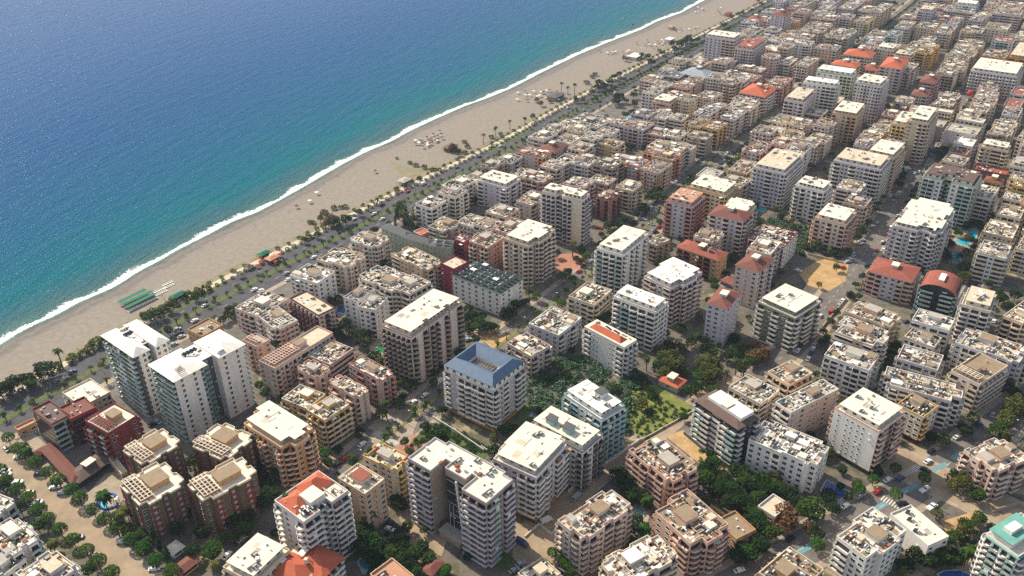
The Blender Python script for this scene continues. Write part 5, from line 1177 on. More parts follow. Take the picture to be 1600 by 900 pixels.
DESC = dict(r='round clipped bright green street tree', d='dark green bushy tree', g='mid green leafy tree', o='tall olive-green tree', n='brownish autumnal tree', b='banana plant', c='narrow dark conifer', s='low olive shrub', h='low round green shrub', p='young palm', P='large feathery date palm', q='tall thin palm')
GRP = dict(r='clipped street trees', d='garden and yard trees', g='garden and yard trees', o='garden and yard trees', n='garden and yard trees', b='banana plants', c='conifers', s='shrubs', h='shrubs', p='palms', P='palms', q='palms')
TREES = []
TC = {}; YARD = MB()
def tree(x, y, r_, k='g', label=None, z=0):
    nm0 = 'palm_tree' if k in 'pPq' else CROWN[k][0]
    if (k in 'dgo' and TC.get(nm0, 0) >= 290 and (not label or y > 560)) or (k == 'p' and label and y > 740):
        YARD.add(crown_low.get(k, crown_low['g']), x, y, r_*.6+1, R2.uniform(0, 6), r_); YARD.cyl(x, y, 0, r_*.7+1, .15, .12, 'bark', 5, False); TREES.append((x, y, r_)); return
    TC[nm0] = TC.get(nm0, 0)+1
    sc = r_*R2.uniform(.92, 1.1)
    if k in 'pPq':
        t_, c_ = R2.choice(PALM[k]); s = sc/{'p': 2.3, 'P': 4.2, 'q': 2.4}[k]; root = bpy.data.objects.new('palm_tree', None); nm = 'palm_tree'
    else:
        nm, cs, t_, hz = CROWN[k]; c_ = R2.choice(cs); s = sc; root = bpy.data.objects.new(nm, None)
    COL.objects.link(root); root.location = (x, y, z+.02); root.rotation_euler[2] = R2.uniform(0, 6.28)
    if k in 'pPq': link('trunk', t_, root).scale = (s, s, s); link('crown', c_, root).scale = (s, s, s)
    else:
        th = min(2.4, max(.4, s*CROWN[k][3]*.62)) if k not in 'shb' else .15
        if k not in 'sh':
            o = link('trunk', t_, root); o.scale = (min(1.3, s/3), min(1.3, s/3), max(.2, (th+s*.5)/CROWN[k][3]))
        o = link('crown', c_, root); o.scale = (s*R2.uniform(.85, 1.12), s*R2.uniform(.85, 1.12), s*R2.uniform(.8, 1.15)) if k != 'r' else (s, s, s*R2.uniform(.9, 1.1)); o.location = (0, 0, th+s*(.5 if k != 'c' else 1.6))
    tag(root, label, 'palm' if k in 'pPq' else ('shrub' if k in 'sh' else ('plant' if k == 'b' else 'tree')), GRP[k])
    if not label: pend(root, DESC[k], x, y)
    TREES.append((x, y, r_)); return root
def tr(ox, oy, s, L):
    'marks at the middle of each crown'
    for q in L:
        x, y, r_ = q[:3]; k = q[3] if len(q) > 3 else 'g'
        h = {'p': 3.5, 'P': 9, 'q': 7, 'c': 3*r_, 's': .5, 'h': .6, 'b': 1.5}.get(k, r_*.9+1.2)
        X, Y = at(ox+x/s, oy+y/s, h); tree(X, Y, r_, k)
# wide street, two rows of clipped trees
for i, (x, y) in enumerate([(50, 35), (118, 105), (155, 138), (222, 192), (300, 250), (365, 302), (445, 360), (500, 418), (582, 485), (650, 545), (733, 605), (818, 675), (900, 735), (975, 805), (1075, 875)]):
    X, Y = at(x/4, 675+y/4, 3.6); tree(X, Y, 2.9, 'r', 'round clipped tree, %sfrom the top in the right-hand row of the wide street' % (ordn(i) if i else 'first '))
for i, (x, y) in enumerate([(0, 240), (40, 300), (110, 362), (178, 415), (245, 487), (300, 542), (375, 608), (455, 672), (540, 745), (612, 812), (700, 880)]):
    X, Y = at(x/4, 675+y/4, 3.6); tree(X, Y, 2.9, 'r', 'round clipped tree, %sfrom the top in the left-hand row of the wide street' % (ordn(i) if i else 'first '))
tr(0, 675, 4, [(640, 385, 4.2, 'P'), (740, 500, 4, 'P'), (775, 450, 3.5, 'P'), (700, 530, 3, 'P'), (130, 40, 3, 'P'), (150, 75, 3, 'P'), (1210, 190, 3.5, 'd'), (1320, 745, 3.6, 'g'), (800, 608, 3), (880, 635, 3), (900, 700, 3, 'g'), (1200, 735, 3.4, 'd'), (1400, 660, 2.6), (1470, 650, 2.4), (1350, 830, 2.6, 'p'), (990, 700, 2, 'c'), (1040, 745, 2, 'c'), (960, 660, 2, 'c'), (310, 660, 3, 'P'), (230, 580, 3, 'g'), (120, 470, 3, 'd'), (20, 350, 3, 'd'),
                  (1150, 420, 2.6, 'd'), (1160, 500, 2.6, 'd'), (1100, 600, 3, 'd'), (1450, 550, 3, 'd'), (1560, 520, 3, 'd'), (1270, 620, 3, 'd'), (1540, 600, 3, 'g'), (540, 860, 2.6, 'g'), (330, 700, 2.5, 'g')])
tr(0, 450, 4, [(25, 620, 5, 'd'), (75, 590, 4, 'd'), (150, 558, 4.6, 'd'), (190, 590, 3.4, 'g'), (285, 497, 6, 'd'), (370, 430, 3.4, 'q'), (610, 350, 4, 's'), (640, 335, 3, 's'), (520, 410, 2.5, 's'), (560, 400, 2.5, 's'), (480, 440, 2.5, 's'), (440, 460, 2.5, 's'),
               (900, 180, 3.4, 's'), (930, 172, 3.4, 'g'), (960, 160, 3.4, 's'), (990, 150, 3.4, 'g'), (1020, 135, 3.2, 's'), (1055, 110, 3.4, 'g'), (1085, 98, 3.2, 's'), (1180, 52, 3, 's'), (1220, 40, 3, 'g'), (1250, 28, 3, 's'), (1290, 12, 3, 's'), (1150, 60, 2.6, 's'),
               (1420, 160, 3, 'd'), (1470, 150, 2.6, 'g'), (1510, 95, 2.6, 'P'), (1440, 130, 2.6, 'd'), (1050, 260, 2.5, 'd'), (1390, 190, 2.6, 'd')])
tr(400, 675, 4, [(650, 605, 3.4, 'd'), (690, 600, 3, 'g'), (700, 640, 3.4, 'd'), (760, 690, 3.4), (820, 720, 3.6, 'd'), (870, 690, 3.4), (900, 730, 3.4, 'd'), (925, 775, 3.4, 'd'), (855, 765, 3.4), (790, 745, 3.2, 'd'), (700, 490, 4, 'P'), (940, 815, 3.2, 'd'), (960, 850, 3, 'd'), (900, 440, 3.2, 'd'), (870, 420, 2.8, 'd'), (60, 190, 3.6, 'd'), (140, 250, 3.2), (90, 380, 3.6, 'd'), (40, 430, 3.6, 'd'), (60, 330, 3, 'd'),
                 (390, 108, 2.2, 'r'), (432, 130, 2.4, 'r'), (450, 185, 2.6), (600, 165, 2.8, 'p'), (1080, 790, 2.6), (1000, 870, 2.6), (1190, 850, 2, 'r'), (1180, 880, 1.8, 'r'), (250, 240, 2.6, 'd'), (220, 270, 2.6), (660, 460, 2.6, 'd'), (740, 790, 3, 'd'), (770, 850, 3, 'd'), (20, 120, 3, 'd'), (30, 270, 3, 'd'), (560, 610, 2.6, 'd'), (600, 700, 3, 'd'), (1030, 110, 1.6, 'h'), (960, 130, 1.6, 'h')])
tr(400, 450, 4, [(560, 240, 3.6, 'd'), (530, 290, 3, 'd'), (690, 330, 2.6, 'g'), (740, 425, 3, 'd'), (800, 455, 3, 'o'), (705, 285, 3, 'd'), (650, 290, 3, 'd'), (770, 460, 3, 'g'), (950, 605, 3), (985, 585, 2.6, 'g'), (890, 615, 3, 'g'), (1330, 190, 3.4, 'd'), (1395, 205, 3.4), (1450, 240, 3.2, 'd'), (1350, 165, 3.4, 'd'), (1400, 170, 3.4, 'd'), (1380, 240, 3), (1295, 175, 3.2, 'd'), (1490, 240, 2.6, 'd'), (810, 742, 2.8, 'q'), (990, 748, 2.6, 'p'), (895, 722, 3.2, 'r'), (1045, 735, 2, 'p'), (835, 870, 2.4, 'p'), (1110, 585, 2.2, 'r'),
                 (260, 345, 3, 'd'), (120, 340, 3, 'g'), (20, 600, 2.6, 'g'), (60, 640, 2.4, 'g'), (150, 695, 2.4, 'd'), (500, 270, 2.6, 'd'), (600, 270, 2.6, 'g'), (570, 205, 2.6, 'd'), (690, 390, 2.4, 'd'), (820, 480, 2.6, 'd'), (1580, 150, 3.4, 'd'), (1560, 170, 3, 'd'), (640, 330, 2.4, 'd'), (150, 60, 2.8, 'd'), (470, 70, 2.6, 'd'), (510, 60, 2.6, 'd')])
tr(800, 450, 4, [(950, 440, 4.4, 'o'), (1010, 420, 4, 'o'), (970, 480, 4.4, 'o'), (1040, 460, 3.6, 'o'), (920, 490, 3.6, 'd'), (1010, 500, 3.8, 'o'), (950, 530, 3.2, 'o'), (1060, 500, 3.2, 'd'), (1190, 470, 4, 'o'), (1240, 460, 4.2, 'o'), (1215, 520, 4.4, 'o'), (1260, 530, 4, 'o'), (1230, 570, 4, 'o'), (1180, 550, 3.4, 'g'), (1280, 490, 3.4, 'o'), (1530, 370, 4.2, 'n'), (1520, 420, 4, 'n'), (1570, 410, 3.6, 'n'),
                 (1390, 372, 2.8, 'r'), (1445, 375, 2.8, 'r'), (1290, 348, 2.8, 'p'), (1150, 310, 3.2, 'p'), (1120, 330, 2.8, 'd'), (1405, 470, 2.8, 'q'), (1455, 478, 2.6, 'q'), (1345, 520, 2.4, 'q'), (1085, 520, 2.6, 'r'), (845, 445, 2.4, 'q'), (1060, 250, 2.6, 'd'), (960, 270, 2, 'd'), (1210, 320, 2.6, 'd'), (1340, 420, 3, 'd'), (1120, 640, 3.4, 'g'), (1150, 615, 3, 'd'), (980, 350, 3, 'd'), (1040, 350, 3, 'o'), (990, 390, 3, 'd'), (1070, 380, 3, 'o'), (1490, 460, 3, 'g'), (1400, 420, 2.8, 'd'),
                 (310, 100, 2.6, 'r'), (155, 50, 2.6, 'r'), (130, 130, 2.2, 'p'), (600, 170, 3, 'd'), (560, 200, 2.6, 'd'), (850, 600, 2.6, 'd'), (810, 560, 2.8, 'd'), (870, 630, 2.4, 'g')])
tr(800, 675, 4, [(1240, 225, 3.8, 'd'), (1200, 290, 3.8, 'g'), (1330, 290, 3.8, 'd'), (1420, 240, 4, 'd'), (1460, 300, 3.8, 'g'), (1400, 370, 3.8, 'd'), (1500, 335, 3.6, 'd'), (1550, 300, 3.6, 'g'), (1370, 430, 3.6, 'd'), (1290, 345, 3.6, 'd'), (1455, 430, 3.6, 'd'), (1530, 400, 3.6, 'g'), (1590, 350, 3.4, 'd'), (1260, 185, 3.2, 'g'), (1360, 340, 3.6, 'g'), (1480, 470, 3, 'g'), (1330, 380, 3, 'd'), (1210, 235, 3.4, 'd'),
                 (700, 300, 3.4, 'd'), (725, 350, 3.8, 'd'), (740, 395, 3.4, 'g'), (690, 265, 3, 'd'), (850, 385, 3.4, 'P'), (800, 400, 3, 'd'), (655, 255, 2.8, 'd'), (830, 565, 3.2, 'P'), (785, 545, 2.8, 'd'), (770, 600, 2.8, 'd'), (1540, 700, 3.8, 'd'), (1480, 755, 3.6, 'g'), (1435, 725, 3.2, 'd'), (1490, 560, 3.4, 'd'), (1560, 590, 3.4, 'd'), (1530, 535, 3.2, 'g'), (1420, 770, 3, 'd'), (850, 440, 2.6, 'd'),
                 (255, 750, 2, 'r'), (295, 775, 1.8, 'r'), (325, 810, 1.8, 'r'), (350, 840, 1.8, 'r'), (370, 870, 1.6, 'r'), (350, 280, 1.8, 'h'), (380, 300, 1.8, 'h'), (330, 265, 1.6, 'h'), (770, 700, 2.4, 'd')]+[(30+22*i, 490+12*i, 1.1, 'h') for i in range(6)])
tr(1200, 675, 4, [(270, 480, 5, 'g'), (110, 500, 4.6, 'n'), (120, 560, 4, 'n'), (30, 615, 4, 'g'), (310, 708, 2.5, 'r'), (800, 390, 2.5, 'r'), (570, 358, 2.4, 'r'), (660, 298, 2.2, 'r'), (800, 220, 2.5, 'r'), (978, 285, 2.4, 'r'), (1100, 45, 3, 'r'), (1200, 308, 4.2, 'o'), (1180, 280, 3.4, 'd'), (1305, 390, 3.4, 'g'), (1330, 530, 2.6, 'g'), (1290, 560, 2.6, 'o'), (1250, 590, 2.6, 'g'), (1210, 615, 2.6, 'o'), (1170, 645, 2.6, 'g'), (1310, 545, 2.4, 'g'), (1230, 570, 2.4, 'g'), (1265, 720, 3.4, 'P'),
                  (410, 470, 2.8, 'd'), (150, 370, 3, 'd'), (385, 400, 3, 'd'), (90, 355, 3, 'd'), (40, 340, 3, 'g'), (180, 420, 3, 'd'), (560, 320, 2.6, 'o'), (920, 770, 3, 'd'), (860, 830, 3, 'd'), (1000, 800, 3, 'd'), (1100, 780, 3, 'g'), (1160, 795, 3, 'd'), (840, 865, 2.6, 'p'), (1050, 720, 2.8, 'd'), (1180, 760, 2.8, 'd'), (1320, 740, 2.6, 'p'), (960, 740, 2.6, 'd'), (260, 60, 3, 'd'), (330, 70, 3, 'd'), (300, 620, 3, 'd'), (1480, 20, 3.4, 'o'), (1400, 600, 2, 's'), (700, 830, 2.6, 'd'), (500, 410, 2, 'h')])
tr(1200, 450, 4, [(1540, 760, 5, 'o'), (1480, 830, 4.6, 'o'), (1430, 880, 4, 'g'), (1580, 720, 4, 'o'), (690, 530, 3.4, 'd'), (800, 360, 2.8, 'd'), (780, 400, 2.8, 'd'), (345, 330, 2.8, 'd'), (370, 300, 2.4, 'g'), (1490, 600, 3.4, 'd'), (1545, 650, 3, 'd'), (1285, 815, 2.6, 'r'), (1230, 885, 3, 'd'), (1270, 200, 1, 'h'), (730, 560, 2.6, 'd'), (300, 530, 2.4, 'g'), (660, 570, 2.4, 'd'), (1110, 440, 2.4, 'g'), (1410, 130, 2.6, 'd'), (1450, 70, 3, 'g'), (1500, 110, 3, 'd'), (1170, 270, 2, 'd'), (1460, 50, 3.2, 'd'), (1550, 40, 3.4, 'd'), (570, 45, 2.4, 'g'), (1300, 230, 1, 'h'), (1350, 190, 2.6, 'd')])
tr(1200, 225, 4, [(825, 200, 4.4, 'd'), (815, 240, 4, 'g'), (840, 180, 3.4, 'd'), (560, 580, 3, 'g'), (600, 545, 3, 'd'), (300, 620, 3.4, 'o'), (400, 680, 2.8, 'g'), (465, 680, 2.8, 'g'), (340, 650, 2.6, 'd'), (1235, 760, 4.8, 'g'), (1230, 830, 3.6, 'o'), (1130, 600, 2.6, 'd'), (1120, 570, 2.6, 'g'), (1100, 30, 3.6, 'd'), (1060, 50, 3.6, 'd'), (1130, 50, 3, 'g'), (1290, 640, 2.4, 'g'), (1330, 60, 2.4, 'd'), (1150, 620, 2.4, 'd'), (1480, 270, 3, 'd'), (1260, 490, 2.4, 'd'), (1290, 600, 2.2, 'd'), (590, 880, 2.4, 'p'), (1000, 30, 3, 'd'), (960, 80, 2.6, 'd')])
tr(800, 225, 4, [(880, 300, 3.8, 'd'), (830, 400, 3.6, 'g'), (850, 330, 3.4, 'd'), (910, 325, 3.4, 'g'), (950, 330, 3, 'g'), (465, 705, 2.6, 'r'), (310, 830, 2.6, 'r'), (380, 838, 2.4, 'r'), (352, 803, 2.2, 'r'), (430, 660, 3, 'd'), (1395, 705, 3, 'd'), (1370, 730, 3, 'd'), (640, 500, 3.2, 'd'), (700, 480, 3.2, 'd'), (750, 490, 3.2, 'd'), (600, 510, 3, 'd'), (680, 510, 2.8, 'g'), (925, 480, 2.6, 'g'), (560, 560, 2.4, 'd'), (100, 360, 3, 'd'), (140, 380, 2.8, 'd'), (1190, 560, 3, 'd'), (1340, 810, 2.6, 'd'), (1420, 80, 2.8, 'r'), (1380, 100, 2.4, 'g'), (1115, 200, 2.6, 'g'), (320, 560, 3, 'q'), (380, 640, 3, 'q'), (460, 780, 2.4, 'p'), (280, 680, 2.8, 'd'), (1490, 640, 2.4, 'd')])
tr(400, 225, 4, [(915, 410, 4, 'g'), (925, 450, 4, 'o'), (985, 460, 4.4, 'o'), (950, 490, 4, 'd'), (900, 385, 3, 'g'), (1000, 430, 3.4, 'o'), (880, 440, 2.4, 'c'), (870, 490, 2.2, 'c'), (930, 500, 2.2, 'c'), (1170, 520, 3.4, 'g'), (1205, 500, 3.4, 'n'), (1215, 530, 3, 'n'), (1150, 560, 3, 'd'), (740, 530, 3, 'd'), (790, 730, 3, 'd'), (800, 765, 3, 'd'), (790, 690, 2.6, 'd'), (1455, 680, 3, 'd'), (1500, 650, 3, 'd'), (1420, 720, 3, 'd'), (1480, 720, 3, 'd'), (1340, 330, 2.4, 'p'), (1370, 350, 2.4, 'd'), (1000, 520, 2.6, 'd'), (1320, 420, 2.6, 'g'),
                 (430, 440, 3.4, 'n'), (480, 470, 3.6, 'n'), (450, 480, 3, 'n'), (500, 490, 3.2, 'd'), (560, 465, 3.6, 'd'), (590, 460, 2.4, 's'), (400, 460, 2.4, 'n'), (340, 490, 2, 's'), (360, 495, 2, 's'), (490, 405, 2.4, 's'), (560, 395, 2.4, 's'), (530, 400, 2, 's'), (420, 520, 2, 's'), (300, 590, 2.6, 'g'), (330, 585, 2.4, 's'), (380, 560, 2.4, 'g'), (640, 420, 2.6, 'g'), (700, 390, 2.4, 'p'), (755, 350, 2.4, 'p'), (880, 300, 2.2, 's'), (970, 230, 2.2, 's'), (1020, 215, 2.2, 'g'), (960, 120, 2, 's'), (1000, 135, 2.2, 's'), (1050, 150, 2.4, 's'), (1100, 165, 2.4, 's'), (1150, 165, 2, 's'), (880, 90, 1.6, 's'), (1230, 20, 3, 'n'), (1260, 45, 3, 'd'), (1300, 55, 2.6, 's'), (1320, 20, 2.4, 's')])
tr(800, 0, 4, [(545, 510, 4, 'd'), (575, 530, 4, 'd'), (610, 505, 4, 'g'), (640, 475, 3.6, 'd'), (670, 460, 3.4, 'g'), (530, 540, 3.4, 'd'), (665, 605, 5, 'd'), (650, 630, 4.4, 'd'), (880, 640, 4.6, 'd'), (855, 610, 4.2, 'd'), (900, 610, 4, 'g'), (1100, 235, 5, 'd'), (1075, 255, 4.6, 'd'), (1050, 270, 4.6, 'g'), (1020, 300, 4.2, 'd'), (1000, 270, 3.6, 'd'), (1120, 250, 4, 'g'), (870, 380, 4.6, 'd'), (850, 350, 3.6, 'd'), (820, 545, 3.4, 'd'), (895, 680, 3.8, 'd'), (760, 590, 3.4, 'd'), (750, 695, 3, 'd'), (780, 700, 3, 'd'), (830, 690, 3, 'd'), (1050, 580, 3.4, 'd'), (1020, 600, 3, 'd'), (500, 485, 3, 's'), (520, 470, 3, 's'), (465, 520, 3, 's'),
               (310, 530, 2.6, 'q'), (350, 550, 2.4, 'q'), (392, 545, 2.8, 'q'), (80, 745, 2.4, 'q'), (130, 725, 2.6, 'g'), (155, 620, 2.6, 'n'), (180, 640, 2.6, 'n'), (240, 640, 2.4, 's'), (500, 570, 2.6, 'd'), (400, 620, 2.4, 'd'), (440, 620, 2.4, 'n'), (1330, 150, 3, 'd'), (1370, 110, 3, 's'), (1410, 90, 3.4, 's'), (1440, 80, 3, 'd'), (1500, 60, 3, 'd'), (1310, 160, 2.6, 's'), (1160, 245, 3, 'g'), (920, 320, 3, 's'), (700, 360, 2.4, 'n'), (720, 365, 2.4, 'n'), (810, 340, 3, 'd'), (1230, 480, 3, 'd'), (1260, 480, 3, 'd'), (940, 330, 2.8, 'd'), (1560, 20, 3, 'd'), (1540, 10, 3, 's')])
tr(400, 0, 4, [(1420, 850, 2.8, 'q'), (1498, 805, 2.4, 'q'), (1587, 760, 2.4, 'q'), (1470, 860, 2.4, 's'), (1530, 840, 2.4, 's'), (1300, 890, 2.4, 's')])
# palms on the boulevard's median, and two promenade rows
def row(P, off, step, r_, k, text, n0=0, jit=.6, ymax=1150, skip=.0):
    Q = offset_line(P, off); acc = 0; c = 0
    for i in range(len(Q)-1):
        a, b = Q[i], Q[i+1]; L = hypot(b[0]-a[0], b[1]-a[1]); acc += L
        if acc >= step:
            acc = 0; u, v = pix(a[0], a[1], 2)
            if -20 < u < 1620 and -10 < v < 915 and R2.random() >= skip and a[1] < ymax and a[1] > 0:
                if hits(a[0], a[1], .5): continue
                tree(a[0]+R2.uniform(-jit, jit), a[1]+R2.uniform(-jit, jit), r_*R2.uniform(.8, 1.2), k, text % ordn(c) if c else text % 'first '); c += 1
medd = dens_line(med, 1.0)
row(medd, .2, 6.5, 1.9, 'p', 'young palm on the boulevard median, %scounting from the lower left')
row(medd, -13.6, 5, 1.4, 'h', 'small bush between promenade and boulevard, %scounting from the lower left')
row(medd, 15.5, 13, 2.0, 'p', 'palm on the town side pavement of the boulevard, %scounting from the lower left', skip=.5)
row(medd, -19.5, 8, 1.7, 's', 'olive shrub along the beach side of the promenade, %scounting from the lower left', skip=.2)
row(medd, -.3, 17, 1.3, 'h', 'low bush on the boulevard median, %scounting from the lower left')
row(dens_line(S1, 1), .1, 9, 2.0, 'p', 'palm on the median of the inner avenue, %scounting from its lower end')
row(dens_line(S1, 1), 10.3, 12, 2.4, 'd', 'dark street tree on the right-hand pavement of the inner avenue, %scounting upward', skip=.3)
row(dens_line(S1, 1), -10.3, 14, 2.4, 'd', 'dark street tree on the left-hand pavement of the inner avenue, %scounting upward', skip=.35)
row(dens_line(S3, 1), 8, 11, 2.3, 'd', 'dark tree along the right side of the parking street, %scounting upward', skip=.45)
row(dens_line(S3, 1), -8, 11, 2.3, 'g', 'green tree along the left side of the parking street, %scounting upward', skip=.5)
# uncountable planting: banana plantation, field rows, dark yard planting
def scatter_mass(name, poly, k, n, r0, r1, z=.3):
    P = [at(*p) for p in poly]; xs = [p[0] for p in P]; ys = [p[1] for p in P]; base = {}
    src = [crown_mb(1, .6, 80, .24, CROWN_LEAF[k], 900+s, lump=.3) for s in range(4)]
    mb = MB(); c = 0; it = 0
    while c < n and it < n*30:
        it += 1; x, y = R2.uniform(min(xs), max(xs)), R2.uniform(min(ys), max(ys))
        if not inside(P, x, y) or hits(x, y, .3): continue
        r_ = R2.uniform(r0, r1); mb.add(R2.choice(src), x, y, z+r_*.5, R2.uniform(0, 6), r_); c += 1
    return tag(obj(name, mb), kind='stuff')
CROWN_LEAF = dict(b='leaf_banana', d='leaf_dark', g='leaf', o='leaf_olive')
scatter_mass('banana_plantation', [(818, 600), (830, 580), (870, 555), (925, 560), (990, 590), (1005, 610), (985, 650), (975, 690), (900, 660), (835, 650), (820, 630)], 'b', 330, 1.1, 2.1)
scatter_mass('banana_field', [(1180, 345), (1215, 342), (1278, 362), (1272, 392), (1240, 398), (1200, 372)], 'b', 420, 1.0, 1.7)
scatter_mass('field_crops', [(978, 640), (992, 605), (1030, 625), (1088, 642), (1040, 668), (1010, 688), (985, 680)], 'g', 190, .4, 1.0, .1)
scatter_mass('undergrowth', [(640, 700), (668, 662), (700, 664), (765, 702), (740, 712), (700, 690)], 'g', 150, .5, 1.2, .1)
scatter_mass('undergrowth', [(1090, 700), (1130, 705), (1200, 745), (1240, 800), (1200, 830), (1120, 790), (1080, 740)], 'g', 60, .5, 1.3, .1)
scatter_mass('undergrowth', [(600, 820), (640, 830), (660, 880), (640, 900), (570, 900)], 'g', 60, .5, 1.2, .1)
scatter_mass('undergrowth', [(1400, 860), (1440, 830), (1530, 830), (1520, 870), (1450, 890)], 'g', 70, .5, 1.2, .1)
# ------------------------------------------------------------------ cars, beach things, street furniture
def car_mesh(col, kind='car'):
    mb = MB(); m_ = 'paint_'+col
    L, W = (4.3, 1.75) if kind == 'car' else (5.4, 2.0)
    H1 = .82 if kind == 'car' else 1.0
    def loft(prof, w0, w1, m2):
        n = len(prof); i = len(mb.v); k = mb.mi(m2)
        for s in (-1, 1):
            for x, z in prof: mb.v.append((x, s*(w0 if z < H1+.05 else w1)/2, z))
        for j in range(n):
            q = (j+1) % n; mb.f.append((i+j, i+q, i+n+q, i+n+j)); mb.m.append(k)
        mb.f.append(tuple(range(i+n-1, i-1, -1))); mb.m.append(k); mb.f.append(tuple(range(i+n, i+2*n))); mb.m.append(k)
    loft([(-L/2, .3), (L/2, .3), (L/2+.02, .62), (L/2-.35, H1), (-L/2+.1, H1+.04), (-L/2, .6)], W, W, m_)
    if kind == 'car': cab = [(-1.75, H1), (1.15, H1), (.5, 1.42), (-1.15, 1.45)]
    elif kind == 'van': cab = [(-2.6, H1), (2.0, H1), (1.5, 1.95), (-2.6, 1.95)]
    else: cab = [(-.4, H1), (1.6, H1), (1.1, 1.75), (-.3, 1.75)]
    loft([(x, z) for x, z in cab], W-.1, W-.42, m_)
    g = MB(); x0, x1 = cab[0][0], cab[1][0]; xt1, xt0 = cab[2][0], cab[3][0]; zt = cab[2][1]; e = .015
    lerp = lambda a, b, t: a+(b-a)*t
    for t0, t1, xa, xb in ((.12, .9, x1, xt1), (.12, .9, x0, xt0)):
        sg = 1 if xa > 0 else -1
        g.face([(lerp(xa, xb, t0)+e*sg*2, -(W-.3)/2, lerp(H1, zt, t0)), (lerp(xa, xb, t0)+e*sg*2, (W-.3)/2, lerp(H1, zt, t0)), (lerp(xa, xb, t1)+e*sg*2, (W-.55)/2, lerp(H1, zt, t1)), (lerp(xa, xb, t1)+e*sg*2, -(W-.55)/2, lerp(H1, zt, t1))], 'glass_dark')
    for s in (-1, 1):
        g.face([(lerp(x0, xt0, .15)+.2, s*((W-.1)/2-.03+e), H1+.08), (lerp(x1, xt1, .15)-.2, s*((W-.1)/2-.03+e), H1+.08), (xt1-.05, s*((W-.42)/2+e), zt-.1), (xt0+.1, s*((W-.42)/2+e), zt-.1)], 'glass_dark')
    wh = MB()
    for x in (-L*.31, L*.31):
        for s in (-1, 1): wh.tube((x, s*(W/2-.2), .32), (x, s*(W/2+.02), .32), .32, 'tyre', 8)
    return mb.mesh('body'), g.mesh('windows'), wh.mesh('wheels')
CARM = {(c, k): None for c in () for k in ()}
CARS = []
def car(x, y, azd, col='white', kind='car', where=None, z=.1):
    if (col, kind) not in CARM: CARM[(col, kind)] = car_mesh(col, kind)
    b, g, wmesh = CARM[(col, kind)]
    nm = {'car': 'parked_car', 'van': 'parked_van', 'pickup': 'pickup_truck'}[kind]
    root = bpy.data.objects.new(nm, None); COL.objects.link(root); root.location = (x, y, z); root.rotation_euler[2] = radians(90-azd)
    link('body', b, root); link('windows', g, root); link('wheels', wmesh, root)
    tag(root, None, {'car': 'car', 'van': 'van', 'pickup': 'pickup truck'}[kind], 'cars parked and driving in the town'); pend(root, '%s %s' % (dict(silver='silver grey', grey='dark grey', blue='dark blue').get(col, col), {'car': 'car', 'van': 'van', 'pickup': 'pickup truck'}[kind]), x, y); CARS.append((x, y))
def cars(ox, oy, s, az, L):
    for q in L:
        X, Y = at(ox+q[0]/s, oy+q[1]/s, .7); car(X, Y, q[4] if len(q) > 4 else az, q[2] if len(q) > 2 else 'white', q[3] if len(q) > 3 else 'car')
cars(0, 675, 4, 80, [(40, 107, 'black', 'car', 130), (118, 155, 'white'), (245, 260, 'blue'), (342, 345, 'white'), (388, 377, 'white'), (765, 682, 'white'), (965, 853, 'white'), (38, 262, 'white'), (35, 240, 'silver'), (110, 312, 'white'), (100, 328, 'silver'), (182, 376, 'black'), (235, 437, 'silver'), (228, 455, 'black'), (488, 655, 'grey'), (590, 770, 'silver')])
cars(0, 675, 4, 35, [(1420, 770, 'white', 'car', 20), (1512, 668, 'silver')])
cars(0, 450, 4, 35, [(400, 565, 'silver'), (1217, 202, 'white'), (1108, 255, 'silver', 'car', 50), (1122, 278, 'black', 'car', 50), (1134, 302, 'silver', 'car', 50), (1282, 108, 'white'), (450, 522, 'blue'), (1590, 8, 'white'), (1085, 350, 'silver', 'car', 50), (985, 835, 'silver', 'car', 125), (955, 850, 'black', 'car', 35)])
cars(400, 450, 4, 35, [(1387, 263, 'white'), (1533, 282, 'white'), (1300, 307, 'silver', 'car', 60), (1325, 320, 'silver', 'car', 60), (1055, 668, 'white'), (983, 712, 'white'), (845, 832, 'silver', 'car', 60), (1150, 582, 'white', 'van'), (30, 15, 'white')])
cars(400, 675, 4, 35, [(665, 75, 'white'), (835, 605, 'white', 'car', 115), (845, 575, 'black', 'car', 115), (512, 200, 'black'), (555, 165, 'red'), (860, 380, 'grey')])
cars(800, 675, 4, 40, [(405, 403, 'silver', 'van'), (215, 552, 'white', 'van', 60), (1422, 862, 'white', 'car', 70), (1537, 782, 'silver', 'car', 55), (15, 862, 'silver', 'car', 60), (55, 822, 'silver', 'car', 60), (62, 690, 'blue', 'van', 130), (300, 880, 'grey', 'car', 125)])
cars(1200, 675, 4, 58, [(750, 296, 'white'), (982, 357, 'white', 'pickup'), (840, 445, 'black', 'car', 80), (485, 460, 'white'), (262, 595, 'red', 'car', 75), (1025, 465, 'white', 'pickup'), (142, 665, 'black'), (1183, 28, 'white'), (1022, 118, 'black'), (1000, 182, 'white'), (572, 398, 'silver'), (985, 235, 'black', 'car', 130), (1230, 240, 'red') ])
cars(1200, 450, 4, 35, [(188, 388, 'white'), (282, 378, 'white'), (290, 355, 'silver'), (270, 400, 'blue'), (252, 440, 'white'), (232, 308, 'white'), (222, 330, 'silver'), (292, 230, 'white'), (395, 207, 'white'), (325, 172, 'white'), (242, 213, 'white', 'van'), (142, 402, 'grey', 'car', 120), (205, 360, 'black'), (398, 146, 'red', 'van'), (515, 45, 'black', 'van'), (1467, 228, 'silver'), (1412, 206, 'white'), (1405, 790, 'silver'), (860, 205, 'grey', 'car', 60), (240, 250, 'silver'), (258, 268, 'black')])
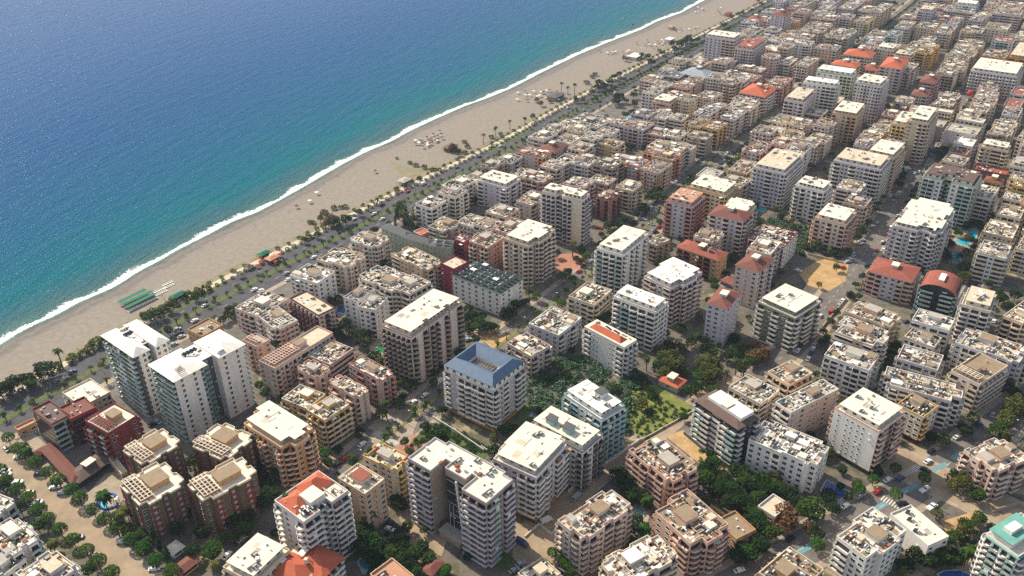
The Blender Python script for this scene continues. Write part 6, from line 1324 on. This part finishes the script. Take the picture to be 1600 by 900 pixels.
cars(1200, 225, 4, 35, [(868, 152, 'white', 'van', 110), (918, 180, 'white'), (943, 172, 'white'), (862, 262, 'white'), (680, 492, 'silver', 'car', 75), (580, 620, 'white', 'car', 75), (590, 600, 'silver', 'car', 75), (522, 680, 'white', 'car', 75), (512, 718, 'white', 'car', 75), (530, 700, 'silver', 'car', 75), (500, 735, 'silver', 'car', 75), (190, 790, 'white', 'car', 120), (805, 318, 'silver', 'car', 75), (820, 300, 'white', 'car', 75), (782, 352, 'silver', 'car', 75), (722, 660, 'white'), (215, 690, 'black', 'car', 120), (650, 510, 'white', 'car', 75), (800, 335, 'grey', 'car', 75)])
cars(400, 225, 4, 35, [(740, 434, 'white'), (1045, 248, 'white', 'van'), (200, 846, 'white'), (362, 706, 'white'), (1433, 150, 'black'), (1362, 272, 'white', 'car', 120), (190, 806, 'silver')])
cars(800, 225, 4, 35, [(420, 795, 'red'), (545, 523, 'red', 'car', 120), (820, 470, 'silver', 'car', 120), (870, 500, 'white', 'car', 120), (570, 590, 'white'), (1330, 70, 'white'), (1345, 55, 'white'), (1320, 85, 'silver'), (1225, 150, 'silver'), (1190, 130, 'white'), (1210, 175, 'black'), (40, 200, 'silver')])
def rowcars(P, off, step, azoff, p, ymax, skip=.35, ymin=200):
    Q = offset_line(dens_line(P, 1), off); acc = 0
    for i in range(len(Q)-1):
        a, b = Q[i], Q[i+1]; acc += hypot(b[0]-a[0], b[1]-a[1])
        if acc > step:
            acc = 0
            if R2.random() < skip or a[1] > ymax or a[1] < ymin: continue
            u, v = pix(a[0], a[1], 0)
            if not (0 < u < 1600 and 0 < v < 900) or hits(a[0], a[1], .4) or any(hypot(a[0]-c[0], a[1]-c[1]) < 4 for c in CARS): continue
            az_ = degrees(atan2(b[0]-a[0], b[1]-a[1]))
            car(a[0], a[1], az_+azoff, R2.choice(['white', 'white', 'silver', 'silver', 'grey', 'black', 'red', 'blue']), 'car')
rowcars(S1, 7.6, 6.5, 0, None, 950, .45, 420); rowcars(S1, -7.6, 6.5, 0, None, 950, .45, 420); rowcars(S3, 5.4, 6, 0, None, 800, .55, 380); rowcars(S3, -5.4, 6, 0, None, 800, .55, 380)
rowcars(S9, 2.6, 6, 0, None, 800, .5); rowcars(med, 5.3, 28, 0, None, 1000, .5, 500); rowcars(med, -10, 26, 0, None, 1000, .5, 500); rowcars(med, 11.6, 8, 0, None, 700, .6, 640); rowcars(S2, -5.8, 14, 0, None, 400, .6)
# green beach canopies with loungers in front
def canopy(a_, b_, label):
    A_, B_ = at(*a_), at(*b_); dx, dy = B_[0]-A_[0], B_[1]-A_[1]; L = hypot(dx, dy); fr = (A_, (dx/L, dy/L), (-dy/L, dx/L)); root = bpy.data.objects.new('beach_canopy', None); COL.objects.link(root)
    r_ = MB(); r_.box(0, L, -1.3, 1.3, 2.3, 2.42, 'cloth_green', fr); obj('roof', r_, root)
    for k in range(int(L/4)+1):
        for s in (-1.2, 1.2): p_ = MB(); p_.box(k*4, k*4+.1, s-.05, s+.05, 0, 2.3, 'metal_grey', fr); obj('post', p_, root)
    tag(root, label, 'canopy', 'green beach canopies')
canopy((187, 478), (229, 457), 'long green beach canopy, the one nearest the sea'); canopy((193, 481), (239, 460), 'long green beach canopy in the middle of the three'); canopy((199, 486), (243, 464), 'long green beach canopy farthest from the sea')
mb = MB()
mb.box(-.32, .32, -.95, .95, .28, .36, 'cloth_white'); mb.face([(-.32, .3, .37), (.32, .3, .37), (.32, 1.0, .75), (-.32, 1.0, .75)], 'cloth_white')
for x in (-.26, .26):
    for y in (-.85, .85): mb.box(x-.03, x+.03, y-.03, y+.03, 0, .28, 'metal_grey')
LOUNGE = mb.mesh('sun_lounger')
umb = {}
for c in ('cloth_white', 'cloth_red', 'cloth_green', 'cloth_blue', 'wood', 'cloth_yellow'):
    m_ = MB(); m_.cyl(0, 0, 0, 2.3, .04, .04, 'metal_grey', 5); p_ = MB(); n = 8; i = 0
    p_.v = [(1.5*cos(2*pi*j/n), 1.5*sin(2*pi*j/n), 1.95) for j in range(n)]+[(0, 0, 2.55)]; kk = p_.mi(c)
    for j in range(n): p_.f.append((j, (j+1) % n, n)); p_.m.append(kk)
    umb[c] = (m_.mesh('pole'), p_.mesh('shade'))
def lounger(x, y, a, where, c): o = link('sun_lounger', LOUNGE, None, (x, y, .05), a); tag(o, None, 'sun lounger', 'sun loungers on the beach'); pend(o, 'white sun lounger on the sand', x, y)
def umbrella(x, y, c):
    root = bpy.data.objects.new('beach_umbrella', None); COL.objects.link(root); root.location = (x, y, .03); link('pole', umb[c][0], root); link('shade', umb[c][1], root)
    tag(root, None, 'umbrella', 'beach umbrellas'); pend(root, {'cloth_white': 'white', 'cloth_red': 'red', 'cloth_green': 'green', 'cloth_blue': 'blue', 'wood': 'brown straw', 'cloth_yellow': 'yellow'}[c]+' beach umbrella', x, y)
for k in range(15):
    X, Y = at(201+k*3.2, 488-k*1.55); lounger(X, Y, GRID, 0, 0); X, Y = at(196+k*3.2, 482-k*1.5); lounger(X, Y, GRID, 0, 0)
for (px_, py_, nx, ny, sx, sy) in ((242, 458, 6, 2, 3.2, 4), (255, 447, 5, 2, 3.4, 4), (655, 222, 7, 3, 5, 5)):
    for i in range(nx):
        for j in range(ny):
            X, Y = at(px_+i*sx+j*2, py_-i*sx*.48+j*sy); lounger(X, Y, GRID, 0, 0)
            if (i+j) % 2 == 0 and px_ > 300: umbrella(X+1, Y, 'wood')
for q in ((430, 408, 'cloth_red'), (412, 400, 'cloth_green'), (420, 403, 'cloth_red'), (407, 408, 'cloth_red'), (436, 397, 'cloth_red'), (418, 392, 'cloth_red'), (424, 398, 'cloth_white'), (402, 414, 'cloth_red'), (434, 403, 'cloth_green'), (495, 300, 'cloth_white'), (484, 313, 'cloth_white'), (463, 321, 'wood'), (586, 266, 'wood'), (1085, 42, 'cloth_yellow'), (1090, 41, 'cloth_yellow'), (1050, 43, 'cloth_blue')):
    X, Y = at(q[0], q[1], 2); umbrella(X, Y, q[2])
for (cx, cy, n_, sx, sy) in ((840, 150, 22, 34, 8), (960, 85, 18, 24, 8), (1020, 70, 26, 26, 7), (1110, 18, 20, 26, 6), (665, 222, 14, 18, 7), (860, 145, 10, 20, 6), (1075, 47, 10, 24, 3)):
    for k in range(n_):
        X, Y = at(cx+R2.uniform(-sx, sx), cy+R2.uniform(-sy, sy), 1); 
        if R2.random() < .6: umbrella(X, Y, R2.choice(['cloth_white', 'wood', 'wood', 'cloth_white']))
        else: lounger(X, Y, GRID+R2.uniform(-.2, .2), 0, 0)
# beach bars and kiosks
def kiosk(px_, py_, L, W, h, rc, label, wl='white', az=35, pitch=1.0):
    X, Y = at(px_, py_, h); root = bpy.data.objects.new('beach_bar', None); COL.objects.link(root); root.location = (X, Y, 0); root.rotation_euler[2] = radians(90-az)
    w_ = MB(); w_.box(-L/2+1, L/2-1, -W/2+1, W/2-1, 0, h, 'plaster_'+wl); w_.box(-L/2+1.5, L/2-1.5, -W/2+.95, W/2-.95, .9, h-.4, 'glass_dark'); obj('wall', w_, root)
    r_ = MB(); hip(r_, -L/2, L/2, -W/2, W/2, h, pitch, rc); obj('roof', r_, root)
    for x in (-L/2+.2, L/2-.2):
        for y in (-W/2+.2, W/2-.2): p_ = MB(); p_.cyl(x, y, 0, h, .1, .1, 'wood', 5); obj('post', p_, root)
    tag(root, label, 'beach bar', 'beach bars and kiosks')
kiosk(278, 460, 9, 5, 3, 'cloth_green', 'small green-roofed kiosk between loungers and boulevard'); kiosk(632, 281, 9, 7, 3, 'roof_ash', 'grey-roofed beach hut at the sand path', 'lilac')
kiosk(704, 228, 12, 8, 3.2, 'roof_umber', 'dark-roofed beach bar beside the small lawn', 'brown'); kiosk(868, 148, 16, 12, 3.5, 'roof_slate', 'large grey canopy beach bar among brown shrubs', 'taupe')
kiosk(993, 86, 16, 11, 3.5, 'roof_chalk', 'white tent-roofed beach restaurant by the far promenade'); kiosk(1050, 41, 9, 7, 3.2, 'roof_clay', 'pink and blue lifeguard house on the far sand', 'pink'); kiosk(1138, 20, 12, 8, 3.2, 'roof_rust', 'red-roofed beach bar at the far end of the beach', 'tan')
kiosk(1047, 60, 12, 8, 3, 'roof_chalk', 'white awning bar behind the rows of far umbrellas'); kiosk(412, 395, 8, 5, 2.8, 'cloth_green', 'striped green stall among red umbrellas on the promenade', 'orange'); kiosk(425, 402, 8, 6, 2.8, 'roof_clay', 'orange-roofed stall among red umbrellas on the promenade', 'red')
kiosk(788, 380-5, 3, 3, 2.5, 'roof_ash', 'tiny grey kiosk next to the beige tower') if False else None
for q in ((787, 293, 'e'),): pass
for i, (px_, py_) in enumerate(((787, 225), (777, 240))):
    pass
# gazebos on the promenade
kiosk(388, 415, 3.6, 3.6, 2.4, 'roof_umber', 'small dark pyramid-roofed gazebo on the promenade, upper one'); kiosk(376, 428, 3.6, 3.6, 2.4, 'roof_umber', 'small dark pyramid-roofed gazebo on the promenade, lower one')
kiosk(272, 856, 6, 6, 2.8, 'roof_pale', 'pale hexagonal-looking garden tent beside the wide street trees', pitch=2.0); kiosk(290, 882, 9, 6, 3, 'roof_rust', 'brown-roofed garden pavilion at the bottom edge', 'tan'); kiosk(58, 708, 5, 5, 3, 'roof_rust', 'round-looking rust canopy by the hotel pavement', 'brown', pitch=1.4)
# people on the beach: tiny standing bathers
def person_mesh(top, low, seed):
    mb = bpy.data.meshes.new('person'); V = [(0, 0, .95), (0, 0, 1.2), (0, 0, 1.42), (0, 0, 1.52), (0, .01, 1.68), (.09, 0, .9), (.1, .03, .5), (.1, -.02, .06), (-.09, 0, .9), (-.1, -.05, .5), (-.11, .02, .06), (.19, 0, 1.38), (.24, .02, 1.1), (.25, .1, .85), (-.19, 0, 1.38), (-.24, 0, 1.1), (-.24, .06, .85)]
    E = [(0, 1), (1, 2), (2, 3), (3, 4), (0, 5), (5, 6), (6, 7), (0, 8), (8, 9), (9, 10), (2, 11), (11, 12), (12, 13), (2, 14), (14, 15), (15, 16)]
    mb.from_pydata(V, E, []); o = bpy.data.objects.new('person', mb); COL.objects.link(o); md = o.modifiers.new('skin', 'SKIN'); sub = o.modifiers.new('sub', 'SUBSURF'); sub.levels = 1; sub.render_levels = 1
    R_ = [.13, .13, .14, .055, .105, .09, .065, .05, .09, .065, .05, .055, .042, .035, .055, .042, .035]
    for i, sv in enumerate(mb.skin_vertices[0].data): sv.radius = (R_[i], R_[i]*.85); sv.use_root = i == 0
    return o
try:
    for c in ('skin', ):
        mat('skin', (196, 148, 118), var=.05)
    bpy.context.view_layer.update()
    po = person_mesh(0, 0, 1); dg = bpy.context.evaluated_depsgraph_get(); me = bpy.data.meshes.new_from_object(po.evaluated_get(dg)); me.name = 'person'
    bpy.data.objects.remove(po)
    PV = []
    for nm, top, low in (('red', 'cloth_red', 'cloth_blue'), ('blue', 'cloth_blue', 'tyre'), ('white', 'cloth_white', 'cloth_blue'), ('dark', 'tyre', 'tyre')):
        m2 = me.copy(); m2.materials.clear()
        for q in ('skin', top, low, 'bark'): m2.materials.append(MATS[q])
        for p in m2.polygons:
            z = p.center.z; x = abs(p.center.x); p.material_index = 3 if z > 1.7 else (1 if .98 < z < 1.45 and x < .22 else (2 if .45 < z <= .98 and x < .2 else 0))
        PV.append((nm, m2))
    for k, (px_, py_) in enumerate(((674, 165+0), (705, 184), (633, 199), (562, 249), (526, 274), (464, 320), (485, 312), (586, 267), (675, 388-38), (505, 286), (120, 545-2), (130, 548), (940, 81), (1062, 47), (985, 64), (253, 462), (257, 468), (741, 178), (860, 118), (915, 96), (450, 330), (398, 352), (333, 380))):
        X, Y = at(px_, py_, .8)
        if near_line(shore, X, Y) < 1: X, Y = X-GN[0]*6, Y-GN[1]*6
        nm, m2 = PV[k % 4]; o = link('person', m2, None, (X, Y, .03), R2.uniform(0, 6)); tag(o, None, 'person', 'people on the beach'); pend(o, 'person in %s clothes standing on the sand' % nm, X, Y)
except Exception as ex: print('people', ex)
# painted lines: lane dashes and zebra crossings
def dashes(P, off, step=7, z=.1):
    Q = offset_line(dens_line(P, 1), off); mb = MB(); i = 0
    while i < len(Q)-4:
        a, b = Q[i], Q[i+3]; L = hypot(b[0]-a[0], b[1]-a[1]) or 1; ex = ((b[0]-a[0])/L, (b[1]-a[1])/L)
        mb.box(0, min(L, 3), -.09, .09, z, z+.006, 'line_white', (a, ex, (-ex[1], ex[0])), bottom=False); i += step
    tag(obj('road_markings', mb), kind='structure')
dashes(S1, 4.6, z=.058); dashes(S1, -4.6, z=.058); dashes(S2, 0, z=.094); dashes(S5, 0, z=.094); dashes(S3, 0, z=.094)
def zebra(a_, b_, wd=3.2, z=.1):
    A_, B_ = at(*a_), at(*b_); dx, dy = B_[0]-A_[0], B_[1]-A_[1]; L = hypot(dx, dy); mb = MB(); k = 0
    while k*1.1 < L: mb.box(k*1.1, k*1.1+.55, -wd/2, wd/2, z, z+.006, 'line_white', (A_, (dx/L, dy/L), (-dy/L, dx/L)), bottom=False); k += 1
    tag(obj('road_markings', mb), kind='structure')
zebra((1378, 778), (1412, 796)); zebra((1408, 742), (1440, 728)); zebra((1330, 402), (1352, 414)); zebra((588, 676), (618, 694), z=.11); zebra((20, 684), (60, 672), z=.13)
# small boats / buoys offshore
for i, (px_, py_) in enumerate(((973, 30), (989, 38), (1004, 26))):
    X, Y = at(px_, py_); mb = MB(); mb.prism([(-1.6, -.6), (1.2, -.6), (2.0, 0), (1.2, .6), (-1.6, .6)], -.1, .55, 'cloth_white' if i != 1 else 'tyre'); mb.box(-.8, .4, -.3, .3, .55, .95, 'cloth_blue')
    o = obj('small_boat', mb, None, (X, Y, .05), 1.0); tag(o, ['tiny white boat nearest the left offshore', 'tiny dark boat close to the surf', 'tiny white boat farthest from the beach'][i], 'boat', 'small boats offshore')
# street lamps
def lamp_mesh():
    p_ = MB(); p_.cyl(0, 0, 0, 8, .12, .07, 'metal_grey', 6); p_.tube((0, 0, 7.9), (1.6, 0, 8.4), .05, 'metal_grey', 5); h_ = MB(); h_.box(1.4, 2.2, -.15, .15, 8.3, 8.45, 'frame_white'); return p_.mesh('pole'), h_.mesh('lamp_head')
LP = lamp_mesh()
def lamp(x, y, rz, lab):
    root = bpy.data.objects.new('street_lamp', None); COL.objects.link(root); root.location = (x, y, .05); root.rotation_euler[2] = rz; link('pole', LP[0], root); link('lamp_head', LP[1], root); tag(root, lab, 'street lamp', 'street lamps')
for P, off, step, text, rz in ((med, 0, 34, 'grey street lamp on the boulevard median, %scounting from the lower left', GRID+pi/2), (S1, 1.0, 30, 'grey street lamp on the inner avenue median, %scounting upward', GRID-pi/2), (S2, 8.6, 22, 'grey street lamp beside the blue bike lane street, %scounting from the left', GRID+pi/2)):
    Q = offset_line(dens_line(P, 1), off); acc = 0; c = 0
    for i in range(len(Q)-1):
        acc += hypot(Q[i+1][0]-Q[i][0], Q[i+1][1]-Q[i][1])
        if acc > step:
            acc = 0; u, v = pix(Q[i][0], Q[i][1], 0)
            if 0 < u < 1600 and 0 < v < 900 and Q[i][1] < 950 and not hits(Q[i][0], Q[i][1], .3): lamp(Q[i][0], Q[i][1], rz, text % (ordn(c) if c else 'first ')); c += 1
# water slide by the palm
X, Y = at(168, 784, 3); root = bpy.data.objects.new('water_slide', None); COL.objects.link(root); root.location = (X, Y, 0)
sl_ = MB(); pr = None
for k in range(22):
    a = k*.32; q = (3.2*cos(a), 3.2*sin(a), 5-.2*k)
    if pr: sl_.tube(pr, q, .55, 'cloth_blue', 7)
    pr = q
obj('tube', sl_, root); t_ = MB()
for x, y in ((3, -1), (4.4, -1), (3, .6), (4.4, .6)): t_.box(x-.07, x+.07, y-.07, y+.07, 0, 5, 'metal_grey')
t_.box(2.9, 4.5, -1.1, .7, 5, 5.12, 'frame_white'); obj('platform', t_, root); tag(root, 'blue curling water slide beside the tall date palm', 'water slide')
# garden walls
def gwall(pts, h, m_, label, t=.25):
    P = [at(*p) for p in pts]; mb = MB()
    for i in range(len(P)-1):
        a, b = P[i], P[i+1]; dx, dy = b[0]-a[0], b[1]-a[1]; L = hypot(dx, dy); mb.box(-.0+.002*i, L, -t/2, t/2, 0, h+.003*i, m_, (a, (dx/L, dy/L), (-dy/L, dx/L)))
    tag(obj('garden_wall', mb), label, 'wall')
gwall([(676, 654), (712, 676), (756, 706)], 1.6, 'plaster_white', 'white wall between blue-roofed block and overgrown plot'); gwall([(752, 700), (800, 732)], 1.5, 'plaster_white', 'white wall running behind the notched grey tower')
gwall([(888, 770), (918, 745), (1002, 688)], 1.5, 'plaster_white', 'long low wall along the dusty lane by teal towers'); gwall([(1285, 512), (1322, 468)], 1.4, 'plaster_beige', 'low wall along the edge of the parking street')
gwall([(1240, 385), (1262, 398), (1318, 412)], 1.3, 'plaster_beige', 'low wall in front of the banana field and parking'); gwall([(940, 690), (1000, 690), (1090, 640)], 1.0, 'plaster_cream', 'curving wall around the vegetable field')
gwall([(1068, 678), (1105, 710), (1140, 732)], 1.5, 'plaster_charcoal', 'dark wall in front of the brown-roofed black and white block'); gwall([(1556, 800), (1590, 790), (1620, 800)], 2, 'plaster_taupe', 'brown wall at the right edge beside dirt ground')
gwall([(560, 790), (590, 760), (632, 790)], 1.5, 'plaster_cream', 'cream wall beside the shaded car park'); gwall([(820, 840), (842, 820), (862, 836), (880, 812)], .9, 'plaster_white', 'low white planter wall around the broad white-roofed block'); gwall([(1110, 792), (1180, 838)], 1.4, 'plaster_beige', 'beige wall behind trees near lower salmon block')
# red balloon-like dome and shop canopies
mb = MB()
import math as _m
for i in range(8):
    for j in range(16):
        def sp(i, j): a, b = pi*i/8, 2*pi*j/16; return (2.4*_m.sin(a)*_m.cos(b), 2.4*_m.sin(a)*_m.sin(b), 2.4*_m.cos(a))
        mb.face([sp(i, j), sp(i+1, j), sp(i+1, j+1), sp(i, j+1)], 'cloth_red')
X, Y = at(1515, 149, 19); o = obj('roof_ball', mb, None, (X, Y, 21)); st = MB(); st.cyl(0, 0, -21, -2.3, .5, .5, 'metal_grey', 8); obj('mast', st, o); tag(o, 'big red ball raised on a mast above the far rows', 'advertising ball')
# ------------------------------------------------------------------ the rows beyond: same kinds of blocks where the survey shows only roofs
def fill():
    c = 0; r = random.Random(5)
    FY = 5000; du = Vector((cos(GRID), sin(GRID))); dn = Vector((sin(GRID), -cos(GRID)))
    base = Vector(med[0])
    streets = [(dens_line(S, 12), w_) for S, w_ in ((S1, 13), (S3, 10), (S2, 11), (S9, 6))]
    cells = [(i, j) for i in range(100) for j in range(75)]; cells.sort(key=lambda q: q[0]*20*du.y+(30+q[1]*17)*dn.y)
    for i, j in cells:
        if True:
            s, t = i*20.0+r.uniform(-2, 2), 30+j*17.0+r.uniform(-1.5, 1.5)
            s += (j % 2)*9
            p = base+du*s+dn*t
            if p.y < 430: continue
            u, v = pix(p.x, p.y, 15); ug, vg = pix(p.x, p.y, 0)
            if not (-60 < u < 1660 and -22 < v < 420): continue
            if j % 6 == 5: continue
            A_, B_ = r.uniform(13, 15.5), r.uniform(15, 20)
            if hits(p.x, p.y, 6.0): continue
            if any(near_d(S, p.x, p.y) < w_+6 for S, w_ in streets): continue
            if any(abs(ug-a) < 34 and abs(vg-b) < 24 for a, b in ((1210, 370), (1250, 400), (1262, 425), (1300, 430), (1255, 385), (1240, 365), (895, 410), (870, 170), (960, 175), (980, 160), (930, 165), (1505, 370), (1490, 400), (1180, 325), (1290, 425), (1255, 380), (1390, 410))): continue
            d = near_line(med, p.x, p.y)
            if d < 28: continue
            wl = r.choice(['cream', 'blush', 'lilac', 'white', 'cream', 'blush', 'pink', 'beige', 'peach', 'lilac', 'blush', 'rose', 'cream', 'taupe'])
            fl = r.choice([4, 5, 5, 6, 6]) if r.random() > (.16 if p.y > 860 and d > 120 else .0) else r.choice([9, 10, 12])
            if u < 1150 and fl > 7: fl = 5
            if fl > 7: wl = r.choice(['white', 'cream', 'lilac'])
            rf_ = 'slab' if fl > 7 else 'clut' if r.random() < .9 else r.choice(['flat', 'slab', 'hip'])
            building(None, fl, wl, roof=rf_, hipc=r.choice(['rust', 'rust', 'redtile']), merge=(KC.get('apartment_building', 0) >= 290 or p.y > FY), c_th_A_B=((p.x, p.y), GRID+r.uniform(-.03, .03), A_, B_), poly=r.choice([None, None, STEP, ZIG, SCAL, None]))
            c += 1
    return c
def near_d(P, x, y): return min(hypot(x-p[0], y-p[1]) for p in P)
print('fill', fill(), 'buildings', NB[0])
# yard trees in the gaps of the town
c = 0
for k in range(9000):
    if c > 420: break
    u, v = R2.uniform(380, 1600), R2.uniform(5, 880)
    x, y = at(u, v)
    if near_line(med, x, y) < 20 or hits(x, y, 1.0): continue
    if any(hypot(x-a, y-b) < 4 for a, b, _ in TREES): continue
    if near_d(S1[::1], x, y) < 11 or near_d(S2, x, y) < 12 or near_d(S3, x, y) < 10 or near_d(S4, x, y) < 7 or near_d(S5, x, y) < 11 or near_d(S6, x, y) < 11 or near_d(S8, x, y) < 7: continue
    if any(hypot(x-a, y-b) < 3.5 for a, b in CARS): continue
    if v > 430 and R2.random() < .6: continue
    tree(x, y, R2.uniform(1.6, 3.2), R2.choice('ddggdo')); c += 1
print('trees', TC, 'kinds', KC)
if YARD.f: tag(obj('yard_trees', YARD), kind='stuff')
if FAR.f: tag(obj('far_apartment_blocks', FAR), kind='stuff')
finish_labels()
# ------------------------------------------------------------------ air
HAZE = True
if HAZE:
    m = bpy.data.materials.new('haze_air'); m.use_nodes = True; n = m.node_tree.nodes; n.remove(n['Principled BSDF']); vp = n.new('ShaderNodeVolumePrincipled')
    vp.inputs['Color'].default_value = (.66, .8, 1, 1); vp.inputs['Density'].default_value = .00008; vp.inputs['Anisotropy'].default_value = .3
    m.node_tree.links.new(vp.outputs[0], n['Material Output'].inputs['Volume'])
    mb = MB(); mb.box(-9500, 9500, -3500, 10500, -1.1, 262, 'tyre'); o = obj('haze', mb); o.data.materials.clear(); o.data.materials.append(m); tag(o, kind='stuff')
